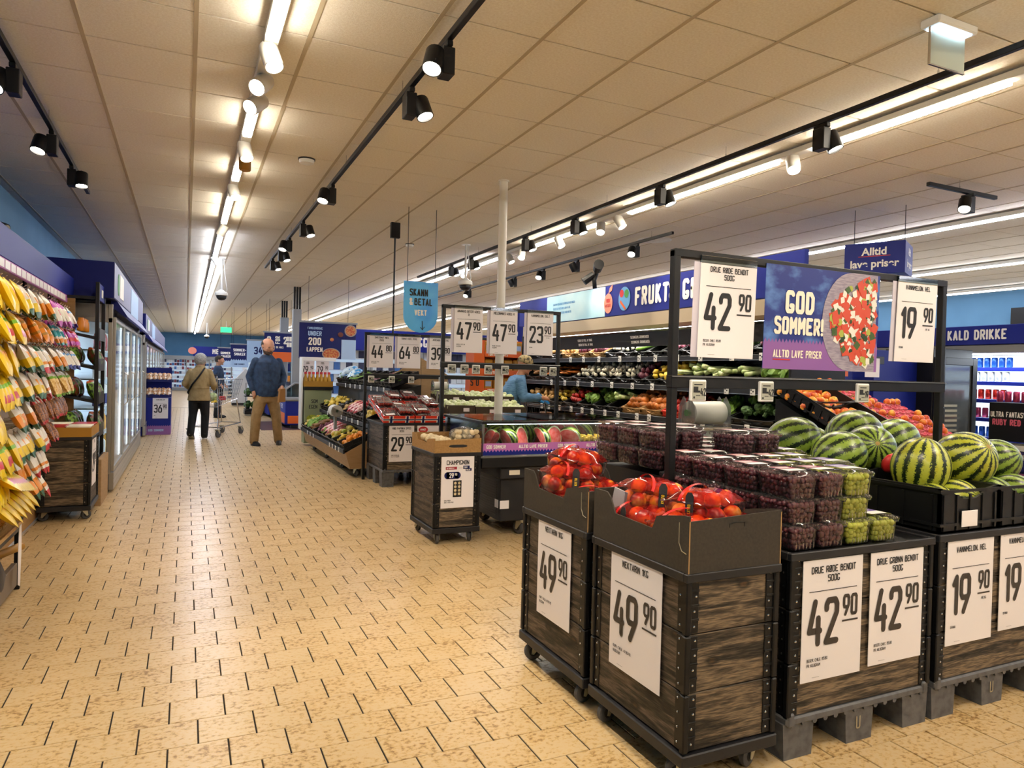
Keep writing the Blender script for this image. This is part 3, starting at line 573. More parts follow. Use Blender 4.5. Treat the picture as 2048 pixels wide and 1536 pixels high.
def nect_basket(loc, rz, label, tilt=0, seed=0, tag_=True):
    t = thing('nectarine_basket', label, 'fruit basket', loc, (tilt, 0, rz), group='nectarine baskets in the dark trays'); rn = random.Random(seed)
    obj('punnet', bask_m, None, t); obj('film', film_m, None, t); obj('handle', rib_m, None, t)
    for k in range(11):
        if k < 6: x, y, z = (-.046+.092*(k % 2), -.08+.08*(k//2), .036)
        else: x, y, z = (-.04+.08*((k-6) % 2)+rn.uniform(-.01, .01), -.07+.07*((k-6)//2)+rn.uniform(-.01, .01), .088)
        if k == 10: x = 0
        obj('nectarine', nect_m, None, t, loc=(x+rn.uniform(-.006, .006), y+rn.uniform(-.006, .006), z), rot=(rn.uniform(0, 6), rn.uniform(0, 6), rn.uniform(0, 6)))
    if tag_: obj('brand_tag', ktag_m, None, t, loc=(-.1, .0, .03), rot=(rad(-8), 0, -pi/2))
nb = [((1.636, 2.005, .79), 0, 0, 'nectarine basket at the front left corner of the nearest tray'), ((1.834, 2.005, .785), 0, 0, 'nectarine basket at the front right corner of the nearest tray'), ((1.636, 2.275, .775), 0, 0, 'nectarine basket behind the cut-out of the nearest tray'),
      ((1.834, 2.30, .79), 0, .0, 'nectarine basket at the back right of the nearest tray'), ((1.72, 2.33, .865), 1.3, .1, 'nectarine basket lying on top at the back of the nearest tray'), ((1.76, 2.06, .865), .3, -.06, 'nectarine basket lying on top at the front of the nearest tray')]
for i, (l, a, tl, s) in enumerate(nb): nect_basket(l, a, s, tl, i, i in (2, 4, 5))
nb = [((1.636, 2.66, .77), 0, 0, 'nectarine basket at the near end of the farther tray'), ((1.65, 2.90, .85), 1.4, .08, 'nectarine basket with black tag in the farther tray'), ((1.834, 2.66, .775), 0, 0, 'nectarine basket on the aisle-averted side of the farther tray'), ((1.834, 2.95, .78), 0, 0, 'nectarine basket at the back of the farther tray'), ((1.73, 2.97, .92), .6, .12, 'topmost nectarine basket of the farther tray'), ((1.636, 2.95, .765), 0, 0, 'lowest nectarine basket at the back of the farther tray')]
for i, (l, a, tl, s) in enumerate(nb): nect_basket(l, a, s, tl, 20+i, i == 1)
wt = MB(); wt.prism([(-.03, 0), (.03, 0), (.03, .09), (-.03, .09)], (0, 0, 0), (1, 0, 0), (0, .25, 1), (0, -.002, 0)); obj('paper_slip', wt, 'paper', label='blank white paper slip sticking up between nectarine baskets', cat='slip', loc=(1.60, 2.40, .86), rot=(.5, .3, -1.0))
# grapes in clamshells
M('grape_red', '#4a1c2a', .28, rnd=.25, noise=(60, '#7a3a42', .35, .75), coat=.2); M('grape_green', '#b9c436', .25, rnd=.15, noise=(50, '#d6d85c', .35, .75), coat=.2)
def grapes(seed):
    rn = random.Random(seed); b = MB()
    for lay in range(4):
        z = .014+lay*.019; k = .058+.002*lay; e = .085+.002*lay
        for side in range(4):
            nn = 5 if side % 2 == 0 else 7
            for q in range(nn):
                f = (q+.5+rn.uniform(-.2, .2))/nn*2-1; o_ = rn.uniform(-.004, .0)
                p = (f*(k-.010), -e+.012-o_) if side == 0 else ((k-.011+o_, f*(e-.01)) if side == 1 else ((f*(k-.01), e-.012+o_) if side == 2 else (-k+.011-o_, f*(e-.01))))
                r = rn.uniform(.0105, .0135); b.ball((p[0], p[1], z+rn.uniform(-.004, .004)), (r, r, r*rn.uniform(1, 1.2)), 7, 5)
    for q in range(26): r = .0125; b.ball((rn.uniform(-.045, .045), rn.uniform(-.07, .07), .078+rn.uniform(-.004, .004)), r, 7, 5)
    return b
gr_m = [mesh('grapes', grapes(s), 'grape_red', True) for s in (1, 2)]; gg_m = [mesh('grapes', grapes(s), 'grape_green', True) for s in (3, 4)]
ct = punnet(.135, .188, .082, .014, .008)
for s in (-1, 1):
    for k in range(6): ct.cyl((-.045+.018*k, s*.0875, .004), (-.045+.018*k, s*.0895, .028), .0012, n=4)
ct_m = mesh('tray', ct, 'clamshell', 50)
cl = punnet(.14, .193, .022, .016, .012); cl.v = [(x, y, .104-z) for x, y, z in cl.v]; cl.f = [f[::-1] for f in cl.f]
for s in (-1, 1):
    for k in range(11): cl.box(-.062+.0124*k-.003, s*.094-.004, .088, -.062+.0124*k+.003, s*.094+.004, .094)
    for k in range(15): cl.box(s*.067-.004, -.086+.0123*k-.003, .088, s*.067+.004, -.086+.0123*k+.003, .094)
cl_m = mesh('lid', cl, 'clamshell', 50)
lb = MB(); rect(lb, (0, 0, .1048), (1, 0, 0), (0, 1, 0), -.045, -.055, .045, .055); rect(lb, (0, 0, .1052), (1, 0, 0), (0, 1, 0), -.045, -.01, .045, .05, 1); rect(lb, (0, 0, .1054), (1, 0, 0), (0, 1, 0), -.035, .005, .02, .012, 0); rect(lb, (0, 0, .1054), (1, 0, 0), (0, 1, 0), -.035, .02, .03, .03, 0)
lr_m = mesh('label_sticker', lb, ['white_ink', M('label_red', '#8d1f3c', .4)]); lp_m = mesh('label_sticker', lb, ['white_ink', M('label_purple', '#5a3f9a', .4)])
def clam(loc, green, label, group, rz=0., v=0):
    t = thing('grape_box', label, 'grape box', loc, (0, 0, rz), group=group)
    obj('tray', ct_m, None, t); obj('lid', cl_m, None, t); obj('label_sticker', lp_m if green else lr_m, None, t); obj('grapes', (gg_m if green else gr_m)[v % 2], None, t, kind='stuff')
GX = [2.095, 2.24, 2.385, 2.53, 2.69]; GYs = [1.985, 2.185, 2.385, 2.60, 2.80, 3.0, 3.19]
lev = [[3, 3, 3, 1, 0], [3, 3, 3, 3, 0], [3, 3, 3, 3, 2], [3, 3, 3, 3, 3], [3, 4, 3, 3, 3], [3, 3, 3, 3, 3], [3, 3, 3, 3, 3]]
top4 = {(2, 0): 1, (2, 1): 1, (1, 2): 0}
for j, y in enumerate(GYs):
    for i, x in enumerate(GX):
        n = lev[j][i]+(1 if (j, i) in ((3, 2), (3, 3), (4, 0), (5, 0), (5, 1), (5, 2), (6, 0), (6, 1)) else 0)
        for k in range(n):
            if k < n-2 and j > 0 and i < 4: continue            # boxes wholly hidden inside the pile
            g = (i in (2, 3) and j < 2) or (i == 3 and j == 2) or (i == 4 and j < 4)
            lay = 'top' if k == n-1 else ['bottom', 'middle', 'third'][k]; grp = 'green grape boxes' if g else 'red grape boxes'
            lab = f"clear box of {'green' if g else 'red'} grapes, {lay} layer, {ORD[j]} row from the front, {ORD[i]} column"
            clam((x+rng.uniform(-.006, .006), y+rng.uniform(-.006, .006), .772+k*.094), g, lab, grp, rng.uniform(-.05, .05), i+j+k)
obj('filler_box', MB().box(2.06, 2.12, .772, 2.62, 3.24, .93), 'black_plastic', label='black riser box added unseen under the stacked grape boxes', cat='filler')  # unseen filler added inside the grape pile
# black crates and watermelons
def crate_mesh(w, d, h, lowfront=.0):
    b = MB(); t = .012; b.box(0, 0, 0, w, d, .01)
    def wall(O, U, L, H, dip):
        O, U = Vector(O), Vector(U); N = Vector((-U.y, U.x, 0)); P = [(0, 0), (L, 0), (L, H)]
        if dip: P += [(L*.82, H-.01), (L*.72, H-dip*.7), (L*.6, H-dip), (L*.4, H-dip), (L*.28, H-dip*.7), (L*.18, H-.01)]
        P += [(0, H)]; b.prism(P, O, U, (0, 0, 1), N*t)
        for k in range(5):
            u = L*(.06+.22*k); b.prism([(u-.006, .01), (u+.006, .01), (u+.006, H-.03), (u-.006, H-.03)], O-N*.006, U, (0, 0, 1), N*.007)
    wall((0, 0, 0), (1, 0, 0), w, h-lowfront, .05); wall((w, 0, 0), (0, 1, 0), d, h, .0); wall((w, d, 0), (-1, 0, 0), w, h, .05); wall((0, d, 0), (0, -1, 0), d, h, .0)
    for z in (h-.02, .03): b.box(-.008, -.008, z, w+.008, -.001, z+.012); b.box(-.008, -.001, z, -.001, d+.001, z+.012); b.box(w+.001, -.001, z, w+.008, d+.001, z+.012); b.box(-.008, d+.001, z, w+.008, d+.008, z+.012)
    return b
cr_m = mesh('plastic_crate', crate_mesh(.39, .59, .19), 'black_plastic')
def crate(loc, label, me=cr_m, rot=(0, 0, 0), group=None, name='plastic_crate'): return obj(name, me, None, label=label, cat='crate', loc=loc, rot=rot, group=group)
C1 = crate((2.855, 1.89, .776), 'black plastic crate of watermelons beside the green grapes'); C2 = crate((3.255, 1.89, .776), 'black plastic crate of watermelons at the right picture edge'); crate((2.855, 2.60, .776), 'black plastic crate under the rear melon heap beside the grapes'); crate((3.255, 2.60, .776), 'black plastic crate under the rear melon heap'); crate((3.72, 2.4, .776), 'black plastic crate under the rear melons at the far side')
n = MB(); n.prism([(0, 0), (.09, 0), (.09, .05), (.078, .05), (.078, .03), (.06, .03), (.06, .0), (.05, 0), (.05, .03), (.022, .03), (.022, 0), (0, 0)][:4]+[(.09, .075), (0, .075)], (0, 0, 0), (1, 0, 0), (0, 0, 1), (0, -.002, 0))
obj('crate_label', MB().cbox(2.98, 1.876, .80, 3.085, 1.879, .868, .001), 'paper', label='white paper note on the front of the melon crate', cat='note')
def melon_mat(name, light, dark, yel):
    m = M(name, light, .32, coat=.1); nt = m.node_tree; b = nt.nodes['Principled BSDF']; L = nt.links.new
    tc = nd(nt, 'ShaderNodeTexCoord'); sp = nd(nt, 'ShaderNodeSeparateXYZ'); L(tc.outputs['Object'], sp.inputs[0])
    at = nd(nt, 'ShaderNodeMath', operation='ARCTAN2'); L(sp.outputs['Y'], at.inputs[0]); L(sp.outputs['X'], at.inputs[1])
    oi = nd(nt, 'ShaderNodeObjectInfo'); vs = nd(nt, 'ShaderNodeVectorMath', operation='SCALE'); vs.inputs[0].default_value = (5, 9, 3); L(oi.outputs['Random'], vs.inputs['Scale'])
    va = nd(nt, 'ShaderNodeVectorMath', operation='ADD'); L(tc.outputs['Object'], va.inputs[0]); L(vs.outputs[0], va.inputs[1])
    n = nd(nt, 'ShaderNodeTexNoise'); n.inputs['Scale'].default_value = 17; n.inputs['Detail'].default_value = 6; n.inputs['Roughness'].default_value = .68; L(va.outputs[0], n.inputs['Vector'])
    nn = nd(nt, 'ShaderNodeMath', operation='MULTIPLY_ADD'); nn.inputs[1].default_value = 6.5; nn.inputs[2].default_value = -3.2; L(n.outputs[0], nn.inputs[0])
    mu = nd(nt, 'ShaderNodeMath', operation='MULTIPLY_ADD'); mu.inputs[1].default_value = 14; L(at.outputs[0], mu.inputs[0]); L(nn.outputs[0], mu.inputs[2])
    si = nd(nt, 'ShaderNodeMath', operation='SINE'); L(mu.outputs[0], si.inputs[0])
    r = ramp(nt, [(.54, light), (.66, dark), (.80, '#16240f')]); 
    mr = nd(nt, 'ShaderNodeMapRange'); mr.inputs['From Min'].default_value = -1; L(si.outputs[0], mr.inputs[0]); L(mr.outputs[0], r.inputs[0])
    n3 = nd(nt, 'ShaderNodeTexNoise'); n3.inputs['Scale'].default_value = 4; L(va.outputs[0], n3.inputs['Vector']); r3 = ramp(nt, [(.52, '#ffffff'), (.68, yel)]); L(n3.outputs[0], r3.inputs[0])
    mx = nd(nt, 'ShaderNodeMixRGB', blend_type='MULTIPLY'); mx.inputs[0].default_value = .6; L(r.outputs[0], mx.inputs[1]); L(r3.outputs[0], mx.inputs[2]); L(mx.outputs[0], b.inputs['Base Color'])
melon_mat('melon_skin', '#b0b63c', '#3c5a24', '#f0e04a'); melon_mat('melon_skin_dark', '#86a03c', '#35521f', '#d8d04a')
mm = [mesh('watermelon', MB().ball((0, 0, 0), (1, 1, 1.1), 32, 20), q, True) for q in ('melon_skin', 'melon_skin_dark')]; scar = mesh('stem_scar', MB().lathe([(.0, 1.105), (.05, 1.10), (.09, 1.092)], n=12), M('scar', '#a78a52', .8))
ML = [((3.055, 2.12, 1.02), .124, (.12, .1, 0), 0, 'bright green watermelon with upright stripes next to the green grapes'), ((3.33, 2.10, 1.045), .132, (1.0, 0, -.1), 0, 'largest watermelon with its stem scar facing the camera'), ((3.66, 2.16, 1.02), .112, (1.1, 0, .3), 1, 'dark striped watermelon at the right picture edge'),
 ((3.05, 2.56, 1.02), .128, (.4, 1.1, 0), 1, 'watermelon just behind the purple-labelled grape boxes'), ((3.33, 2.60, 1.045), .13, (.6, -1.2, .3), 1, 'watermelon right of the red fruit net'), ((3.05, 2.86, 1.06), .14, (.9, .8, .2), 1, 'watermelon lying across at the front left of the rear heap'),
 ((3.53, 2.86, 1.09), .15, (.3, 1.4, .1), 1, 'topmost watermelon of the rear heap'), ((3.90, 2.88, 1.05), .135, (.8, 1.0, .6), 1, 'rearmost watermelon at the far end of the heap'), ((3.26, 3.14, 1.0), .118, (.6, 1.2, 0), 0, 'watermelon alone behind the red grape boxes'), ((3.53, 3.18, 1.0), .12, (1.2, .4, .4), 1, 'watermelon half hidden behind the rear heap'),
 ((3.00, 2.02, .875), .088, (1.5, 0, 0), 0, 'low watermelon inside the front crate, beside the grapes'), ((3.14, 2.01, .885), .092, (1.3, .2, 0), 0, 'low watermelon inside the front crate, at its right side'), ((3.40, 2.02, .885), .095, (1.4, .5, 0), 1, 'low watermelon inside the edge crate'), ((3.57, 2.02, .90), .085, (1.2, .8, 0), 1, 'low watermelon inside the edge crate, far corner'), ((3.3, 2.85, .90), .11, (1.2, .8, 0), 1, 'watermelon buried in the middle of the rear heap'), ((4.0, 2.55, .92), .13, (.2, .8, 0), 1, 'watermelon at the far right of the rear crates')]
for l, r, a, v, s in ML:
    t = obj('watermelon', mm[v], None, label=s, cat='watermelon', group='whole watermelons on the island', loc=l, rot=a, scale=r); obj('stem_scar', scar, None, t)
rn_ = MB().ball((0, 0, 0), (.05, .03, .05), 10, 8, wob=.12); obj('fruit_net', rn_, 'red', label='red net bag tucked between two watermelons', cat='net bag', loc=(3.2, 2.38, 1.0), rot=(.3, .2, 0), smooth=True)
# cauliflower head and red fruit just behind the grapes
# the tall black price frame
def frame(label, x0, x1, y, zt, zm, zb=0., w=.035, cross=True):
    t = thing('sign_stand', label, 'sign stand', (x0, y, 0))
    for x in (0, x1-x0): obj('post', MB().cbox(x-w/2, -w/2, zb, x+w/2, w/2, zt, .003), 'black_metal', t)
    obj('top_rail', MB().cbox(-w/2, -w/2-.001, zt-.03, x1-x0+w/2, w/2+.001, zt+.005, .003), 'black_metal', t); obj('middle_rail', MB().cbox(-.02, -w/2-.004, zm-.028, x1-x0+.02, w/2+.002, zm+.028, .003), 'black_metal', t)
    obj('rail_lip', MB().cbox(-.02, -w/2-.012, zm+.02, x1-x0+.02, -w/2-.004, zm+.024, .001), 'steel', t); return t
frame('tall black steel price frame over the grapes and melons', 1.935, 3.735, 2.50, 1.96, 1.385, .95)
poster('hanging price poster for red grapes on the tall black frame', (2.055, 2.475, 1.925), FRONT, ['DRUE R\u00d8DE BENDIT', '500G'], '42', '90', w=.325, h=.43, sleeve=True, group=None, tilt=.03)
poster('hanging whole melon price poster on the tall black frame', (3.345, 2.475, 1.94), FRONT, ['VANNMELON, HEL'], '19', '90', w=.31, h=.425, foot=('SPANIA',), sub='PR. KG', sleeve=True, tilt=.03)
for (x, nn_), l in zip(((2.055, '42'), (2.455, '42'), (3.10, '19')), ('red grape electronic label on the tall frame rail', 'green grape electronic label in the rail middle', 'melon electronic label on the tall frame rail')): esl((x, 2.474, 1.347), nn_, l, 'labels on the tall frame rail', s=1.45)
# GOD SOMMER banner
t = thing('summer_banner', 'blue summer banner with a bowl of melon salad hanging in the tall frame', 'banner', (2.44, 2.478, 1.945), (.02, 0, 0)); bw, bh = .77, .49
def sky_mat():
    m = M('banner_sky', '#1a2f86', .4); nt = m.node_tree; b = nt.nodes['Principled BSDF']; L = nt.links.new; tc = nd(nt, 'ShaderNodeTexCoord'); mp = nd(nt, 'ShaderNodeMapping'); mp.inputs['Scale'].default_value = (5, 1, 9); mp.inputs['Rotation'].default_value = (0, .5, 0); L(tc.outputs['Object'], mp.inputs[0])
    n = nd(nt, 'ShaderNodeTexNoise'); n.inputs['Scale'].default_value = 1.2; n.inputs['Detail'].default_value = 6; L(mp.outputs[0], n.inputs['Vector']); r = ramp(nt, [(.5, '#182a7c'), (.72, '#5b86c9'), (.85, '#c9dcf0')]); L(n.outputs[0], r.inputs[0]); L(r.outputs[0], b.inputs['Base Color'])
sky_mat()
obj('sheet', MB().cbox(0, -.002, -bh, bw, .001, 0, .0005), 'banner_sky', t)
zz = MB(); A = ((0, -.003, 0), FRONT[0], FRONT[1]); rect(zz, *A, 0, -bh, bw, -bh+.125)
for k in range(int(bw/.022)): zz.add([Vector((k*.022, -.003, -bh+.125)), Vector(((k+1)*.022, -.003, -bh+.125)), Vector((k*.022+.011, -.003, -bh+.145))], [(0, 1, 2)])
obj('zigzag_band', zz, 'purple', t); obj('lettering', letters(MB(), 'GOD', (.22, -.0045, -.225), *A[1:], .11, .55, .20, .06, 'c', n=10), 'cream', t); obj('lettering', letters(MB(), 'SOMMER!', (.22, -.0045, -.325), *A[1:], .085, .55, .20, .05, 'c', n=10, fit=.32), 'cream', t); obj('lettering', letters(MB(), 'ALLTID LAVE PRISER', (.06, -.0045, -bh+.055), *A[1:], .037, .55, .17, .06, 'l', fit=.31), 'cream', t)
ul = MB(); rect(ul, (0, -.0045, 0), *A[1:], .06, -bh+.043, .17, -bh+.048); obj('underline', ul, 'red', t)
P = [(.57+.20*cos(a), -.245+.245*sin(a)) for a in [rad(90+180*k/16) for k in range(17)]]; bowl = MB().prism([(bw-.02, -bh)]+[(bw-.02, 0)]+P, (0, -.0032, 0), (1, 0, 0), (0, 0, 1), (0, -.001, 0)); obj('bowl_picture', bowl, M('bowl_grey', '#a39aa8', .5, noise=(20, '#877e90', .4, .6), scale=(1, 1, 6)), t)
rs = random.Random(5); sal = MB()
for k in range(330):
    a = rs.uniform(rad(92), rad(268)); r_ = sqrt(rs.random())*.88; cx_, cz_ = .74+.35*cos(a)*r_, -.245+.24*sin(a)*r_
    if cx_ < .41 or cx_ > .738: continue
    kind = rs.choice([0, 0, 0, 1, 1, 2, 3, 4]); s_ = {0: .033, 1: .024, 2: .026, 3: .02, 4: .014}[kind]*rs.uniform(.7, 1.15); b0 = rs.uniform(0, pi); yy = -.0045-k*.00001
    n_ = 4 if kind < 3 else 6; sal.add([(cx_+s_*cos(b0+2*pi*q/n_)*(1 if q % 2 else .8), yy, cz_+s_*sin(b0+2*pi*q/n_)) for q in range(n_)], [tuple(range(n_))], kind)
obj('salad_picture', sal, [M('sal_red', '#cf4a2e', .5, rnd=.1), M('sal_white', '#e6e4da', .5), M('sal_green', '#3f5a24', .5), M('sal_lime', '#a9b04a', .5), M('sal_dark', '#25401c', .5)], t, kind='stuff')
# bag roll dispenser on its stand behind the grapes
def dispenser(loc, label, s=1., rz=0.):
    t = thing('bag_dispenser', label, 'bag dispenser', loc, (0, 0, rz), scale=s)
    obj('stand', MB().cbox(-.05, -.03, -1.2/s+.02, .05, .03, -.09, .006), M('stand_white', '#c9c9c4', .4), t); obj('tray', MB().cbox(-.15, -.085, -.10, .15, .085, -.085, .005), 'film', t)
    for sx in (-1, 1): obj('holder', MB().prism([(-.08, -.09), (.08, -.09), (.07, .04), (.03, .10), (.012, .08), (.012, .02), (-.012, .02), (-.012, .08), (-.03, .10), (-.07, .04)], (sx*.135, 0, 0), (0, 1, 0), (0, 0, 1), (sx*.008, 0, 0)), 'film', t)
    obj('roll', MB().lathe([(.02, -.12), (.072, -.12), (.072, .12), (.02, .12)], n=24, ax='x'), M('roll_white', '#d9d9d2', .35, noise=(3, '#c4c4ba', .4, .6)), t, smooth=40); obj('hub', MB().lathe([(0, -.142), (.02, -.142), (.02, -.12), (.02, .12), (.02, .142), (0, .142)], n=12, ax='x'), 'green', t)
dispenser((2.90, 3.42, 1.19), 'clear bag roll dispenser with green hub behind the grape boxes')
# ---------------------------------------------------------------- left side: candy wall
shelf = thing('candy_shelving', 'slatted wall unit of hanging snack bags along the left wall', 'wall unit', (-1.18, 3.4, 0))
for k in range(13):
    z = .02+k*.157; obj('slat_board', MB().cbox(-.02, 0, z, 0, 4.85, z+.15, .003), 'beech' if k < 4 else 'white_plastic', shelf); obj('groove_strip', MB().box(-.015, 0, z+.15, -.006, 4.85, z+.157), 'chrome', shelf)
obj('end_panel', MB().cbox(-.03, 4.84, .4, .16, 4.86, 2.06, .002), 'beech', shelf)
for y in (.9, 2.1, 3.3, 4.4): obj('upright', MB().cbox(-.005, y-.05, .1, .012, y+.05, 2.05, .002), 'black_metal', shelf)
obj('header', MB().cbox(-.66, 0, 2.06, .12, 5.05, 2.27, .004), 'blue', shelf); obj('price_rail', MB().cbox(.10, 0, 1.985, .125, 4.6, 2.055, .003), 'lilac', shelf)
rl = MB()
for k in range(26): rl.cbox(.124, .2+k*.165, 1.992, .129, .33+k*.165, 2.045, .001)
obj('rail_label', rl, 'white_plastic', shelf, kind='stuff'); obj('lamp_tray', MB().box(-.0, .1, 2.04, .095, 4.6, 2.058), 'cream', shelf)
def bag_mesh(w, h, th, rows, mats, patch=None, name='snack_bag'):
    """pillow bag hanging down from z=0; rows = material per height step from the top"""
    nx, nz = 5, len(rows); b = MB(); vs = []
    for side in (1, -1):
        for j in range(nz+1):
            v = j/nz
            for i in range(nx+1):
                u = i/nx*2-1; puff = max(0, 1-u*u)**.6*(max(0, sin(pi*min(1, v*.98+.01)))**.6); ww = w*(.94+.06*abs(2*v-1))
                vs.append((side*th/2*puff+.004*sin(9*v+5*u)*puff, u*ww/2, -h*v+.002*sin(8*u)*(v == 1)))
    N = (nx+1)*(nz+1)
    for s in (0, 1):
        for j in range(nz):
            for i in range(nx):
                a = s*N+j*(nx+1)+i; q = (a, a+1, a+nx+2, a+nx+1); m = rows[j]
                if patch and s == 0 and patch[0] <= j < patch[1] and 1 <= i <= 3: m = patch[2]
                b.add([], [], 0); b.f.append(q[::-1] if s == 0 else q); b.m.append(m)
    b.v = [tuple(p) for p in vs]
    return mesh(name, b, mats, True)
M('bag_yellow', '#e6c414', .3, rnd=.06); M('bag_orange', '#e38a16', .3, rnd=.08); M('bag_white', '#e8e2d6', .3); M('bag_green', '#1f5a36', .35); M('bag_red', '#c2262c', .3); M('bag_nut', '#a8692a', .4, noise=(70, '#5b2f12', .42, .58)); M('bag_nut_light', '#d2a04a', .4, noise=(60, '#f0d28a', .42, .6)); M('bag_lime', '#7fb82e', .35)
BAG = {'yellow': bag_mesh(.15, .25, .05, [0, 0, 0, 0, 0, 0, 0, 0, 0, 0], ['bag_yellow', 'bag_orange'], (3, 6, 1)), 'yellow2': bag_mesh(.15, .25, .05, [0, 0, 0, 1, 0, 0, 0, 0, 0, 0], ['bag_yellow', 'bag_lime', 'bag_red'], (6, 8, 2)),
 'white': bag_mesh(.13, .23, .05, [0, 0, 0, 0, 0, 1, 1, 1, 2, 2], ['bag_white', 'bag_yellow', 'bag_green', 'bag_orange'], (3, 5, 3)), 'cream': bag_mesh(.13, .23, .05, [0, 0, 0, 0, 1, 1, 1, 1, 2, 2], ['bag_white', 'bag_orange', 'bag_green', 'bag_nut_light'], (4, 7, 3)),
 'nut': bag_mesh(.13, .22, .06, [0, 0, 1, 1, 1, 1, 1, 1, 1, 2], ['bag_red', 'bag_nut', 'bag_red', 'bag_white'], (0, 2, 3)), 'nutlight': bag_mesh(.14, .24, .06, [0, 0, 2, 1, 1, 1, 1, 1, 1, 2], ['bag_white', 'bag_nut_light', 'bag_lime']),
 'red': bag_mesh(.12, .20, .04, [0, 0, 1, 1, 1, 0, 0, 1, 1, 0], ['bag_red', 'magenta', 'bag_white'], (4, 6, 2)), 'teal': bag_mesh(.12, .20, .04, [0, 0, 1, 0, 0, 0, 1, 2, 2, 0], ['teal', 'bag_white', 'bag_orange']), 'magenta': bag_mesh(.15, .25, .06, [0, 0, 0, 1, 1, 1, 1, 1, 0, 0], ['magenta', 'bag_white', 'pink'], (4, 6, 2)),
 'orange': bag_mesh(.13, .20, .05, [0, 0, 0, 1, 0, 0, 1, 0, 0, 0], ['bag_orange', 'mustard', 'bag_white']), 'blue': bag_mesh(.12, .22, .04, [0, 0, 2, 1, 1, 1, 1, 1, 3, 3], ['bag_white', 'bag_white', 'blue_light', 'blue']), 'whitered': bag_mesh(.12, .26, .045, [2, 2, 0, 0, 0, 0, 3, 0, 1, 1], ['bag_white', 'bag_red', 'bag_green', 'bag_orange'])}
BD = {'yellow': 'yellow snack bag with orange picture', 'yellow2': 'yellow snack bag with lime stripe', 'white': 'white and yellow bag with green foot', 'cream': 'white and orange bag with green foot', 'nut': 'red topped bag of roasted nuts', 'nutlight': 'white topped bag of pale nuts', 'red': 'crimson candy bag', 'teal': 'teal and white candy bag', 'magenta': 'magenta and white candy bag', 'orange': 'orange candy bag', 'blue': 'white and blue candy bag', 'whitered': 'slim white bag with red foot'}
ROWS = [(1.87, 'top', [('yellow', 4.45, 5.0), ('white', 5.1, 5.6), ('cream', 5.7, 6.15), ('magenta', 6.3, 6.7), ('blue', 6.85, 7.4)]),
        (1.69, 'second', [('yellow2', 4.4, 5.0), ('orange', 5.1, 6.2), ('teal', 6.3, 6.75), ('red', 6.85, 7.6)]),
        (1.51, 'third', [('yellow', 4.4, 4.9), ('white', 5.0, 5.6), ('whitered', 5.75, 6.0), ('cream', 6.1, 6.6), ('blue', 6.7, 7.4)]),
        (1.33, 'fourth', [('yellow2', 4.4, 4.9), ('white', 5.0, 5.75), ('whitered', 5.9, 6.1), ('nutlight', 6.2, 7.2)]),
        (1.15, 'fifth', [('yellow', 4.35, 4.8), ('cream', 4.95, 5.5), ('nut', 5.65, 6.9)]),
        (.98, 'sixth', [('yellow2', 4.35, 4.85), ('white', 4.95, 5.55), ('whitered', 5.7, 6.0), ('nut', 6.1, 6.3)]),
        (.82, 'seventh', [('yellow', 4.35, 4.8), ('cream', 4.95, 5.4), ('whitered', 5.5, 5.9)])]
pegm = mesh('peg', MB().tube([(-.02, 0, 0), (.22, 0, 0), (.235, 0, .015)], .004, 5), 'chrome'); rb = random.Random(3)
for zt, rn_, segs in ROWS:
    for kind, ya, yb in segs:
        n = max(1, int((yb-ya)/.115)+1)
        for q in range(n):
            y = ya+q*.115; obj('peg', pegm, None, shelf, loc=(0, y-3.4, zt+.012))
            for k in range(2 if zt > 1.2 else 1): obj('snack_bag', BAG[kind], None, scale=(1, .82, .84 if kind != 'whitered' else .78), label=f"{BD[kind]}, {rn_} row, {ORD[q]} peg, {['outer', 'inner'][k]}", cat='snack bag', group=f"{kind} bags, {rn_} row", loc=(-.95-.10*k+rb.uniform(-.02, .02), y+rb.uniform(-.015, .015), zt), rot=(rb.uniform(-.05, .05), -.40+rb.uniform(-.12, .1), rb.uniform(-.25, .25)+.15))
for k in range(9): obj('snack_bag', BAG['yellow2'], None, label='yellow flat pack fanned out low on the candy wall', cat='snack bag', group='fanned yellow packs', loc=(-1.0, 4.55+.045*k, .84-.006*k), rot=(.06*k-.3, -.95, .35))
for k in range(6): obj('snack_bag', BAG['yellow'], None, label='yellow bag in the lowest row beside the straw bundle', cat='snack bag', group='lowest yellow bags', loc=(-.98, 4.5+.12*k, .70), rot=(0, -.75, .3))
for k in range(3): obj('snack_bag', BAG['whitered' if k == 2 else 'cream'], None, label='white and orange bag hanging lowest beside the wooden bin' if k < 2 else 'slim white bag hanging lowest beside the wooden bin', cat='snack bag', group='lowest white bags', loc=(-.95, 5.35+.14*k, .72), rot=(0, -.5, .2))
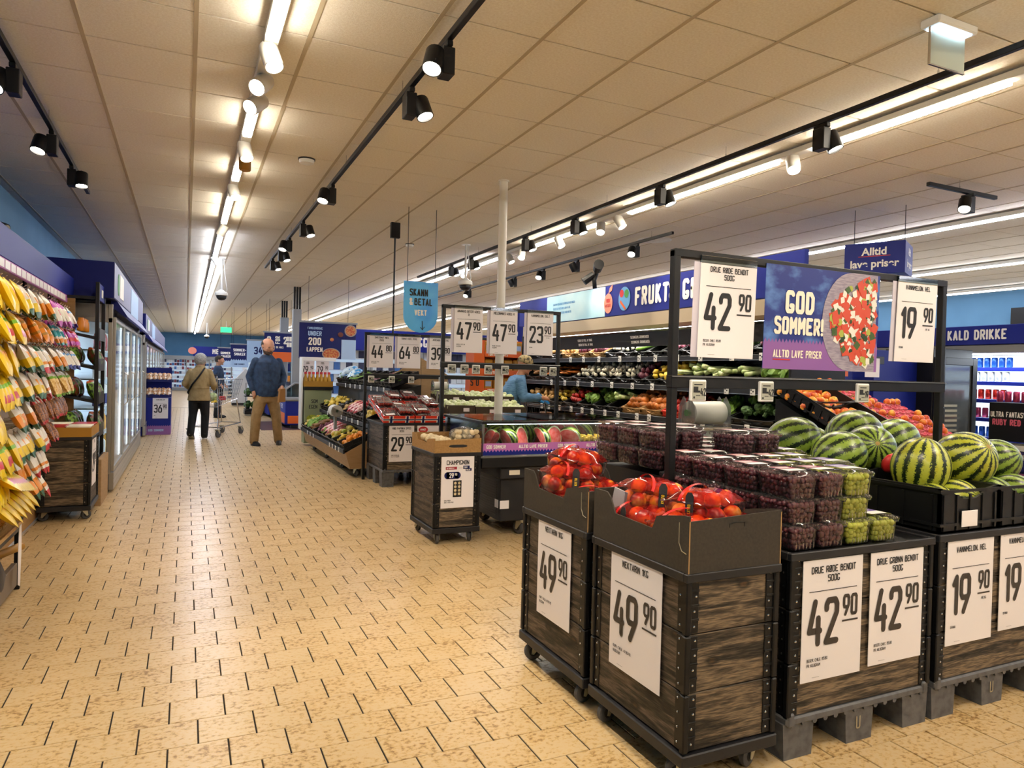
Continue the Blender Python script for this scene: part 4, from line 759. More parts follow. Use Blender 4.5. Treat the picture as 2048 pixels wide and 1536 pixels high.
# low table with straw
t = thing('low_table', 'low wooden table with black steel legs under the snack bags', 'table', (-1.2, 3.9, 0)); obj('table_top', MB().cbox(0, 0, .40, .30, 1.3, .425, .003), 'table_wood', t)
for x, y in ((.015, .02), (.275, .02), (.015, 1.28), (.275, 1.28)): obj('leg', MB().cbox(x-.015, y-.015, .0, x+.015, y+.015, .40, .002), 'black_metal', t)
obj('apron', MB().cbox(.265, .03, .36, .285, 1.27, .40, .002), 'black_metal', t); obj('low_board', MB().cbox(.25, 0.03, .03, .28, 1.25, .17, .003), M('taupe', '#6f6050', .5), t)
s = thing('straw_bundle', 'bundle of dry golden straw on the low table', 'straw bundle', (-1.02, 4.75, .425)); sb = MB(); rs = random.Random(9)
for k in range(420):
    a = rs.uniform(-1, 1); r = .11*sqrt(rs.random()); th = rs.uniform(0, 2*pi); c = Vector((r*cos(th), a*.22, .11+r*sin(th))); d = Vector((rs.uniform(-.35, .35), 1, rs.uniform(-.35, .35))).normalized()*rs.uniform(.06, .12); sb.tube([c-d, c+Vector((rs.uniform(-.01, .01), 0, rs.uniform(-.01, .01))), c+d], .002, 3)
obj('straw', sb, M('straw', '#c08c3c', .7, rnd=.1, noise=(12, '#8f6020', .35, .65)), s, kind='stuff'); obj('core', MB().lathe([(.0, -.22), (.09, -.2), (.10, 0), (.09, .2), (0, .22)], c=(0, 0, .11), n=10, ax='y'), 'straw', s); obj('string', MB().lathe([(.115, -.004), (.115, .004)], c=(0, .05, .11), n=16, ax='y'), 'mustard', s)
obj('paper_strip', MB().prism([(0, 0), (.05, .02), (.055, .20), (.035, .36), (-.02, .37), (-.03, .2)], (-.884, 5.02, .06), (0, -1, 0), (0, 0, 1), (.003, 0, 0)), 'paper', label='crumpled white paper strip hanging over the low table edge', cat='paper strip')
obj('paper_roll', MB().tube([(-.9, 5.16, .27), (-1.0, 5.0, .25), (-1.1, 4.7, .24)], .025, 8), 'mustard', label='brown paper roll under the low table top', cat='paper roll', smooth=True)
obj('black_sack', MB().ball((-1.03, 4.75, .17), (.12, .26, .14), 14, 10, wob=.06), 'black_plastic', label='shiny black sack on the board under the low table', cat='sack', smooth=True)
# wooden bin with boxes at the left
bin_('wooden_bin', 'dark wooden bin on wheels beside the candy wall', -1.155, 7.26, -.765, 7.84, rot=(80, -60, 90, 60))
tray('cardboard_tray', 'low mustard cardboard tray on the bin beside the candy wall', -1.163, 7.25, -.757, 7.85, .746, .085, 'mustard', 0, lip=False)
for k, (x, y, mt) in enumerate(((-1.15, 7.27, 'bag_red'), (-.955, 7.27, 'cream'), (-1.15, 7.56, 'cream'), (-.955, 7.56, 'bag_red'))): obj('flat_box', MB().cbox(x, y, .755, x+.185, y+.28, .84, .003), mt, label=['red flat box at the front left in the mustard tray', 'cream flat box at the front right in the mustard tray', 'cream flat box at the back left in the mustard tray', 'red flat box at the back right in the mustard tray'][k], cat='box')
poster('narrow looking white price poster on the side of the bin beside the candy wall', (-.761, 7.35, .72), EAST, ['SMAK'], '29', '90', w=.30, h=.43, foot=())
# tall black salad rack
t = thing('salad_rack', 'tall black steel rack of bagged salads beside the glass-door cooler', 'rack', (-1.2, 7.98, 0)); W_, D_ = .40, .56
for x, y in ((0, 0), (W_, 0), (0, D_), (W_, D_)): obj('post', MB().cbox(x-.017, y-.017, .05, x+.017, y+.017, 2.2 if x else 2.06, .003), 'black_metal', t)
for y in (0, D_): obj('rail', MB().cbox(-.02, y-.012, 2.03, W_, y+.012, 2.06, .002), 'black_metal', t)
obj('top_sign', MB().cbox(W_-.008, .02, 2.03, W_+.01, D_-.02, 2.2, .003), 'blue', t); obj('sign_mark', MB().cbox(W_+.0105, .24, 2.07, W_+.012, .38, 2.15, .0005), 'white_ink', t)
for z in (.40, .72, 1.05, 1.38, 1.68): obj('rack_shelf', MB().prism([(-.02, z+.05), (W_+.02, z-.05), (W_+.02, z+.07), (W_+.008, z+.07), (W_+.008, z-.015), (-.02, z+.065)], (0, 0.02, 0), (1, 0, 0), (0, 0, 1), (0, D_-.04, 0)), 'black_plastic', t)
M('salad_green', '#6f9a2e', .4, noise=(34, '#1c300c', .46, .56)); M('salad_red', '#7a2420', .4, noise=(30, '#41601c', .44, .56))
sal_m = [bag_mesh(.19, .20, .10, [1, 0, 0, 0, 0, 0, 0, 0, 0, 1], [['salad_green', 'salad_red'][s_ % 2], 'film' if s_ < 2 else 'orange'], name='salad_bag') for s_ in range(4)]
for i, z in enumerate((.83, 1.16, 1.49)):
    for j in range(2):
        for k in range(3): obj('salad_bag', sal_m[(i+j+k) % 4], None, label=f"bag of mixed salad leaves on the {['lowest', 'middle', 'upper'][i]} filled shelf of the black rack", cat='salad bag', group=f"salad bags, {['lowest', 'middle', 'upper'][i]} rack shelf", loc=(-1.04+.17*j, 8.09+.175*k, z+.10-.03*j), rot=(rng.uniform(-.1, .1), -.35, rng.uniform(-.3, .3)))
for k in range(4): obj('jar', MB().lathe([(.03, 0), (.034, .01), (.034, .09), (.024, .11), (.026, .13)], n=12), 'bag_orange', label='orange jar on the top shelf of the black salad rack', cat='jar', group='jars on the salad rack', loc=(-.95, 8.08+.12*k, 1.72), smooth=40)
obj('cardboard_box', MB().cbox(-.80, 7.95, .0, -.742, 8.62, .46, .003), 'tan_panel', label='brown cardboard sheet box standing at the foot of the salad rack', cat='cardboard box')
# glass-door coolers along the wall
M('alu', '#a9a6a0', .35, .7); M('cooler_in', '#dfe6ec', .5); M('header_grey', '#5d5f86', .45)
def cooler(label, ya, yb, zt=2.05, zh=2.47, doors=4, hy=.3, seed=0, fill=True):
    t = thing('glass_door_cooler', label, 'cooler', (-1.87, ya, 0)); L = yb-ya; XF = 1.17
    obj('plinth', MB().cbox(.02, .05, .02, XF-.06, L, .20, .004), 'blue', t); obj('kick_panel', MB().cbox(XF-.05, .0, .03, XF, L, .22, .004).box(XF-.001, 0, .09, XF+.003, L, .095).box(XF-.001, 0, .15, XF+.003, L, .155), 'alu', t)
    obj('back_panel', MB().box(.02, 0, .2, .06, L, zt), 'cooler_glow', t); obj('roof', MB().cbox(.02, 0, zt-.16, XF-.04, L, zt, .004), 'alu', t); obj('far_end', MB().box(.02, L-.04, .2, XF-.04, L, zt), 'cooler_in', t)
    obj('end_pane', MB().box(.08, .004, .22, XF-.06, .010, zt-.16), 'glass', t)
    fr = MB().cbox(XF-.075, -.005, .2, XF-.03, .03, zt, .004).cbox(.02, -.005, .2, .07, .03, zt, .004).cbox(.02, -.005, zt-.2, XF-.03, .02, zt-.15, .003); obj('end_frame', fr, 'alu', t)
    for z in (.24, .58, .90, 1.22, 1.54): obj('shelf', MB().box(.06, .03, z, XF-.16, L-.05, z+.015), 'cooler_in', t)
    dw = L/doors
    for k in range(doors):
        a = k*dw; d = obj('door', MB().cbox(XF-.03, a+.005, .23, XF, a+.04, zt-.14, .003).cbox(XF-.03, a+dw-.04, .23, XF, a+dw-.005, zt-.14, .003).cbox(XF-.03, a+.04, .23, XF, a+dw-.04, .28, .003).cbox(XF-.03, a+.04, zt-.19, XF, a+dw-.04, zt-.14, .003), 'alu', t)
        obj('pane', MB().box(XF-.018, a+.04, .28, XF-.010, a+dw-.04, zt-.19), 'glass', d); obj('led_strip', MB().box(XF-.05, a+.05, .28, XF-.04, a+.075, zt-.2).box(XF-.05, a+dw-.075, .28, XF-.04, a+dw-.05, zt-.2), 'led_white', d); obj('handle', MB().tube([(XF, a+dw-.03, .9), (XF+.04, a+dw-.03, .93), (XF+.04, a+dw-.03, 1.27), (XF, a+dw-.03, 1.3)], .008, 6), 'chrome', d)
    obj('canopy', MB().prism([(XF-.06, zt-.02), (XF+.09, zt-.14), (XF+.10, zt-.12), (XF, zt+.04), (XF-.06, zt+.04)], (0, .1, 0), (1, 0, 0), (0, 0, 1), (0, L-.1, 0)), 'blue_deep', t)
    obj('header', MB().cbox(.0, -hy, zt+.04, XF, L, zh, .003), 'blue_deep', t); obj('header_face', MB().box(XF-.001, -hy+.0, zt+.05, XF+.004, L, zh-.005), 'header_grey', t)
    sg = MB().box(XF+.004, .35, zt+.10, XF+.008, .85, zh-.06); obj('header_sign', sg, 'white_ink', t); obj('header_emblem', MB().lathe([(.12, XF+.004), (.12, XF+.008)], c=(0, .2, (zt+zh)/2+.02), n=16, ax='x'), 'green', t); obj('header_notice', MB().box(XF+.004, 2.1, zt+.03, XF+.008, 3.6, zh-.04), 'pale_blue', t)
    return t
CO1 = cooler('tall glass-door cooler with blue header beside the salad rack', 8.75, 13.7); CO2 = cooler('second glass-door cooler farther along the left wall', 15.3, 27.5, zt=1.98, zh=2.36, doors=8, hy=.5)
bot_m = mesh('juice_bottle', MB().lathe([(.035, 0), (.04, .01), (.04, .14), (.03, .17), (.016, .20), (.016, .22), (.02, .222), (.02, .245)], n=10), 'mustard', 40); bot_r = mesh('juice_bottle', MB().lathe([(.035, 0), (.04, .01), (.04, .16), (.03, .19), (.016, .22), (.016, .25)], n=10), M('juice_red', '#8a2b2e', .25), 40); car_m = mesh('carton', MB().cbox(-.035, -.035, 0, .035, .035, .19, .002).prism([(-.035, .19), (.035, .19), (0, .235)], (0, -.035, 0), (1, 0, 0), (0, 0, 1), (0, .07, 0)), 'white_plastic'); can_b = mesh('carton', MB().cbox(-.04, -.06, 0, .04, .06, .12, .003), 'navy')
rk = random.Random(11)
for zi, z in enumerate((.255, .595, .915, 1.235, 1.555)):
    for xi in range(5):
        for yi in range(3):
            k = [can_b, car_m, bot_m, bot_r, bot_r][zi] if xi < 3 else [car_m, can_b, car_m, bot_m, car_m][zi]
            nm = k.name.split('.')[0]; obj(nm, k, None, label=f"{'bottle' if 'bottle' in nm else 'carton'} seen through the cooler end pane, {['lowest', 'second', 'third', 'fourth', 'top'][zi]} shelf", cat='drink', group=f"drinks behind the cooler end pane, {['lowest', 'second', 'third', 'fourth', 'top'][zi]} shelf", loc=(-1.70+.125*xi, 8.87+.12*yi, z), rot=(0, 0, rk.uniform(-.2, .2)))
    for yi in range(18):
        k = [car_m, bot_m, can_b, car_m, bot_r][(zi+yi//4) % 5]; nm = k.name.split('.')[0]
        obj(nm, k, None, label=f"{'bottle' if 'bottle' in nm else 'carton'} behind the cooler doors on the {['lowest', 'second', 'third', 'fourth', 'top'][zi]} shelf", cat='drink', group=f"drinks behind the cooler doors, {['lowest', 'second', 'third', 'fourth', 'top'][zi]} shelf", loc=(-.93, 9.3+.235*yi, z), rot=(0, 0, rk.uniform(-.2, .2)))
# black cable box with spots on the wall
t = thing('wall_lamp', 'black twin spot fixed high on the left blue wall', 'lamp', (-1.86, 8.6, 2.62)); obj('back_plate', MB().cbox(0, -.06, -.15, .05, .06, .35, .004), 'black_metal', t)
for z in (0, .16): obj('lamp_head', MB().cyl((.06, 0, z), (.20, -.06, z-.06), .05, .06, 12), 'black_metal', t); obj('lens', MB().cyl((.20, -.06, z-.06), (.204, -.0617, z-.0617), .05, .05, 12), 'zinc', t)
# bakery display
t = thing('bakery_display', 'blue and purple cardboard display of packed pastries', 'display stand', (-.80, 15.8, 0)); w, d = .53, .7
obj('body', MB().cbox(0, 0, .17, w, d, .75, .004), 'blue', t); obj('zigzag_band', MB().cbox(-.004, -.004, 0, w+.004, d+.004, .17, .003), 'purple', t); zz = MB()
for k in range(14): zz.add([(k*w/14, -.0045, .17), ((k+1)*w/14, -.0045, .17), ((k+.5)*w/14, -.0045, .195)], [(0, 1, 2)])
obj('zigzag_edge', zz, 'purple', t); lt = MB(); letters(lt, 'GOD SOMMER!', (w/2, -.006, .07), (1, 0, 0), (0, 0, 1), .045, .55, .2, .07, 'c'); obj('lettering', lt, 'pale_blue', t)
for z, dy in ((.76, 0), (1.06, .2)): obj('tray', MB().prism([(0, z), (.02, z), (.02, z), (.42, z+.14), (.42, z+.16), (0, z+.05)], (0, dy, 0), (0, 1, 0), (0, 0, 1), (w, 0, 0)), 'black_plastic', t); obj('tray_lip', MB().box(0, dy-.006, z, w, dy, z+.05), 'navy', t)
obj('back_board', MB().box(0, d-.03, .75, w, d, 1.35), 'blue_deep', t)
M('pastry', '#b5783a', .5, noise=(30, '#e9e0d2', .45, .6)); pas_m = [mesh('pastry_bag', MB().ball((0, 0, 0), (.055, .09, .045), 9, 7, wob=.16, seed=s_), 'pastry', True) for s_ in (1, 2)]
for ti, (z, dy) in enumerate(((.80, .08), (1.10, .28))):
    for j in range(2):
        for i in range(6): obj('pastry_bag', pas_m[(i+j) % 2], None, label=f"bag of brown pastries on the {['lower', 'upper'][ti]} tray of the blue display", cat='pastry bag', group=f"pastry bags, {['lower', 'upper'][ti]} tray", loc=(-.75+.085*i, 15.8+dy+.15*j, z+.06*j+.03), rot=(.35, rng.uniform(-.3, .3), rng.uniform(-.3, .3)))
poster('pastry price poster reading 36 90 on the blue display', (-.60, 15.79, .74), FRONT, ['KANELBOLLER'], '36', '90', w=.28, h=.41, foot=('', 'NORGE'))
# ---------------------------------------------------------------- mushroom bin
bin_('wooden_bin', 'dark wooden bin on wheels under the mushrooms', 1.83, 5.385, 2.22, 5.985, rot=(170, 150, 10, 20))
tray('cardboard_tray', 'light brown cardboard tray of mushrooms with an oval hand slot', 1.822, 5.375, 2.228, 5.995, .746, .12, 'cardboard', .05, lip=False)
hs = MB(); P = [(.05*cos(a)+.03*(1 if cos(a) > 0 else -1), .012*sin(a)) for a in [2*pi*k/20 for k in range(20)]]; hs.prism(P, (2.025, 5.3745, .80), (1, 0, 0), (0, 0, 1), (0, -.0006, 0)); obj('tray_slot', hs, 'ink', label='dark oval hand slot in the mushroom tray front', cat='hand slot')
M('mushroom', '#d9c7a2', .6, rnd=.1, noise=(40, '#b99f72', .45, .7)); M('mushroom_brown', '#a3845c', .6, rnd=.1)
mu_b = MB().lathe([(.010, -.02), (.012, .0), (.028, .0), (.031, .010), (.026, .024), (.012, .032), (0, .033)], n=12); mu_m = mesh('mushroom', mu_b, 'mushroom', 50); mu_n = mesh('mushroom', mu_b, 'mushroom_brown', 50); rm = random.Random(2)
for lay in range(3):
    for i in range(4):
        for j in range(3-lay//2):
            obj('mushroom', mu_n if (i == 3 and lay < 2) else mu_m, None, label='brown mushroom in the clear bag on the mushroom tray' if (i == 3 and lay < 2) else 'white mushroom in the clear bag on the mushroom tray', cat='mushroom', group='brown mushrooms' if (i == 3 and lay < 2) else 'white mushrooms in the bag', loc=(2.03+.052*i+rm.uniform(-.01, .01)+.01*lay, 5.43+.06*j+rm.uniform(-.01, .01), .83+.034*lay), rot=(rm.uniform(.2, 1.6), rm.uniform(-.5, .5), rm.uniform(-1, 1)))
for i in range(5):
    for j in range(4): obj('mushroom', mu_m, None, label='white mushroom lying low at the aisle side of the mushroom tray', cat='mushroom', group='loose white mushrooms', loc=(1.865+.05*(i % 3)+rm.uniform(-.01, .01), 5.44+.10*j+.03*(i//3), .83+.01*(i//3)), rot=(rm.uniform(.2, 1.2), rm.uniform(-.5, .5), rm.uniform(-1, 1)))
obj('mushroom_bag', MB().ball((2.115, 5.50, .875), (.125, .11, .075), 16, 10, wob=.05), 'film', label='clear film bag around the heaped mushrooms', cat='bag', smooth=True)
t = thing('price_poster', 'mushroom poster with a dark blue price pill and a picture of a mushroom pack', 'price sign', (1.885, 5.379, .735)); w, h = .285, .44; A = ((0, -.0035, 0), FRONT[0], FRONT[1]); O = lambda x, z: (x*w, -.0035, -z*h)
obj('paper', MB().cbox(0, -.002, -h, w, .001, 0, .0008), 'paper', t); lt = MB(); letters(lt, 'CHAMPIGNON', O(.5, .20), *A[1:], .085*h, .6, .14, .06, 'c', fit=.72*w)
for i, s_ in enumerate(('BAMA, POLEN', '400 G 74.75 PR KG')): letters(lt, s_, O(.1, .87+i*.035), *A[1:], .022*h, .6, .14, .06, 'l', n=4)
rect(lt, *A, .52*w, -.262*h, .66*w, -.258*h); obj('lettering', lt, 'ink', t)
pl_ = MB(); rect(pl_, *A, .16*w, -.46*h, .52*w, -.33*h); disc(pl_, *A, .19*w, -.395*h, .065*h); disc(pl_, *A, .49*w, -.395*h, .065*h); rect(pl_, *A, .66*w, -.28*h, .86*w, -.22*h); rect(pl_, *A, .74*w, -.32*h, .92*w, -.27*h); obj('price_pill', pl_, 'navy', t)
rp = MB(); rect(rp, (0, -.0035, 0), *A[1:], .13*w, -.285*h, .47*w, -.235*h); obj('red_pill', rp, M('label_red2', '#a2283c', .4), t)
wl = MB(); letters(wl, '29', (.24*w, -.0045, -.44*h), *A[1:], .09*h, .5, .16, .06); letters(wl, '90', (.41*w, -.0045, -.40*h), *A[1:], .045*h, .5, .16, .06); letters(wl, '10% BONUS-KJ', (.15*w, -.0045, -.272*h), *A[1:], .024*h, .6, .16, .06, fit=.3*w); letters(wl, 'FRISK', (.68*w, -.0045, -.265*h), *A[1:], .028*h, .6, .18, .06); letters(wl, 'BILLIG', (.76*w, -.0045, -.31*h), *A[1:], .028*h, .6, .18, .06); obj('white_lettering', wl, 'white_ink', t)
pk = MB(); rect(pk, *A, .36*w, -.80*h, .62*w, -.49*h); obj('pack_picture', pk, 'ink', t); pm = MB()
for i in range(2):
    for j in range(4): disc(pm, (0, -.0045, 0), *A[1:], (.43+.12*i)*w, (-.54-.067*j)*h, .026*h, n=10)
obj('mushroom_picture', pm, 'mushroom', t, kind='stuff')
# ---------------------------------------------------------------- pepper / tomato bin on its pallet
bin_('wooden_bin', 'wide dark wooden bin on a grey pallet under the tomato packs', 2.16, 8.27, 3.36, 9.07, z0=.17, zr=.77, base='pallet')
poster('pepper price poster reading 29 90 on the tomato bin', (2.225, 8.264, .745), FRONT, ['R\u00d8D PAPRIKA SPISS', '300G'], '29', '90', w=.31, h=.44, foot=('PAKKE, NEDERLAND,', '99.67 PR. KILOGRAM'))
t = thing('price_poster', 'white poster with a red oval badge half hidden by the mushroom tray', 'price sign', (2.575, 8.264, .75)); obj('paper', MB().cbox(0, -.002, -.43, .30, .001, 0, .0008), 'paper', t); bd = MB(); disc(bd, (0, -.0035, 0), FRONT[0], FRONT[1], .075, -.06, .06, .038, 24); obj('badge', bd, 'red', t); bl = MB(); letters(bl, 'NYHET', (.075, -.0045, -.072), *A[1:], .024, .6, .18, .06, 'c'); obj('lettering', bl, 'white_ink', t)
M('flag_red', '#d8331e', .5)
def flag_tray(name, label, x0, y0, w, d, z, h, tilt=0):
    t = thing(name, label, 'cardboard box', (x0, y0, z), (tilt, 0, 0)); th = .006
    fb = MB().box(0, 0, 0, w, th, h).box(0, d-th, 0, w, d, h).box(0, th, 0, th, d-th, h).box(w-th, th, 0, w, d-th, h).box(th, th, 0, w-th, d-th, .006); obj('tray_body', fb, 'flag_red', t)
    s_ = MB(); A_ = ((0, -.001, 0), FRONT[0], FRONT[1])
    for a, b, m in ((.18*w, .32*w, 0), (.70*w, .84*w, 0)): rect(s_, *A_, a, 0, b, h, 0)
    rect(s_, *A_, 0, h*.3, w, h*.62, 0)
    for a, b in ((.215*w, .285*w), (.735*w, .805*w)): rect(s_, (0, -.0016, 0), *A_[1:], a, 0, b, h, 1)
    rect(s_, (0, -.0016, 0), *A_[1:], 0, h*.39, w, h*.53, 1)
    B_ = (Vector((-.001, d, 0)), Vector((0, -1, 0)), Vector((0, 0, 1))); rect(s_, *B_, 0, h*.3, d, h*.62, 0); rect(s_, B_[0]+Vector((-.0006, 0, 0)), *B_[1:], 0, h*.39, d, h*.53, 1); rect(s_, *B_, .3*d, 0, .5*d, h, 0); rect(s_, B_[0]+Vector((-.0006, 0, 0)), *B_[1:], .36*d, 0, .44*d, h, 1)
    obj('flag_print', s_, ['white_ink', 'navy'], t); return t
M('tomato', '#a82022', .3, rnd=.15, noise=(40, '#c8402a', .4, .7)); tom_m = mesh('tomato', MB().ball((0, 0, 0), (.02, .02, .019), 8, 6), 'tomato', True)
pack_in = MB(); rp_ = random.Random(4)
for i in range(5):
    for j in range(3): pack_in.ball((-.07+.035*i, -.035+.035*j, .03+rp_.uniform(-.004, .01)), .021, 8, 6)
pk_in = mesh('tomatoes', pack_in, 'tomato', True); pk_tray = mesh('pack_tray', punnet(.19, .125, .05, .015, .008), 'clamshell', 50); pk_film = mesh('film', MB().cbox(-.093, -.06, .048, .093, .06, .06, .01), 'film'); pk_lab = mesh('label_sticker', MB().box(-.06, -.045, .0605, .05, .0, .0615), 'paper')
for r_ in range(3):
    for c in range(2):
        x0, y0, z0 = 2.17+.40*c-.02, 8.27+.265*r_, .775+.078*r_
        flag_tray('flag_print_tray', f"tray with Norwegian flag print, {['front', 'middle', 'back'][r_]} row, {'aisle' if c == 0 else 'inner'} side", x0, y0, .385, .27, z0, .085, rad(15))
        for i in range(2):
            for j in range(2):
                for k in range(2 if (r_ + c+i) % 2 else 1):
                    o = thing('tomato_pack', f"clear pack of red tomatoes in the {['front', 'middle', 'back'][r_]} flag tray on the {'aisle' if c == 0 else 'inner'} side", 'tomato pack', (x0+.10+.19*i, y0+.07+.125*j, z0+.05+.035*j+.062*k), (.25+.1*((i+j) % 2), .06*((i+j+k) % 3-1), rp_.uniform(-.1, .1)), group=f"tomato packs, {['front', 'middle', 'back'][r_]} {'aisle' if c == 0 else 'inner'} tray")
                    obj('pack_tray', pk_tray, None, o); obj('tomatoes', pk_in, None, o, kind='stuff'); obj('film', pk_film, None, o)
                    if (i+j+r_) % 3 == 0: obj('label_sticker', pk_lab, None, o)
# cabbage trays beside
M('iceberg', '#b9c98a', .5, rnd=.1, noise=(25, '#e6ecd0', .4, .65)); ice_m = mesh('cabbage', MB().ball((0, 0, 0), (.055, .055, .05), 10, 8, wob=.07, seed=3), 'iceberg', True); M('card_brown', '#3d3225', .7)
obj('display_table', MB().cbox(3.38, 8.3, .0, 4.05, 9.05, .84, .004).cbox(3.36, 8.28, .84, 4.07, 9.07, .86, .004), 'black_plastic', label='black display table under the wrapped cabbages', cat='table')
for c in range(3):
    for r_ in range(2):
        x0, y0, z0 = 2.99+.36*c, 8.285+.38*r_, .862+.12*r_
        if x0 < 3.3: z0 = .88+.12*r_
        t = tray('cardboard_tray', f"dark brown tray of wrapped cabbages, {['front', 'back'][r_]} row, {['next to the tomatoes', 'in the middle', 'farthest from the tomatoes'][c]}", x0, y0, x0+.35, y0+.37, z0, .11, 'card_brown', 0, lip=False); obj('box_label', MB().box(.19, -.002, .03, .27, .0, .075), 'paper', t)
        for i in range(4):
            for j in range(3): obj('cabbage', ice_m, None, label=f"pale green cabbage in clear wrap, {['front', 'back'][r_]} tray {['next to the tomatoes', 'in the middle', 'farthest from the tomatoes'][c]}", cat='cabbage', group=f"cabbages {r_} {c}", loc=(x0+.05+.083*i+rp_.uniform(-.01, .01), y0+.06+.12*j, z0+.085+.02*j+rp_.uniform(-.01, .015)), rot=(rp_.uniform(0, 6), rp_.uniform(0, 6), 0))
dispenser((3.02, 8.75, 1.22), 'white bag roll dispenser beside the tomato packs', .75)
# price frame over the tomatoes
frame('black price frame with three posters over the tomato packs', 2.08, 3.95, 8.95, 1.885, 1.335)
for x, ti, b, c in ((2.12, ['SM\u00c5TOMAT MIKS', '250G'], '44', '80'), (2.485, ['TOMAT EDEL 350G'], '64', '80'), (2.92, ['AVOCADO 2PK 270G'], '39', '80')): poster(f"hanging {'small tomato' if x < 2.3 else 'fine tomato' if x < 2.8 else 'avocado'} price poster on the tomato sign stand", (x, 8.925, 1.86), FRONT, ti, b, c, w=.315, h=.42, sleeve=True)
for i, x in enumerate((2.15, 2.42, 2.68, 3.1)): esl((x, 8.92, 1.29), ('64', '39', '44', '39')[i], f"electronic label on the tomato frame rail, {['first', 'second', 'third', 'fourth'][i]} from the aisle", 'labels on the tomato frame', s=1.3)
obj('ceiling_rod', MB().cyl((2.43, 8.95, 1.88), (2.43, 8.95, ZC), .012, n=8).cbox(2.37, 8.92, ZC-.2, 2.49, 8.98, ZC, .003), 'black_metal', label='black rod hanging the tomato price frame from the ceiling', cat='rod')
# ---------------------------------------------------------------- scan and pay shield
t = thing('hanging_sign', 'light blue shield-shaped self-scan sign with a down arrow', 'hanging sign', (2.50, 8.0, 2.46)); P = [(-.21, 0), (-.21, -.40)]+[(-.21*cos(a), -.40-.20*sin(a)) for a in [rad(180*k/14) for k in range(1, 14)]]+[(.21, -.40), (.21, 0)]
def glowblue():
    m = M('sign_blue', '#2a8fdc', .3); nt = m.node_tree; b = nt.nodes['Principled BSDF']; L = nt.links.new; tc = nd(nt, 'ShaderNodeTexCoord'); n = nd(nt, 'ShaderNodeTexNoise'); n.inputs['Scale'].default_value = 3; L(tc.outputs['Object'], n.inputs['Vector']); r = ramp(nt, [(.35, '#1e8cf0'), (.6, '#55bcff')]); L(n.outputs[0], r.inputs[0]); L(r.outputs[0], b.inputs['Base Color'])
glowblue(); obj('board', MB().prism(P[::-1], (0, -.003, 0), (1, 0, 0), (0, 0, 1), (0, .006, 0)), 'sign_blue', t); lt = MB(); letters(lt, 'SKANN', (-.14, -.0045, -.17), *A[1:], .085, .5, .18, .06); letters(lt, 'BETAL', (-.08, -.0045, -.28), *A[1:], .085, .5, .18, .06)
lt.tube([(.02, -.0045, -.46), (.025, -.0045, -.56)], .005, 4); lt.tube([(.0, -.0045, -.535), (.025, -.0045, -.565), (.05, -.0045, -.53)], .005, 4); obj('lettering', lt, 'ink', t); wl = MB(); letters(wl, 'VEKT', (0, -.0045, -.40), *A[1:], .07, .5, .2, .06, 'c'); letters(wl, '&', (-.14, -.0045, -.28), *A[1:], .085, .5, .2, .06); obj('white_lettering', wl, 'white_ink', t)
for x in (-.17, .17): obj('hanger', MB().cyl((x, 0, -.01), (x, 0, ZC-2.46), .004, n=6), 'black_metal', t)
# ---------------------------------------------------------------- chilled glass case of cut melon
t = thing('glass_case', 'low chilled glass case of cut watermelon with a pink and blue band', 'display case', (2.26, 5.42, 0)); w, d = 1.44, .95
obj('tub', MB().cbox(-.02, -.02, .60, w+.02, d+.02, .70, .012), 'black_metal', t); obj('tub_trim', MB().cbox(-.025, -.026, .69, w+.025, d+.025, .705, .003), 'steel', t); obj('under_frame', MB().cbox(.18, .02, .50, w-.05, d-.02, .60, .008), 'dark_plastic', t)
for nm, q in (('front_pane', (0, 0, w, .006)), ('back_pane', (0, d-.006, w, d)), ('left_pane', (0, .006, .006, d-.006)), ('right_pane', (w-.006, .006, w, d-.006))): obj(nm, MB().box(q[0], q[1], .70, q[2], q[3], .985), 'glass', t)
rm_ = MB()
for q in ((-.01, -.01, w+.01, .02), (-.01, d-.02, w+.01, d+.01), (-.01, .02, .02, d-.02), (w-.02, .02, w+.01, d-.02)): rm_.cbox(q[0], q[1], .975, q[2], q[3], .998, .003)
obj('top_rim', rm_, 'black_metal', t); obj('lid', MB().box(.02, .03, .999, w*.62, d-.03, 1.005), 'glass', t); obj('lid', MB().box(w*.40, .03, 1.008, w-.02, d-.03, 1.014), 'glass', t); obj('led_strip', MB().box(.05, .022, .968, w-.05, .034, .975), 'led_white', t); area('added_case_light', (2.26+w/2, 5.42+.05, .962), (rad(-28), 0, 0), w-.15, .02, 2.6, (1, .95, .88))  # LED strip and area lamp added under the rim to brighten the melon
obj('corner_post', MB().cbox(-.004, -.004, .70, .012, .012, .98, .002), 'steel', t); obj('corner_post', MB().cbox(w-.012, -.004, .70, w+.004, .012, .98, .002), 'steel', t)
def band(parent, O, U, L, words):
    O, U = Vector(O), Vector(U); V = Vector((0, 0, 1)); Nn = U.cross(V); b = MB(); rect(b, O, U, V, 0, 0, L, .10, 0); b2 = O+Nn*.001; rect(b, b2, U, V, 0, 0, L, .026, 1); k = 0
    while k*.03 < L-.03: b.add([b2+U*(k*.03)+V*.026, b2+U*((k+1)*.03)+V*.026, b2+U*((k+.5)*.03)+V*.045], [(0, 1, 2)], 1); k += 1
    obj('zigzag_band', b, ['lilac', 'blue'], parent)
    for s_, x in words: obj('lettering', letters(MB(), s_, O+Nn*.002+U*x+V*.055, U, V, .03, .55, .19, .06, n=6), 'white_ink', parent)
band(t, (0, -.008, .712), (1, 0, 0), w, [('GOD SOMMER!', .03), ('ALLTID LAVE PRISER', .33), ('GOD SOMMER!', .71), ('ALLTID LAVE PRISER', 1.0)]); band(t, (-.008, d, .712), (0, -1, 0), d, [('GOD SOMMER!', .06), ('ALLTID LAVE PRISER', .55)])
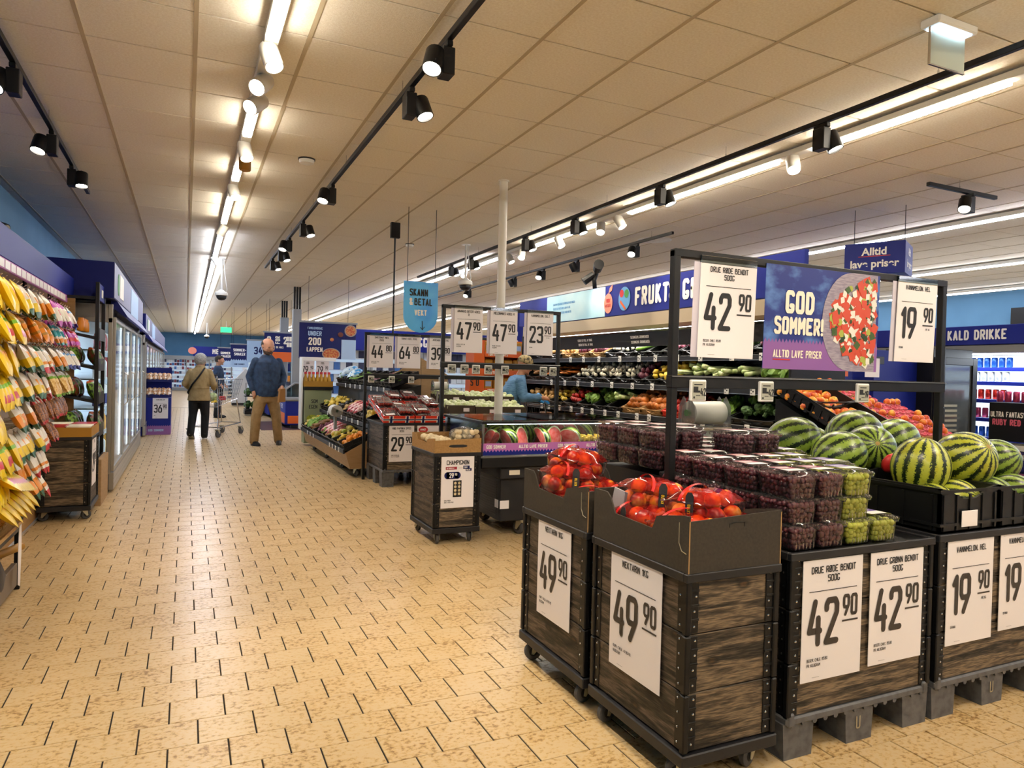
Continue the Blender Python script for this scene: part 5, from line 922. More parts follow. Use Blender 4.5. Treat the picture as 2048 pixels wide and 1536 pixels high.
c = obj('compressor', MB().cbox(.20, .06, .13, .72, d-.08, .50, .006), 'dark_plastic', t); gl = MB()
for k in range(14): gl.box(.198, .14, .17+k*.022, .20, d-.2, .18+k*.022)
obj('grille', gl, 'black_plastic', c, kind='stuff'); obj('rating_plate', MB().box(.26, .058, .535, .36, .0195, .575), 'cream', t); obj('paper_note', MB().box(.196, .10, .24, .199, .17, .31).box(.196, .055, .24, .28, .059, .31), 'paper', t)
obj('column_leg', MB().cyl((.30, .12, .48), (.30, .12, .60), .02, n=10), 'chrome', t)
for x, y, a in ((.42, .10, 20), (.36, .72, 40), (w-.2, .12, 60), (w-.2, .75, 20)): caster(t, x, y, rad(a), 1.35)
obj('leg_bar', MB().cbox(w-.25, .06, .13, w-.15, d-.1, .5, .004), 'black_metal', t)
# cut melon pieces
M('melon_flesh', '#e0584e', .35, noise=(25, '#ee9088', .4, .7)); M('melon_rind', '#dfe3b0', .5); rq = random.Random(6)
def melon_part(a0, a1, r=.115, n=12, k=8):
    b = MB(); vs = []; cols = n+1
    for j in range(k+1):
        ph = -pi/2+pi*j/k
        for i in range(cols): th = a0+(a1-a0)*i/n; vs.append((r*cos(ph)*cos(th), r*cos(ph)*sin(th), r*1.1*sin(ph)))
    b.add(vs, [(j*cols+i, j*cols+i+1, (j+1)*cols+i+1, (j+1)*cols+i) for j in range(k) for i in range(n)], 0)
    for i in (0, n):
        th = a0 if i == 0 else a1; o_ = [(r*cos(-pi/2+pi*j/k)*cos(th), r*cos(-pi/2+pi*j/k)*sin(th), r*1.1*sin(-pi/2+pi*j/k)) for j in range(k+1)]; inn = [(x*.9, y*.9, z*.9) for x, y, z in o_]
        b.add(o_+inn, [(j, j+1, k+2+j, k+1+j) for j in range(k)], 1); b.add(inn, [tuple(range(k+1))], 2)
    return b
mh = [mesh('melon_piece', melon_part(0, pi), ['melon_skin_dark', 'melon_rind', 'melon_flesh'], 30), mesh('melon_piece', melon_part(0, pi/2), ['melon_skin_dark', 'melon_rind', 'melon_flesh'], 30)]
for i in range(8):
    for j in range(3):
        if i > 5 and j == 0: continue
        k = (i*2+j) % 3 == 0; obj('melon_piece', mh[1 if k else 0], None, label=f"{'quarter' if k else 'half'} watermelon with red flesh, {['front', 'middle', 'back'][j]} row of the glass case", cat='melon piece', group=f"{'quarter' if k else 'half'} melons, {['front', 'middle', 'back'][j]} row", loc=(2.38+.155*i+rq.uniform(-.02, .02), 5.56+.27*j, .82+.025*j), rot=(rq.uniform(-.5, .9), rq.uniform(-.9, .9), rq.choice((0, 0, .6, -.7, 1.4, -1.5, 2.6))+rq.uniform(-.3, .3)), scale=rq.uniform(.8, 1.0))
yb_ = mesh('fruit_cup', punnet(.16, .12, .06), 'clamshell', 50); yc = MB()
for k in range(22): yc.cbox(-.07+.023*(k % 6)+.002*(k % 3), -.045+.024*(k//6), .005+.012*(k % 2), -.048+.023*(k % 6), -.024+.024*(k//6), .04+.012*(k % 3), .003)
ym = mesh('pineapple', yc, M('pineapple', '#d9b23a', .45, rnd=.1))
for i in range(3): o = obj('fruit_cup', yb_, None, label='clear cup of yellow pineapple pieces in the glass case', cat='fruit cup', group='pineapple cups', loc=(3.30+.155*i, 5.53, .80)); obj('pineapple', ym, None, o, kind='stuff')
# frame with three posters behind the case
frame('black price frame with three posters behind the glass case', 2.225, 3.475, 6.385, 2.045, 1.475)
for x, ti, b, c, f_, su in ((2.325, ['ANANAS BITER 400G', 'R'], '47', '90', ('BEGER, 119.75 PR.', 'KILOGRAM'), None), (2.70, ['MELONMIKS 400G R'], '47', '90', ('BEGER, 119.75 PR.', 'KILOGRAM'), None), (3.105, ['VANNMELON, DELT'], '23', '90', ('SPANIA',), 'PR. KG')): poster(f"hanging {'pineapple' if x < 2.5 else 'melon mix' if x < 3 else 'cut melon'} price poster on the frame behind the glass case", (x, 6.36, 2.03), FRONT, ti, b, c, w=.295, h=.435, foot=f_, sub=su, sleeve=True)
for i, (x, nn_) in enumerate(((2.31, '19'), (2.44, '39'), (2.56, '39'), (2.69, '34'), (2.87, '23'), (3.30, '47'), (3.41, '47'))): esl((x, 6.358, 1.435), nn_, f"electronic label on the glass case frame rail, {['first', 'second', 'third', 'fourth', 'fifth', 'sixth', 'seventh'][i]} from the aisle", 'labels on the glass case frame', s=1.35)
# strawberries
st_m = MB(); rs = random.Random(8)
for i in range(9):
    for j in range(6): st_m.ball((.03+.04*i, .03+.04*j, .075+rs.uniform(-.006, .012)), (.019, .019, .022), 7, 5)
sm_ = mesh('berries', st_m, M('berry', '#c4182c', .3, rnd=.1), True)
obj('display_table', MB().cbox(2.95, 6.9, 0, 3.9, 7.5, .82, .004).cbox(2.93, 6.88, .82, 3.92, 7.52, .84, .004), 'black_plastic', label='black display table under the strawberry trays', cat='table')
for k in range(2):
    t = tray('cardboard_tray', f"red and white strawberry tray {'nearer the tomatoes' if k == 0 else 'nearer the fruit wall'}", 2.98+.46*k, 7.1, 3.40+.46*k, 7.4, .842, .075, 'red', 0, lip=False); obj('lid_rim', MB().box(-.005, -.004, .072, .425, .0, .085).box(-.005, .3, .072, .425, .304, .085), 'white_plastic', t); obj('berries', sm_, None, t, loc=(.02, .02, 0), kind='stuff')
# ---------------------------------------------------------------- produce kinds
def K(name, mb, mat, smooth=True): return mesh(name, mb, mat, smooth)
M('veg_orange', '#c8742a', .5, rnd=.15, noise=(20, '#9a5420', .45, .7)); M('veg_brown', '#8f6236', .6, rnd=.2, noise=(20, '#6a4522', .4, .7)); M('veg_tan', '#b98f52', .6, rnd=.15); M('veg_white', '#d9d4c2', .5, rnd=.1, noise=(20, '#b9b29a', .45, .7)); M('veg_purple', '#5a1d33', .4, rnd=.2, noise=(20, '#7d3a4c', .4, .7)); M('veg_yellow', '#d2b23a', .45, rnd=.12); M('veg_green', '#5f8a2c', .5, rnd=.15, noise=(20, '#88ad48', .4, .7)); M('veg_dark', '#2f4f22', .6, rnd=.15, noise=(60, '#54783a', .4, .7)); M('veg_pale', '#9fb86a', .5, rnd=.12, noise=(14, '#d8e0b0', .4, .65)); M('veg_red', '#b3261f', .3, rnd=.12); M('veg_black', '#2a2420', .5, rnd=.2)
lr = lambda prof, n=9, ax='z', wob=None: MB().lathe(prof, n=n, ax=ax, wob=wob)
KIND = {'carrot': (K('carrot', lr([(0, -.09), (.008, -.07), (.014, 0), (.018, .07), (.012, .085), (0, .088)], ax='y'), 'veg_orange'), 'orange carrot'), 'sweetpotato': (K('sweet_potato', lr([(0, -.08), (.018, -.06), (.03, 0), (.022, .05), (.008, .08)], ax='y'), 'veg_brown'), 'brown sweet potato'),
 'onion': (K('onion', lr([(0, -.03), (.02, -.026), (.033, 0), (.02, .024), (.005, .04)]), 'veg_tan'), 'yellow onion'), 'redonion': (K('red_onion', lr([(0, -.03), (.02, -.026), (.033, 0), (.02, .024), (.005, .04)]), 'veg_purple'), 'red onion'), 'garlic': (K('garlic', lr([(0, -.018), (.018, -.015), (.025, 0), (.012, .018), (.004, .035)], wob=lambda t, v: .08*cos(7*t)), 'veg_white'), 'white garlic bulb'),
 'mushroomw': (K('white_turnip', MB().ball((0, 0, 0), (.027, .027, .024), 8, 6), 'veg_white'), 'white turnip'), 'beet': (K('beetroot', lr([(.0, -.05), (.012, -.035), (.036, 0), (.03, .025), (.008, .04)]), 'veg_purple'), 'dark beetroot'), 'leek': (K('leek', lr([(.02, -.18), (.02, -.08), (.022, .0), (.03, .12), (.02, .2)], ax='y'), 'veg_pale'), 'long green leek'),
 'lettuce': (K('lettuce', MB().ball((0, 0, 0), (.07, .07, .06), 14, 9, wob=.18, seed=4), 'veg_green', False), 'frilly green lettuce'), 'pumpkin': (K('squash', lr([(0, -.03), (.03, -.035), (.055, 0), (.03, .03), (.006, .032), (.006, .05)], n=14, wob=lambda t, v: .07*cos(7*t)), 'veg_orange'), 'round orange squash'), 'lemon': (K('lemon', lr([(0, -.04), (.01, -.034), (.027, 0), (.01, .034), (0, .04)], ax='y'), 'veg_yellow'), 'yellow lemon'),
 'potato': (K('potato', MB().ball((0, 0, 0), (.03, .04, .027), 9, 6, wob=.06), 'veg_tan'), 'tan potato'), 'yellowpepper': (K('yellow_squash', lr([(0, -.05), (.03, -.045), (.04, 0), (.036, .035), (.008, .04), (.006, .055)], n=12, wob=lambda t, v: .1*cos(3*t)), 'veg_yellow'), 'yellow pepper'), 'cabbage': (K('white_cabbage', MB().ball((0, 0, 0), (.075, .075, .07), 12, 9, wob=.05), 'veg_pale'), 'pale green cabbage'),
 'broccoli': (K('broccoli', MB().ball((0, 0, .0), (.06, .06, .045), 16, 11, wob=.12, seed=2).cyl((0, 0, -.08), (0, 0, -.02), .018, .022, 8), 'veg_dark', False), 'dark green broccoli'), 'cauliflower': (K('cauliflower', MB().ball((0, 0, .0), (.07, .07, .05), 14, 9, wob=.14, seed=5), 'veg_white', False), 'white cauliflower'), 'tomato': (K('beef_tomato', MB().ball((0, 0, 0), (.033, .033, .028), 9, 7), 'veg_red'), 'red tomato'), 'cucumber': (K('cucumber', lr([(0, -.15), (.018, -.14), (.021, 0), (.018, .14), (0, .15)], ax='y'), 'veg_green'), 'green cucumber'),
 'avocado': (K('avocado', lr([(0, -.045), (.025, -.03), (.03, 0), (.016, .04), (0, .05)], ax='y'), 'veg_black'), 'dark avocado'), 'celery': (K('celery', MB().cyl((0, -.16, 0), (0, .1, .01), .022, .03, 7).cyl((.015, -.15, .01), (.04, .18, .03), .012, .008, 5).cyl((-.015, -.15, .01), (-.04, .18, .03), .012, .008, 5), 'veg_pale'), 'pale celery stalk'), 'orange': (K('orange_fruit', MB().ball((0, 0, 0), .036, 10, 7), M('orange_peel', '#e08a1e', .45, rnd=.1)), 'orange'), 'lime': (K('lime', MB().ball((0, 0, 0), (.026, .032, .026), 9, 6), 'veg_green'), 'green lime'), 'grapefruit': (K('mango', MB().ball((0, 0, 0), (.04, .055, .036), 10, 7), M('mango', '#cfa43a', .4, rnd=.12, noise=(12, '#9aa83c', .4, .6))), 'yellow green mango')}
rv_ = random.Random(21)
def pile(kind, O, U, V, nu, nv, where, lay=1, rz=None, sc=1., jit=.25, up_=.02):
    me, desc = KIND[kind]; O, U, V = Vector(O), Vector(U), Vector(V); Nn = U.cross(V).normalized()
    if Nn.z < 0: Nn = -Nn
    base = math.atan2(V.y, V.x)-pi/2
    for L_ in range(lay):
        for i in range(nu-L_):
            for j in range(nv-(L_ > 0)):
                p = O+U*((i+.5+.5*L_+rv_.uniform(-jit, jit))/nu)+V*((j+.5+.4*(L_ > 0)+rv_.uniform(-jit, jit))/nv)+Nn*(up_+L_*.04*sc)
                rt_ = (rv_.uniform(-.3, .3), rv_.uniform(-.3, .3), (base if rz is None else rz)+rv_.uniform(-.35, .35)) if me.name.split('.')[0] in ('carrot', 'sweet_potato', 'leek', 'cucumber', 'celery') else (rv_.uniform(-.6, .6), rv_.uniform(-.6, .6), rv_.uniform(0, 6))
                s = sc*rv_.uniform(.88, 1.1); o = obj(me.name.split('.')[0], me, None, label=f"{desc} {where}", cat='produce', group=f"{desc}s {where}", loc=p, rot=rt_, scale=s)
def slope_crate(w, d, h): return crate_mesh(w, d, h)
ck = {}
def slant_crate(loc, w, d, h, rx, rz, label, mat='black_plastic', group=None, name='plastic_crate'):
    k = (w, d, h, mat)
    if k not in ck: ck[k] = mesh(name, crate_mesh(w, d, h), mat)
    return obj(name, ck[k], None, label=label, cat='crate', loc=loc, rot=(rx, 0, rz), group=group)
# ---------------------------------------------------------------- stepped vegetable stand in the aisle (faces -x)
t = thing('vegetable_stand', 'stepped vegetable stand with light wood skirt on wheels beside the aisle', 'display stand', (1.88, 9.1, 0)); L = 3.7
obj('skirt', MB().prism([(0, .33), (.06, .12), (.08, .12), (.02, .33)], (0, 0, 0), (1, 0, 0), (0, 0, 1), (0, 1.85, 0)), 'tan_panel', t); obj('skirt', MB().prism([(0, .33), (.06, .12), (.08, .12), (.02, .33)], (0, 1.86, 0), (1, 0, 0), (0, 0, 1), (0, 1.84, 0)), 'tan_panel', t)
obj('end_board', MB().prism([(0, .33), (.06, .12), (.9, .12), (.9, .70), (.35, .52)], (0, -.012, 0), (1, 0, 0), (0, 0, 1), (0, .012, 0)), 'tan_panel', t); obj('carcass', MB().prism([(.03, .32), (.09, .13), (1.0, .13), (1.0, 1.22), (.62, 1.12), (.60, .80), (.32, .62), (.32, .48)], (0, .01, 0), (1, 0, 0), (0, 0, 1), (0, L-.02, 0)), 'black_plastic', t)
for k, (x, z) in enumerate(((-.02, .335), (.30, .66), (.58, 1.13))): obj('label_rail', MB().cbox(x-.012, 0, z-.02, x+.012, L, z+.035, .004), 'dark_plastic', t)
for x, y in ((.18, .12), (.18, 1.0), (.18, 2.2), (.18, 3.4), (.8, .15), (.8, 3.4)): caster(t, x, y, rad(20), 1.3)
for k in range(4): price_tag((1.842, 9.35+.22*k, .345), -pi/2, 'white price tag on the lowest rail of the vegetable stand', 'tags, lowest vegetable rail', 1.15)
for k in range(3): price_tag((1.842, 11.4+.3*k, .345), -pi/2, 'white price tag at the far end of the lowest vegetable rail', 'tags, far lowest vegetable rail', 1.15)
for k in range(8): price_tag((2.162, 9.3+.38*k, .675), -pi/2, 'white price tag on the middle rail of the vegetable stand', 'tags, middle vegetable rail', 1.25)
for k in range(8): price_tag((2.442, 9.4+.36*k, 1.14), -pi/2, 'white price tag on the top rail of the vegetable stand', 'tags, top vegetable rail', 1.25)
tiers = [(1.89, .345, .40, .17, ['orange', 'lemon', 'grapefruit', 'potato', 'lime', 'redonion', 'sweetpotato', 'lettuce', 'grapefruit']), (2.20, .69, .40, .17, ['yellowpepper', 'avocado', 'redonion', 'beet', 'potato', 'avocado', 'lemon', 'yellowpepper', 'grapefruit']), (2.48, 1.165, .42, .16, ['cucumber', 'lime', 'redonion', 'avocado', 'avocado', 'cucumber', 'lime', 'avocado', 'cucumber'])]
for ti, (x, z, dp, rise, kinds) in enumerate(tiers):
    for k, kd in enumerate(kinds):
        y = 9.12+.405*k; an = math.atan2(rise, dp); nm = ['lowest', 'middle', 'top'][ti]
        slant_crate((x, y+.385, z), .38, .42, .10, an, -pi/2, f"slanted black {KIND[kd][1]} crate, {nm} step of the vegetable stand, {ORD[k]} from the camera")
        if ti == 2 and k in (3, 4): continue
        pile(kd, (x+.03, y+.02, z+.03), (0, .34, 0), (dp-.05, 0, rise-.03), 4 if kd not in ('cucumber',) else 5, 4 if kd != 'cucumber' else 1, f"in the {ORD[k]} crate of the {nm} vegetable stand step", lay=2 if ti < 2 else 1, up_=.045, sc=1.05)
M('tuber_bag', '#cfe0ea', .4, noise=(14, '#2f8fd0', .5, .58)); tb = mesh('vegetable_bag', MB().ball((0, 0, 0), (.13, .09, .06), 12, 8, wob=.08), 'tuber_bag', True); M('pink_bag', '#e0b8b8', .35, noise=(22, '#b02a3c', .45, .6)); pb_ = mesh('vegetable_bag', MB().ball((0, 0, 0), (.13, .06, .04), 12, 8, wob=.08), 'pink_bag', True)
for k in range(7): obj('vegetable_bag', tb, None, label='blue and white vegetable bag on the top step of the vegetable stand', cat='vegetable bag', group='blue and white vegetable bags', loc=(2.60+.05*(k % 2), 12.0+.13*k, 1.30+.05*(k % 3)), rot=(0, -.4, rv_.uniform(-.4, .4)))
for k in range(6): obj('vegetable_bag', pb_, None, label='pink and white vegetable bag on the middle step of the vegetable stand', cat='vegetable bag', group='pink vegetable bags, middle step', loc=(2.28+.04*(k % 2), 10.0+.11*k, .84+.04*(k % 2)), rot=(0, -.45, rv_.uniform(-.3, .3)))
for k in range(7): obj('vegetable_bag', pb_, None, label='pink and white vegetable bag on the lowest step of the vegetable stand', cat='vegetable bag', group='pink vegetable bags, lowest step', loc=(2.02+.04*(k % 2), 10.35+.12*k, .50+.04*(k % 2)), rot=(0, -.45, rv_.uniform(-.3, .3)))
t = thing('bag_dispenser', 'white bag roll on a stand seen end-on at the vegetable stand', 'bag dispenser', (1.99, 10.4, .80)); obj('roll', MB().lathe([(.02, -.12), (.085, -.12), (.085, .12), (.02, .12)], n=22, ax='y'), 'roll_white', t, smooth=40); obj('hub', MB().lathe([(0, -.13), (.02, -.13), (.02, .13), (0, .13)], n=10, ax='y'), 'dark_green', t); obj('holder', MB().prism([(-.09, -.08), (.1, -.1), (.1, -.02), (-.07, .06)], (0, -.135, 0), (1, 0, 0), (0, 0, 1), (0, .012, 0)), 'film', t); obj('stand', MB().cbox(-.02, -.03, -.45, .02, .03, -.07, .004), 'grey_paint', t)
# gable boards behind the tomato frame
g_ = thing('gable_board', 'light wood gable at the end of the vegetable stand top', 'board', (3.12, 9.9, 0)); obj('panel', MB().prism([(-.45, 1.34), (0, 1.34), (0, 1.60)], (0, 0, 0), (1, 0, 0), (0, 0, 1), (0, .02, 0)), 'tan_panel', g_); obj('panel', MB().prism([(.005, 1.34), (.45, 1.34), (.005, 1.60)], (0, 0, 0), (1, 0, 0), (0, 0, 1), (0, .02, 0)), 'tan_panel', g_); obj('lower_panel', MB().cbox(-.42, 0, .5, 0, .02, 1.30, .002), 'tan_panel', g_); obj('lower_panel', MB().cbox(.006, 0, .5, .42, .02, 1.30, .002), 'tan_panel', g_); obj('cross_bar', MB().cbox(-.5, -.01, 1.30, .5, .03, 1.34, .002), 'black_metal', g_)
# bottle stand behind
t = thing('bottle_stand', 'display stand with a tan carton of bottles and a grey green poster', 'display stand', (1.95, 13.1, 0)); obj('poster_panel', MB().cbox(0, 0, .05, .48, .30, 1.02, .004), M('sage', '#8f9670', .5), t); obj('top_deck', MB().cbox(-.02, -.02, 1.02, .5, .32, 1.08, .004), 'black_plastic', t); lt = MB(); letters(lt, 'SOM', (.12, -.0015, .78), *A[1:], .07, .55, .14, .08); letters(lt, 'EGEN', (.08, -.0015, .68), *A[1:], .07, .55, .14, .08); obj('lettering', lt, 'ink', t)
pm = MB(); disc(pm, (0, -.0015, 0), FRONT[0], FRONT[1], .14, .50, .10, .07); obj('melon_picture', pm, 'melon_skin', t); obj('side_board', MB().cbox(-.06, .02, .3, -.03, .3, 1.6, .003).cbox(-.06, .28, 1.55, .6, .3, 1.62, .003), 'white_plastic', t)
tray('cardboard_tray', 'tan carton holding yellow bottles on the bottle stand', 1.93, 13.08, 2.45, 13.40, 1.08, .10, 'mustard', 0, lip=False)
ob = mesh('oil_bottle', MB().lathe([(.028, 0), (.031, .01), (.031, .13), (.012, .18), (.012, .22), (.014, .221), (.014, .25)], n=10), M('oil', '#b98a2a', .2), 40); oc = mesh('cap', MB().lathe([(.016, .215), (.016, .255)], n=10), 'red')
for i in range(7):
    for j in range(2): o = obj('oil_bottle', ob, None, label=f"yellow bottle with red cap, {['front', 'back'][j]} row of the tan carton", cat='bottle', group=f"bottles, {['front', 'back'][j]} row", loc=(1.975+.07*i, 13.15+.1*j, 1.092)); obj('cap', oc, None, o)
for k in range(2): poster(f"small white notice over the bottles, {['first', 'second'][k]} from the aisle", (1.93+.27*k, 13.46, 1.55), FRONT, ['NORSK', 'HONNING'], '79', '90', w=.24, h=.30, foot=())
# ---------------------------------------------------------------- fruit and vegetable wall (faces -x)
t = thing('produce_cooler', 'long black chilled fruit and vegetable wall under the blue FRUKT sign', 'shelving', (5.0, 4.75, 0)); YL = 5.6
obj('back_board', MB().box(.62, 0, .1, .68, YL, 2.2), 'black_plastic', t); obj('end_panel', MB().cbox(-.02, -.03, .05, .68, 0, 2.02, .004), 'black_metal', t); obj('far_panel', MB().cbox(-.02, YL, .05, .68, YL+.03, 2.02, .004), 'black_metal', t); obj('plinth', MB().cbox(-.12, 0, .02, .65, YL, .40, .006), 'black_metal', t)
obj('top_box', MB().cbox(.061, 0, 2.0, .68, YL, 2.169, .01), M('beige_metal', '#b5a58c', .5), t); obj('lamp_hood', MB().prism([(-.02, 2.17), (-.02, 2.02), (.06, 1.98), (.06, 2.17)], (0, 0, 0), (1, 0, 0), (0, 0, 1), (0, YL, 0)), 'beige_metal', t); obj('light_bar', MB().box(.10, .1, 1.985, .16, YL-.1, 1.999), 'led_white', t)
area('produce_light', (5.13, 7.5, 1.975), (0, rad(12), 0), .06, 5.2, 30, (1, .93, .82))
obj('info_strip', MB().prism([(.02, 1.945), (.06, 1.775), (.07, 1.775), (.03, 1.945)], (0, 0, 0), (1, 0, 0), (0, 0, 1), (0, YL, 0)), 'dark_plastic', t)
it = MB(); U_, V_ = Vector((0, -1, 0)), Vector((-.04, 0, .17)).normalized()
for y, s_ in ((5.0, 'GULROT OG POTETER'), (3.9, 'LOKEN ER FULL AV SMAK'), (2.6, 'SESONGENS GRONNSAKER')):
    for q in range(2): letters(it, s_, Vector((.030+.0141*q, y, 1.875-.06*q)), U_, V_, .035, .5, .2, .06, n=4)
obj('info_lettering', it, 'white_ink', t)
SH = [(.12, 1.64, .45), (.03, 1.30, .52), (-.06, .94, .60)]
for x, z, d in SH:
    obj('shelf', MB().prism([(x, z-.03), (x+d, z+.20), (x+d, z+.22), (x, z-.01)], (0, 0.01, 0), (1, 0, 0), (0, 0, 1), (0, YL-.02, 0)), 'black_plastic', t)
    obj('label_rail', MB().cbox(x-.03, 0, z-.04, x, YL, z+.015, .005), 'dark_plastic', t); obj('rail_shine', MB().box(x-.032, 0, z-.045, x-.028, YL, z-.038), 'steel', t)
obj('low_deck', MB().prism([(-.20, .40), (.55, .66), (.55, .68), (-.20, .43)], (0, .01, 0), (1, 0, 0), (0, 0, 1), (0, YL-.02, 0)), 'black_plastic', t); obj('low_bumper', MB().cbox(-.24, 0, .36, -.19, YL, .45, .01), 'dark_plastic', t)
WALLK = [  # (tier, y0, y1, kind, crate material)
 (0, 9.7, 10.2, 'onion', 'b'), (0, 9.25, 9.68, 'potato', 'b'), (0, 8.85, 9.22, 'onion', 'c'), (0, 8.45, 8.83, 'redonion', 'c'), (0, 8.05, 8.43, 'redonion', 'c'), (0, 7.68, 8.02, 'garlic', 'b'), (0, 7.36, 7.66, 'garlic', 'b'), (0, 7.08, 7.34, 'cucumber', 'b'), (0, 6.78, 7.06, 'celery', 'b'), (0, 6.45, 6.76, 'beet', 'b'), (0, 6.1, 6.42, 'beet', 'b'), (0, 5.7, 6.08, 'redonion', 'b'), (0, 5.3, 5.68, 'broccoli', 'b'), (0, 4.85, 5.28, 'beet', 'b'),
 (1, 9.75, 10.2, 'sweetpotato', 'b'), (1, 9.2, 9.7, 'carrot', 'b'), (1, 8.75, 9.18, 'carrot', 'b'), (1, 8.3, 8.73, 'mushroomw', 'b'), (1, 7.95, 8.28, 'mushroomw', 'b'), (1, 7.6, 7.93, 'garlic', 'b'), (1, 7.3, 7.58, 'garlic', 'b'), (1, 7.02, 7.28, 'redonion', 'b'), (1, 6.72, 7.0, 'lemon', 'b'), (1, 6.42, 6.70, 'yellowpepper', 'b'), (1, 6.1, 6.4, 'celery', 'b'), (1, 5.7, 6.08, 'celery', 'b'), (1, 5.3, 5.68, 'leek', 'b'), (1, 4.85, 5.28, 'lettuce', 'b'),
 (2, 9.75, 10.2, 'potato', 'b'), (2, 9.3, 9.73, 'onion', 'b'), (2, 8.85, 9.28, 'lemon', 'b'), (2, 8.45, 8.83, 'tomato', 'b'), (2, 8.05, 8.43, 'lettuce', 'b'), (2, 7.7, 8.03, 'lettuce', 'b'), (2, 7.35, 7.68, 'leek', 'b'), (2, 6.95, 7.33, 'pumpkin', 'c'), (2, 6.55, 6.93, 'pumpkin', 'c'), (2, 6.15, 6.52, 'tomato', 'f'), (2, 5.8, 6.12, 'carrot', 'b'), (2, 5.45, 5.78, 'lettuce', 'b'), (2, 4.85, 5.42, 'broccoli', 'b'),
 (3, 8.4, 9.0, 'leek', 'b'), (3, 7.9, 8.38, 'potato', 'b'), (3, 7.4, 7.88, 'onion', 'c'), (3, 6.9, 7.38, 'orange', 'c'), (3, 6.4, 6.88, 'orange', 'c'), (3, 5.95, 6.38, 'carrot', 'b'), (3, 5.5, 5.93, 'cabbage', 'b'), (3, 5.1, 5.48, 'broccoli', 'b'), (3, 4.8, 5.08, 'cauliflower', 'b')]
ordn = ['top', 'second', 'third', 'lowest']; cnt = {}
for ti, ya, yb, kd, cm in WALLK:
    x, z, d = (SH+[(-.20, .43, .75)])[ti]; rise = .22 if ti < 3 else .25; an = math.atan2(rise, d); w = yb-ya; cnt[ti] = cnt.get(ti, 0)+1
    slant_crate((5.0+x+.005, yb, z), w, .40 if ti < 3 else .55, .09 if cm == 'b' else .10, an, -pi/2, f"{'black' if cm == 'b' else 'brown cardboard' if cm == 'c' else 'red flag-printed'} crate, {ORD[cnt[ti]-1]} from the far end of the {ordn[ti]} produce wall shelf", {'b': 'black_plastic', 'c': 'cardboard', 'f': 'flag_red'}[cm])
    big = kd in ('lettuce', 'broccoli', 'cauliflower', 'cabbage'); long_ = kd in ('leek', 'celery', 'cucumber', 'carrot', 'sweetpotato')
    nu = max(2, int(w/(.13 if big else .075))); nv = 2 if big else (2 if long_ else 4)
    if kd in ('leek', 'celery', 'cucumber'): nv = 1; nu = max(3, int(w/.05))
    sn = .09*sin(an); pile(kd, (5.0+x+.04, ya+.015, z+.055), (0, w-.03, 0), (d*.78, 0, rise*.78), nu, nv, f"in the {ORD[cnt[ti]-1]} crate of the {ordn[ti]} produce wall shelf", lay=2 if not long_ and not big else 1, up_=.05 if not big else .07, sc=1.15 if not big else 1.1)
for ti, n0 in ((0, 11), (1, 11), (2, 15)):
    x, z, d = SH[ti]
    for k in range(n0): price_tag((5.0+x-.036, 5.2+k*(4.6/n0)+rv_.uniform(-.06, .06), z-.012), -pi/2, f"white price tag on the {ordn[ti]} rail of the produce wall", f"tags, {ordn[ti]} produce rail", 1.5)
# header sign
t = thing('produce_sign', 'long blue FRUKT & GR\u00d8NT header with a pale blue text panel', 'sign', (4.98, 4.6, 2.18)); H_ = .40
obj('board', MB().cbox(0, 0, 0, .05, 5.9, H_, .004), 'blue', t); obj('pale_panel', MB().box(-.004, 3.28, .005, 0, 4.92, H_-.005), M('pale_panel', '#9fd0e6', .45, noise=(1.5, '#c6e4ee', .35, .65)), t)
lt = MB(); letters(lt, 'FRUKT', (-.006, 2.60, .09), U_, (0, 0, 1), .23, .52, .2, .10, n=10, fit=.66); letters(lt, '& GR\u00d8NT', (-.006, 1.93, .09), U_, (0, 0, 1), .23, .52, .2, .10, n=10, fit=.9); obj('lettering', lt, 'white_ink', t)
st = MB()
for q, s_ in enumerate(('VI FAR INN FERSK FRUKT OG GRONNSAKER HVER MORGEN', 'FOR DET SKAL VAERE GODT OG SUNT TIL DEG', 'DERFOR FAR DU ALLTID FERSKE VARER HOS OSS')): letters(st, s_, (-.006, 4.72, .25-.065*q), U_, (0, 0, 1), .032, .42, .15, .05, n=4, fit=1.05)
obj('small_lettering', st, 'blue_light', t); gb = MB(); disc(gb, (-.006, 2.83, .2), U_, (0, 0, 1), 0, 0, .13, .15, 28); obj('globe_emblem', gb, 'blue_light', t); ge = MB(); disc(ge, (-.008, 2.89, .27), U_, (0, 0, 1), 0, 0, .045, .05, 14, 0); disc(ge, (-.008, 2.78, .26), U_, (0, 0, 1), 0, 0, .05, .055, 10, 1); ge.add([(-.008, 2.93, .16), (-.008, 2.80, .05), (-.008, 2.79, .08), (-.008, 2.91, .19)], [(0, 1, 2, 3)], 2); obj('vegetable_emblem', ge, ['red', 'green', 'orange'], t)
bdg = MB(); disc(bdg, (-.006, 3.20, .17), U_, (0, 0, 1), 0, 0, .10, .13, 26); bdg.add([(-.006, 3.20, .30), (-.006, 3.17, .37), (-.006, 3.10, .41), (-.006, 3.12, .33)], [(0, 1, 2, 3)]); obj('badge', bdg, M('peach', '#e58a76', .5), t); bt = MB(); letters(bt, '100%', (-.008, 3.20, .18), U_, (0, 0, 1), .05, .55, .16, .06, 'c'); letters(bt, 'NYTERT', (-.008, 3.20, .12), U_, (0, 0, 1), .04, .55, .16, .06, 'c', fit=.17); obj('badge_lettering', bt, 'red', t)
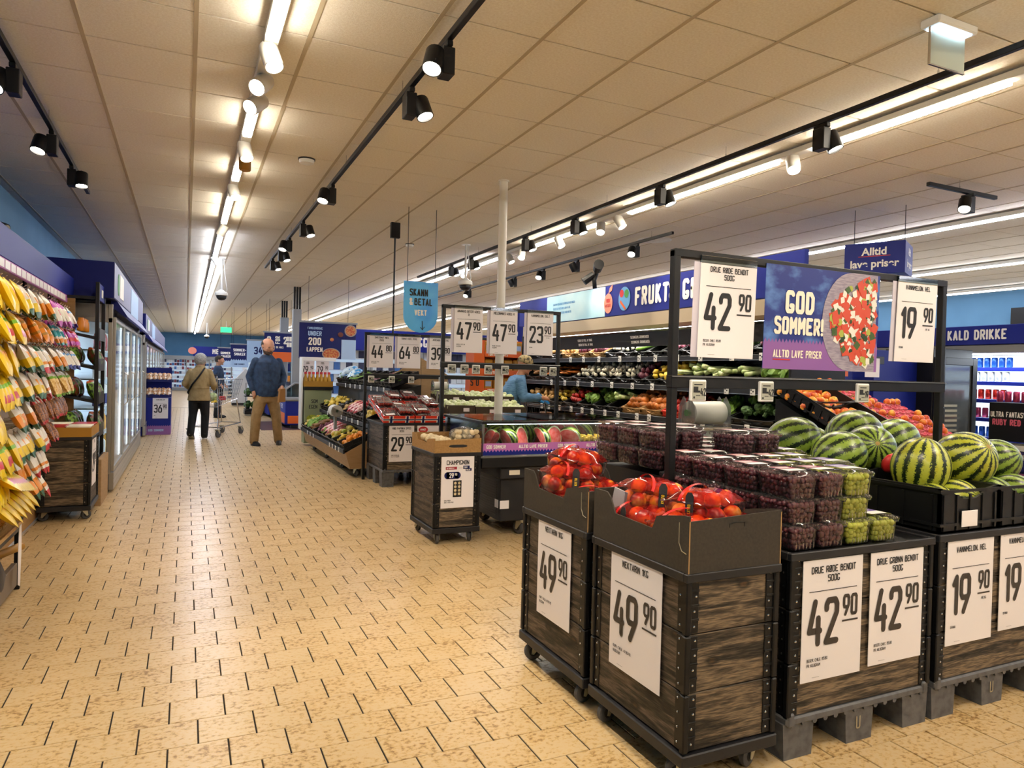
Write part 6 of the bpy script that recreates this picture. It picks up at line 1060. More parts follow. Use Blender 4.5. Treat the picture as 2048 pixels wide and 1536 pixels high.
# speaker brackets above the header
t = thing('speaker_arm', 'black cable arm with two spots standing on the produce header', 'bracket', (5.01, 8.2, 2.58)); obj('arm', MB().tube([(0, 0, 0), (0, .02, .12), (.02, 0, .2), (0, 0, .28)], .03, 8), 'black_metal', t, smooth=True); obj('lamp_head', MB().cyl((0, -.05, .26), (-.08, -.22, .30), .06, .07, 12), 'black_metal', t); obj('lamp_head', MB().cyl((0, .04, .2), (-.12, .1, .1), .05, .055, 12), 'black_metal', t)
# ---------------------------------------------------------------- apple stand at the end of the wall (faces -y)
t = thing('apple_stand', 'black stand of slanted apple crates and pink fruit trays behind the watermelons', 'display stand', (4.6, 3.8, 0)); obj('carcass', MB().prism([(0.0, .0), (.72, 0), (.72, 1.24), (.02, .93)], (0, 0, 0), (0, 1, 0), (0, 0, 1), (1.0, 0, 0)), 'black_metal', t); obj('low_shelf', MB().cbox(.5, -.02, .5, 1.0, .2, .93, .004), 'black_plastic', t)
an = math.atan2(.31, .70)
for r_ in range(2):
    y0, z0 = 3.80+.36*r_, .965+.16*r_
    slant_crate((4.58, y0, z0), .50, .39, .13, an, 0, f"black slanted apple crate, {'lower' if r_ == 0 else 'upper'} of the two")
    me = mesh('apple', MB().lathe([(0, -.022), (.02, -.03), (.036, -.01), (.038, .008), (.024, .03), (.006, .024), (0, .02)], n=14), 'apple_skin', True) if r_ == 0 else me
    for i in range(6):
        for j in range(4):
            for L_ in range(2):
                if L_ and (i > 4 or j > 2 or rv_.random() < .45): continue
                o = obj('apple', me, None, label=f"red and yellow apple in the {'lower' if r_ == 0 else 'upper'} slanted crate", cat='apple', group=f"apples, {'lower' if r_ == 0 else 'upper'} crate", loc=(4.615+.078*i+.035*L_+rv_.uniform(-.012, .012), y0+.045+.085*j+.03*L_, z0+.065+.038*j+.05*L_), rot=(rv_.uniform(-.8, .8), rv_.uniform(-.8, .8), rv_.uniform(0, 6)), scale=1.02)
    obj('crate_note', MB().box(4.64+.2*r_, y0-.004, z0+.02, 4.72+.2*r_, y0-.001, z0+.06), 'paper', label=f"white paper note on the {'lower' if r_ == 0 else 'upper'} apple crate", cat='note')
M('pink_tray', '#d4586e', .5, noise=(40, '#e88a98', .4, .65)); pt_b = MB().box(0, 0, 0, .19, .29, .03, 1)
for i in range(3):
    for j in range(4): pt_b.lathe([(.03, .030), (.031, .044), (.027, .046), (.024, .034)], c=(.032+.062*i, .036+.072*j, 0), n=10)
pt_m = mesh('fruit_tray', pt_b, ['pink_tray', 'cardboard']); pe = mesh('peach', MB().ball((0, 0, 0), .031, 10, 7), 'apple_skin', True)
for c in range(3):
    for r_ in range(3):
        x0, y0, z0 = 5.10+.20*c-.02, 3.66+.27*r_, .955+.125*r_
        if c == 0: y0 += .10; z0 += .04
        if r_ == 2 and c == 2: continue
        o = obj('fruit_tray', pt_m, None, label=f"pink moulded fruit tray, {ORD[c]} column from the apples, {['front', 'middle', 'back'][r_]}", cat='fruit tray', loc=(x0, y0, z0), rot=(an, 0, 0))
        for i in range(3):
            for j in range(4):
                if rv_.random() < .30: obj('peach', pe, None, label=f"peach in the {['front', 'middle', 'back'][r_]} pink tray of the {ORD[c]} column", cat='peach', group=f"peaches {c} {r_}", loc=(x0+.032+.062*i, y0+(.036+.072*j)*cos(an)-.03*sin(an), z0+.055+(.036+.072*j)*sin(an)))
# ---------------------------------------------------------------- right side: blue cabinets, black cooler, cold drinks
for k, (x, w, zt) in enumerate(((5.75, .62, 1.52), (6.75, .72, 1.76))):
    t = thing('blue_cabinet', ['low blue cabinet behind the summer banner', 'tall blue cabinet with a purple foot beside the black cooler'][k], 'cabinet', (x, 5.2+.05*k, 0)); obj('body', MB().cbox(0, 0, .1, w, .55, zt, .006), 'blue', t); obj('front_print', MB().box(.01, -.004, .12, w-.01, 0, zt*.62), M('purple_print', '#2b2470', .4, noise=(5, '#4a2f7a', .4, .65), scale=(1, 1, 3)), t); obj('foot', MB().box(.03, .03, 0, w-.03, .5, .1), 'black_metal', t)
for k, x in enumerate((5.55, 5.98, 6.45)): obj('notice_card', MB().cbox(x, 5.12, 1.46, x+.22, 5.125, 1.66, .001), ['paper', 'orange', 'paper'][k], label=['white notice card hanging below the summer banner, nearest the broccoli', 'colourful card hanging below the summer banner', 'white notice card hanging below the banner bowl'][k], cat='card')
obj('card_rail', MB().cbox(5.45, 5.126, 1.60, 6.75, 5.15, 1.68, .003), 'black_metal', label='black rail carrying the notice cards', cat='rail')
t = thing('drinks_fridge', 'black upright fridge with a reflecting glass door', 'fridge', (7.45, 5.0, 0)); obj('body', MB().cbox(0, .06, .05, .68, .65, 1.80, .006), 'black_metal', t); obj('door', MB().cbox(0, 0, .10, .12, .06, 1.70, .003).cbox(.60, 0, .10, .68, .06, 1.70, .003).cbox(.12, 0, .10, .60, .06, .17, .003).cbox(.12, 0, 1.62, .60, .06, 1.70, .003), 'black_metal', t); obj('pane', MB().box(.12, .02, .17, .60, .03, 1.62), M('mirror_grey', '#6e7475', .15, .6), t); obj('handle', MB().cbox(.03, -.05, .75, .06, -.01, 1.15, .004), 'black_plastic', t); lv = MB()
for k in range(18): lv.box(.13, .012, .22+k*.055, .36, .02, .245+k*.055)
obj('louvre', lv, 'zinc', t, kind='stuff')
XK = 8.5; t = thing('cold_drink_shelf', 'open cold drinks shelf under the blue KALD DRIKKE header', 'cooler', (XK, 2.6, 0)); YL = 6.4
obj('back_panel', MB().box(.70, 0, .3, .75, YL, 2.0), 'fridge_glow', t); obj('base', MB().cbox(-.25, 0, .05, .75, YL, .46, .01), 'lilac', t); obj('bumper', MB().cbox(-.32, 0, .46, -.22, YL, .60, .02), 'navy', t); obj('front_glass_rail', MB().cbox(-.30, 0, .60, -.24, YL, .78, .02), 'white_plastic', t); obj('chrome_rail', MB().cbox(-.33, 0, .66, -.30, YL, .70, .006), 'chrome', t); obj('canopy', MB().cbox(-.05, 0, 1.78, .75, YL, 1.88, .01), 'grey_paint', t); obj('header', MB().cbox(-.08, 0, 1.88, 0, YL, 2.10, .004), 'blue', t)
lt = MB(); letters(lt, 'KALD DRIKKE', (-.084, 2.95, 1.935), U_, (0, 0, 1), .12, .52, .18, .08, n=8, fit=.70); obj('lettering', lt, 'white_ink', t); obj('led_strip', MB().box(.05, .1, 1.765, .12, YL-.1, 1.78), 'led_white', t)
for k, z in enumerate((.80, 1.02, 1.24, 1.45, 1.62)): obj('shelf', MB().box(.05+.05*k, .02, z-.03, .70, YL-.02, z), 'cooler_in', t); obj('price_rail', MB().cbox(.02+.05*k, .02, z-.045, .05+.05*k, YL-.02, z, .003), 'blue', t)
area('drink_light', (XK+.1, 5.8, 1.75), (0, rad(15), 0), .05, 6, 40, (.85, .93, 1))
canm = {c: mesh('drink_can', MB().lathe([(.026, 0), (.033, .008), (.033, .105), (.027, .118)], n=10), M('can_'+c, h_, .25, .4), 40) for c, h_ in (('blue', '#2b62c0'), ('black', '#1b1b20'), ('orange', '#e0921e'), ('pink', '#b8416a'), ('red', '#b3261f'), ('white', '#d6dbe2'), ('yellow', '#d9c01e'))}
btl = {c: mesh('drink_bottle', MB().lathe([(.028, 0), (.032, .01), (.032, .12), (.014, .17), (.014, .20)], n=10), MATS['can_'+c], 40) for c in ('black', 'blue', 'red')}
SEQ = [['black', 'red', 'white', 'yellow', 'blue'], ['orange', 'orange', 'black', 'black', 'pink'], ['white', 'black', 'black', 'pink', 'red'], ['red', 'red', 'blue', 'blue', 'white'], ['blue', 'blue', 'black', 'yellow', 'blue']]
for k, z in enumerate((.80, 1.02, 1.24, 1.45, 1.62)):
    for q in range(30):
        y = 2.75+2.6+.0+q*.085-.3; c = SEQ[k][(29-q)//6]
        me = btl[c] if (k in (1, 2) and c == 'black') else canm[c]
        obj(me.name.split('.')[0], me, None, label=f"{c} drink {'bottle' if me in btl.values() else 'can'} on the {['lowest', 'second', 'third', 'fourth', 'top'][k]} cold drinks shelf", cat='drink', group=f"{c} drinks, {['lowest', 'second', 'third', 'fourth', 'top'][k]} shelf", loc=(XK+.11+.05*k, y, z))
t = thing('drink_display', 'black drinks display box with pink lettering in front of the cold shelf', 'display box', (8.13, 4.40, .80)); obj('box', MB().cbox(0, 0, 0, .20, .46, .42, .004), 'black_plastic', t); lt = MB(); letters(lt, 'ULTRA FANTASY', (-.003, .44, .26), U_, (0, 0, 1), .06, .45, .16, .05, fit=.40); obj('lettering', lt, 'white_ink', t); lt = MB(); letters(lt, 'RUBY RED', (-.003, .42, .17), U_, (0, 0, 1), .07, .5, .2, .05, fit=.38); obj('pink_lettering', lt, 'pink', t)
for q in range(5): obj('drink_can', canm['pink'], None, label='pink drink can standing on the black drinks display', cat='drink', group='pink cans on the display', loc=(8.22, 4.46+.085*q, 1.225))
t = thing('wall_unit', 'black wall bracket above the cold drinks header', 'bracket', (14.9, 8.3, 2.5)); obj('plate', MB().cbox(-.1, -.2, -.25, 0, .2, .45, .004), 'black_metal', t)
# Alltid lave priser cube
t = thing('cube_sign', 'dark blue hanging cube sign reading Alltid lave priser', 'hanging sign', (6.66, 5.22, 2.565), (0, 0, rad(-62))); obj('box', MB().cbox(-.295, 0, 0, .295, .50, .34, .004), 'blue', t)
for k, (s_, z, x) in enumerate((('Alltid', .205, 0), ('lave priser', .075, 0))):
    cu = bpy.data.curves.new('lettering', 'FONT'); cu.body = s_; cu.size = .112; cu.align_x = 'CENTER'; cu.offset = .003; cu.materials.append(MATS['white_ink'])
    tmp = bpy.data.objects.new('tmp', cu); COL.objects.link(tmp); tme = bpy.data.meshes.new_from_object(tmp.evaluated_get(bpy.context.evaluated_depsgraph_get())); bpy.data.objects.remove(tmp)
    for nm, lo, ro, sx in (('lettering', (0, -.004, z), (pi/2, 0, 0), 1), ('side_lettering', (.299, .25, z), (pi/2, 0, pi/2), .6)): obj(nm, tme, None, t, loc=lo, rot=ro, scale=(sx, 1, 1))
obj('underline', MB().box(-.155, -.004, .188, .155, -.001, .196), 'red', t)
for x in (-.25, .25): obj('hanger', MB().cyl((x, .25, .36), (x, .25, ZC-2.565), .004, n=6), 'black_metal', t)
# ---------------------------------------------------------------- far end of the store
U_ = Vector((0, -1, 0))
# dairy wall
YF = 44.2; t = thing('dairy_coolers', 'row of glass-fronted dairy coolers along the far wall', 'cooler', (-1.2, YF, 0)); L = 9.0
obj('back_panel', MB().box(0, .55, .1, L, .6, 1.95), M('far_glow', '#cfe0f2', .5, emit=.35), t); obj('base', MB().cbox(0, -.05, 0, L, .6, .16, .01), 'grey_paint', t); obj('top', MB().cbox(0, -.05, 1.76, L, .6, 1.98, .01), 'grey_paint', t)  # far_glow panel emits to look lit from inside the cabinet
for k in range(8): obj('mullion', MB().cbox(k*1.2-.03, -.05, .1, k*1.2+.03, 0, 1.8, .004), 'grey_paint', t)
for z in (.20, .45, .70, .95, 1.2, 1.42, 1.60): obj('shelf', MB().box(0, .05, z-.02, L, .55, z), 'cooler_in', t)
M('dairy_dark', '#39405e', .5); M('dairy_white', '#dfe6ea', .4); M('dairy_red', '#8a3a44', .4); M('dairy_blue', '#3e6fb0', .4)
rf = random.Random(31); dm = {c: mesh('dairy_pack', MB().cbox(-.06, 0, 0, .06, .1, .16, .006), c) for c in ('dairy_dark', 'dairy_white', 'dairy_red', 'dairy_blue')}
for zi, z in enumerate((.20, .45, .70, .95, 1.2, 1.42, 1.60)):
    for k in range(28):
        c = rf.choice(['dairy_dark', 'dairy_white', 'dairy_white', 'dairy_blue', 'dairy_red']); obj('dairy_pack', dm[c], None, label=f"small {c[6:]} dairy pack on the {ORD[zi]} shelf of the far coolers", cat='dairy pack', group=f"{c[6:]} dairy packs, the {ORD[zi]} shelf", loc=(-1.08+.13*k+rf.uniform(-.005, .005), YF+.12, z), scale=(1, 1, rf.uniform(.7, 1.05)))
t = thing('dairy_sign', 'dark blue dairy header with white letters on the far wall', 'sign', (.35, YF-.1, 1.98)); obj('board', MB().cbox(0, 0, 0, 5.5, .06, .56, .004), 'blue', t); lt = MB(); letters(lt, 'MEIERI', (1.0, -.004, .14), (1, 0, 0), (0, 0, 1), .30, .55, .2, .08); obj('lettering', lt, 'white_ink', t); em = MB(); disc(em, (0, -.005, 0), (1, 0, 0), (0, 0, 1), -.05, .3, .22, .2); obj('emblem', em, 'peach', t)
# hanging banners
def banner(name, label, x0, y, x1, z0, z1, mat, texts, hang=True, extra=None):
    t = thing(name, label, 'banner', (x0, y, z0)); w, h = x1-x0, z1-z0; obj('sheet', MB().cbox(0, 0, 0, w, .02, h, .003), mat, t); obj('rail', MB().cbox(-.03, -.005, h, w+.03, .025, h+.04, .004), 'grey_paint', t)
    for q, (s_, fx, fz, hh, m, fit, t_) in enumerate(texts): lt = MB(); letters(lt, s_, (fx*w, -.004, fz*h), (1, 0, 0), (0, 0, 1), hh*h, .55, t_, .07, 'c', n=8, fit=fit*w if fit else None); obj('lettering', lt, m, t)
    if hang:
        for x in (.15*w, .85*w): obj('hanger', MB().cyl((x, .01, h), (x, .01, ZC-z0), .004, n=5), 'black_metal', t)
    return t
b = banner('menu_banner', 'navy dinner banner with white lettering and plates of food', 2.10, 15.0, 3.27, 1.62, 2.36, 'navy', [('FAMILIEMIDDAG', .27, .82, .065, 'pale_blue', .34, .16), ('UNDER', .27, .64, .13, 'pale_blue', .34, .18), ('200', .27, .38, .21, 'cream', .34, .18), ('LAPPEN', .27, .19, .13, 'cream', .34, .18)])
pp = MB(); w, h = 1.17, .74; Ax = ((0, -.004, 0), Vector((1, 0, 0)), Vector((0, 0, 1)))
rect(pp, *Ax, .74*w, 0, w, .56*h, 0); disc(pp, (0, -.005, 0), *Ax[1:], .56*w, .14*h, .16*w, .17*h, 24, 1); disc(pp, (0, -.006, 0), *Ax[1:], .56*w, .14*h, .14*w, .15*h, 24, 2); disc(pp, (0, -.005, 0), *Ax[1:], .90*w, .82*h, .11*w, .17*h, 24, 1); disc(pp, (0, -.006, 0), *Ax[1:], .90*w, .82*h, .09*w, .14*h, 24, 2); disc(pp, (0, -.005, 0), *Ax[1:], .72*w, .70*h, .05*w, .07*h, 16, 3); disc(pp, (0, -.005, 0), *Ax[1:], .57*w, .55*h, .035*w, .05*h, 12, 2)
obj('food_picture', pp, ['pale_blue', M('plate', '#9a8f86', .5), M('food', '#c78a4a', .5, noise=(28, '#b0432e', .42, .6)), M('meat', '#6a3328', .5)], b)
b = banner('offer_banner', 'navy and orange three-for-two ice cream banner', 1.95, 20.6, 2.78, 1.58, 2.38, 'navy', [('3', .15, .62, .26, 'cream', None, .2), ('2', .68, .62, .26, 'cream', None, .2), ('JUICE OG MIKS', .40, .47, .07, 'cream', .6, .18)]); o_ = MB(); rect(o_, *Ax, 0, 0, .83, .34*.8); obj('orange_band', o_, 'orange', b); lt = MB(); letters(lt, 'FOR', (.42, -.005, .5), (0, 0, 1), (-1, 0, 0), .13, .5, .2, .06); obj('for_lettering', lt, 'cream', b); ic = MB()
for i in range(3):
    for j in range(2): rect(ic, (0, -.005, 0), *Ax[1:], .60+.07*i, .42+.16*j, .66+.07*i, .55+.16*j)
obj('carton_picture', ic, 'cream', b)
banner('offer_banner', 'light blue banner with the dark number 34', 1.62, 22.2, 2.25, 1.55, 2.2, 'pale_blue', [('34', .5, .38, .34, 'navy', None, .18)]); banner('summer_flag', 'navy and pale summer flag, nearer of the two', 1.28, 24.2, 1.82, 1.40, 2.12, 'navy', [('SOMMER-', .5, .70, .13, 'white_ink', .85, .2), ('SMAKER', .5, .52, .13, 'white_ink', .85, .2), ('GOD SOMMER', .5, .10, .07, 'navy', .8, .2)])
banner('summer_flag', 'navy and pale summer flag, farther of the two', 1.0, 26.5, 1.5, 1.40, 2.05, 'navy', [('SOMMER-', .5, .68, .13, 'white_ink', .85, .2), ('SMAKER', .5, .50, .13, 'white_ink', .85, .2)])
for nm, x, y, w, h in (('near', 1.28, 24.2, .54, .72), ('far', 1.0, 26.5, .5, .65)):
    z_ = MB(); rect(z_, (x, y-.003, 1.40), Vector((1, 0, 0)), Vector((0, 0, 1)), 0, 0, w, .3*h)
    for k in range(8): z_.add([(x+k*w/8, y-.003, 1.40+.3*h), (x+(k+1)*w/8, y-.003, 1.40+.3*h), (x+(k+.5)*w/8, y-.003, 1.40+.36*h)], [(0, 1, 2)])
    obj('pale_edge', z_, 'pale_blue', label=f"pale zigzag lower edge on the {nm}er summer flag" if nm == 'near' else 'pale zigzag lower edge on the farther summer flag', cat='banner')
# white wheeled carton rack, plant trolley, freezer, mat
t = thing('carton_rack', 'slanted rack of white cartons far down the aisle', 'rack', (1.50, 27.0, 0)); obj('side_panel', MB().prism([(0, .12), (.52, .12), (.52, 1.30), (.44, 1.34), (0, .85)], (0, 0, 0), (1, 0, 0), (0, 0, 1), (0, .5, 0)), M('rack_grey', '#b9bcc0', .5), t); obj('dolly', MB().cbox(0, -.02, .03, .52, .5, .12, .005), 'black_plastic', t)
for k in range(5): obj('hook', MB().cbox(-.16+.02*k, .05, .30+.13*k, .02, .12, .36+.13*k, .004), 'black_plastic', t)
obj('top_card', MB().cbox(.34, .2, 1.30, .50, .22, 1.75, .002), 'white_plastic', t)
t = thing('plant_trolley', 'dark trolley of potted plants behind the standing man', 'trolley', (1.55, 21.6, 0)); obj('base', MB().cbox(0, 0, .04, .72, .5, .16, .006), 'black_plastic', t); obj('front_card', MB().box(.18, -.004, .08, .5, 0, .15), 'grey_paint', t)
for x in (.02, .70): obj('post', MB().cbox(x-.015, .02, .1, x+.015, .05, .95, .003), 'steel', t)
for z in (.18, .55): obj('shelf', MB().box(0, 0, z, .72, .5, z+.02), 'black_metal', t)
pl_m = mesh('potted_plant', MB().ball((0, 0, .13), (.10, .10, .11), 10, 7, wob=.25, seed=6).lathe([(.05, 0), (.06, .08)], n=10, m=1), ['veg_dark', 'black_plastic'])
for i in range(4):
    for j in range(2): obj('potted_plant', pl_m, None, label=f"dark green potted plant on the {['lower', 'upper'][j]} trolley shelf", cat='plant', group=f"plants, {['lower', 'upper'][j]} trolley shelf", loc=(1.63+.18*i, 21.7, .20+.37*j))
obj('floor_mat', MB().cbox(1.55, 16.6, 0, 2.75, 19.3, .006, .002), M('mat_red', '#5c2a2c', .9, noise=(6, '#27242c', .45, .55), scale=(.6, 8, 1)), label='dark red striped floor mat behind the standing man', cat='mat')
t = thing('chest_freezer', 'blue and silver chest freezer with a curved glass top', 'freezer', (2.05, 16.9, 0)); obj('body', MB().cbox(.04, .04, .08, 1.0, 3.0, .66, .02), 'blue', t); obj('print', MB().box(.036, .1, .12, .04, 1.4, .36).box(.1, .036, .12, .9, .04, .3), 'orange', t); obj('bumper', MB().cbox(0, 0, .64, 1.04, 3.04, .74, .03), 'grey_paint', t); obj('glass_top', MB().prism([(.05, .74), (.99, .74), (.99, .98), (.75, 1.06), (.25, 1.06), (.05, .92)], (0, .05, 0), (1, 0, 0), (0, 0, 1), (0, 2.9, 0)), 'glass_dark', t); obj('glass_frame', MB().tube([(.05, .05, .74), (.05, .05, .92), (.25, .05, 1.06), (.75, .05, 1.06), (.99, .05, .98), (.99, .05, .74)], .025, 6), 'grey_paint', t); lt = MB(); letters(lt, 'IS', (.032, 1.0, .45), U_, (0, 0, 1), .12, .55, .2, .06); letters(lt, 'FRYS', (.032, .7, .45), U_, (0, 0, 1), .12, .55, .2, .06, fit=.35); obj('lettering', lt, 'white_ink', t)
t = thing('chest_freezer', 'second blue chest freezer farther down the aisle', 'freezer', (2.05, 20.5, 0)); obj('body', MB().cbox(.04, .04, .08, 1.0, 3.0, .66, .02), 'blue', t); obj('bumper', MB().cbox(0, 0, .64, 1.04, 3.04, .74, .03), 'grey_paint', t); obj('glass_top', MB().cbox(.05, .05, .74, .99, 2.95, 1.0, .05), 'glass_dark', t)
# grocery shelves far right of the aisle
t = thing('grocery_shelf', 'tall white grocery shelving far behind the dinner banner', 'shelving', (2.3, 23.8, 0)); obj('back', MB().box(0, .5, 0, 3.6, .55, 1.9), 'cooler_in', t)
for z in (.1, .5, .9, 1.3, 1.7): obj('shelf', MB().box(0, 0, z-.03, 3.6, .5, z), 'blue_light', t)
gm = [mesh('grocery_box', MB().cbox(-.08, 0, 0, .08, .12, .26, .005), c) for c in ('dairy_blue', 'dairy_white', 'bag_red', 'bag_orange', 'navy')]
for zi, z in enumerate((.1, .5, .9, 1.3, 1.7)):
    for k in range(18): obj('grocery_box', gm[rf.randrange(5)], None, label=f"grocery box on the {ORD[zi]} shelf behind the dinner banner", cat='grocery box', group=f"grocery boxes, the {ORD[zi]} shelf behind the banner", loc=(2.42+.195*k, 23.9, z))
# tortilla shelf and its neighbours seen through the price frame
t = thing('tortilla_shelf', 'orange cardboard shelf of yellow tortilla bags behind the white column', 'display stand', (4.55, 11.4, 0)); w = .95
obj('side_board', MB().cbox(0, 0, 0, .20, .4, 2.0, .004), 'orange', t); obj('back_board', MB().box(.2, .35, 0, w+.2, .4, 2.0), 'orange', t); obj('side_board', MB().cbox(w+.2, 0, 0, w+.24, .4, 2.0, .004), 'orange', t)
tb_m = mesh('tortilla_bag', MB().cbox(-.085, -.03, 0, .085, .03, .22, .02).box(-.055, -.033, .06, .055, -.030, .15, 1), [M('tortilla_yellow', '#b98420', .4), 'pale_blue'])
for k in range(6):
    z = .15+.32*k; obj('shelf', MB().box(.2, 0, z-.02, w+.2, .35, z), 'orange', t); obj('shelf_front', MB().box(.2, -.012, z-.06, w+.2, 0, z+.03), 'orange', t); lt = MB(); letters(lt, 'TORTILLA CHIPS', (.26, -.014, z-.04), (1, 0, 0), (0, 0, 1), .055, .5, .2, .06, fit=.8); obj('lettering', lt, 'cream', t)
    for q in range(5): obj('tortilla_bag', tb_m, None, label=f"yellow tortilla bag on the {ORD[k]} shelf of the orange stand", cat='snack bag', group=f"tortilla bags, shelf {k+1}", loc=(4.86+.19*q, 11.5, z+.001))
t = thing('orange_bin', 'orange cardboard bin with black print beside the tortilla shelf', 'display stand', (4.38, 11.0, 0)); obj('box', MB().cbox(0, 0, 0, .28, .28, .95, .004), 'orange', t); obj('header', MB().prism([(0, .95), (.28, .95), (.28, 1.36), (.04, 1.36)], (0, .2, 0), (1, 0, 0), (0, 0, 1), (0, .01, 0)), 'orange', t); lt = MB(); letters(lt, 'S O', (.03, .196, 1.18), (1, 0, 0), (0, 0, 1), .12, .5, .16, .05, fit=.2); disc(lt, (0, -.002, 0), Vector((1, 0, 0)), Vector((0, 0, 1)), .14, .7, .05); obj('lettering', lt, 'ink', t); obj('tray', MB().box(.02, .1, .97, .26, .19, 1.0), 'steel', t)
for k in range(4): obj('yellow_box', MB().cbox(5.72+.16*(k % 2), 11.2, .0+.30*(k//2)*1.0+.45, 5.86+.16*(k % 2), 11.4, .28+.30*(k//2)+.45, .004), 'yellow', label=f"yellow box in the stack beside the woman in blue, {['lower aisle side', 'lower inner side', 'upper aisle side', 'upper inner side'][k]}", cat='box')
obj('box_base', MB().cbox(5.70, 11.18, 0, 6.04, 11.42, .45, .004), 'black_plastic', label='black base under the stack of yellow boxes', cat='base')
t = thing('dark_shelving', 'dark shelving of jars behind the woman in blue', 'shelving', (5.7, 12.2, 0)); obj('back', MB().box(0, .4, 0, 2.2, .45, 2.0), 'black_plastic', t)
for z in (.2, .6, 1.0, 1.4, 1.8): obj('shelf', MB().box(0, 0, z-.03, 2.2, .4, z), 'dark_plastic', t)
jm = [mesh('sauce_jar', MB().lathe([(.04, 0), (.045, .02), (.045, .16), (.03, .2), (.03, .23)], n=10), c, 40) for c in ('juice_red', 'navy', 'can_black', 'can_white')]
for zi, z in enumerate((.2, .6, 1.0, 1.4)):
    for k in range(16): obj('sauce_jar', jm[rf.randrange(4)], None, label=f"sauce jar on the {ORD[zi]} shelf of the dark shelving", cat='jar', group=f"sauce jars, the {ORD[zi]} shelf", loc=(5.8+.13*k, 12.3, z))
# cold cuts wall behind the tomato frame
t = thing('cold_cuts_cooler', 'bright chilled wall under a blue header behind the tomato posters', 'cooler', (2.9, 17.5, 0)); w = 7.0
obj('back_panel', MB().box(0, .6, .2, w, .65, 1.95), 'far_glow', t); obj('base', MB().cbox(0, 0, 0, w, .65, .4, .01), 'grey_paint', t); obj('header', MB().cbox(0, -.02, 1.9, w, .5, 2.42, .005), 'blue', t); lt = MB(); letters(lt, 'P\u00c5LEGG', (1.9, -.025, 2.03), (1, 0, 0), (0, 0, 1), .25, .55, .2, .08); obj('lettering', lt, 'white_ink', t)
for z in (.5, .8, 1.1, 1.4, 1.7): obj('shelf', MB().box(0, .1, z-.02, w, .6, z), 'cooler_in', t)
for k in range(6): obj('divider', MB().cbox(k*1.3, -.01, .3, k*1.3+.05, .05, 1.9, .003), 'grey_paint', t)
for zi, z in enumerate((.5, .8, 1.1, 1.4, 1.7)):
    for k in range(34): c = rf.choice(['dairy_white', 'dairy_white', 'dairy_blue', 'dairy_dark']); obj('dairy_pack', dm[c], None, label=f"small {c[6:]} pack on the {ORD[zi]} shelf of the chilled wall behind the tomatoes", cat='food pack', group=f"{c[6:]} packs, chilled wall the {ORD[zi]} shelf", loc=(3.1+.155*k, 17.75, z), scale=1.2)
t = thing('blue_tower', 'blue sign tower with white lettering behind the melon posters', 'sign', (6.0, 13.6, 0)); obj('board', MB().cbox(0, 0, 1.6, .75, .06, 2.75, .004), 'blue', t); obj('leg', MB().cbox(.33, .01, 0, .41, .05, 1.6, .003), 'steel', t); lt = MB(); letters(lt, 'ALLTID', (.1, -.004, 2.2), (1, 0, 0), (0, 0, 1), .12, .5, .16, .06); letters(lt, 'PRISER', (.1, -.004, 2.0), (1, 0, 0), (0, 0, 1), .12, .5, .16, .06); obj('lettering', lt, 'white_ink', t)
# shelving deep right, seen between banner and cooler
t = thing('red_shelving', 'tall shelving of red jars seen beside the melon poster', 'shelving', (6.2, 7.6, 0)); obj('back', MB().box(0, .4, 0, 1.7, .45, 2.0), 'black_metal', t); obj('top_box', MB().cbox(0, .05, 1.9, 1.2, .4, 2.4, .01), 'cardboard', t)
for z in (.3, .7, 1.1, 1.5, 1.85): obj('shelf', MB().box(0, 0, z-.03, 1.7, .4, z), 'red', t)
for zi, z in enumerate((.7, 1.1, 1.5)):
    for k in range(12): obj('sauce_jar', jm[(k+zi) % 2], None, label=f"sauce jar on the {ORD[zi]} shelf of the red shelving", cat='jar', group=f"jars, red shelving {zi+1}", loc=(6.3+.135*k, 7.7, z))
MATS['far_glow'].cycles.emission_sampling = 'NONE'
# ---------------------------------------------------------------- people
M('skin', '#c08a6c', .5); M('shirt_navy', '#1b2c46', .8, noise=(14, '#28405f', .35, .7), bump=(13, .9)); M('chino', '#9a7a4e', .8, noise=(10, '#86683e', .4, .7), bump=(11, .8)); M('shoe_black', '#101012', .5); M('hair_dark', '#2a1f18', .7); M('hair_grey', '#8d8a84', .7, noise=(60, '#b5b2ab', .4, .6), bump=(80, .5)); M('coat_tan', '#a48d62', .8, noise=(12, '#8e784e', .4, .7), bump=(12, .8)); M('trouser_black', '#0d0d10', .8); M('sweater_blue', '#5f8ab5', .9, bump=(60, .5), noise=(90, '#4b76a2', .45, .6), scale=(.2, .2, 1)); M('cap_beige', '#a8966c', .8, noise=(26, '#4a4234', .5, .56)); M('beard', '#4a3426', .8); M('kraft', '#9a6a34', .8)
def loft(mb, secs, n=14, m=0):
    """stack of horizontal ellipses (x,y,z,rx,ry[,yaw])"""
    vs = []; N = len(secs)
    for s in secs:
        a = s[5] if len(s) > 5 else 0
        for i in range(n): t = 2*pi*i/n; u, v = s[3]*cos(t), s[4]*sin(t); vs.append((s[0]+u*cos(a)-v*sin(a), s[1]+u*sin(a)+v*cos(a), s[2]))
    fs = [(j*n+i, j*n+(i+1) % n, (j+1)*n+(i+1) % n, (j+1)*n+i) for j in range(N-1) for i in range(n)]+[tuple(range(n))[::-1], tuple(range((N-1)*n, N*n))]
    return mb.add(vs, fs, m)
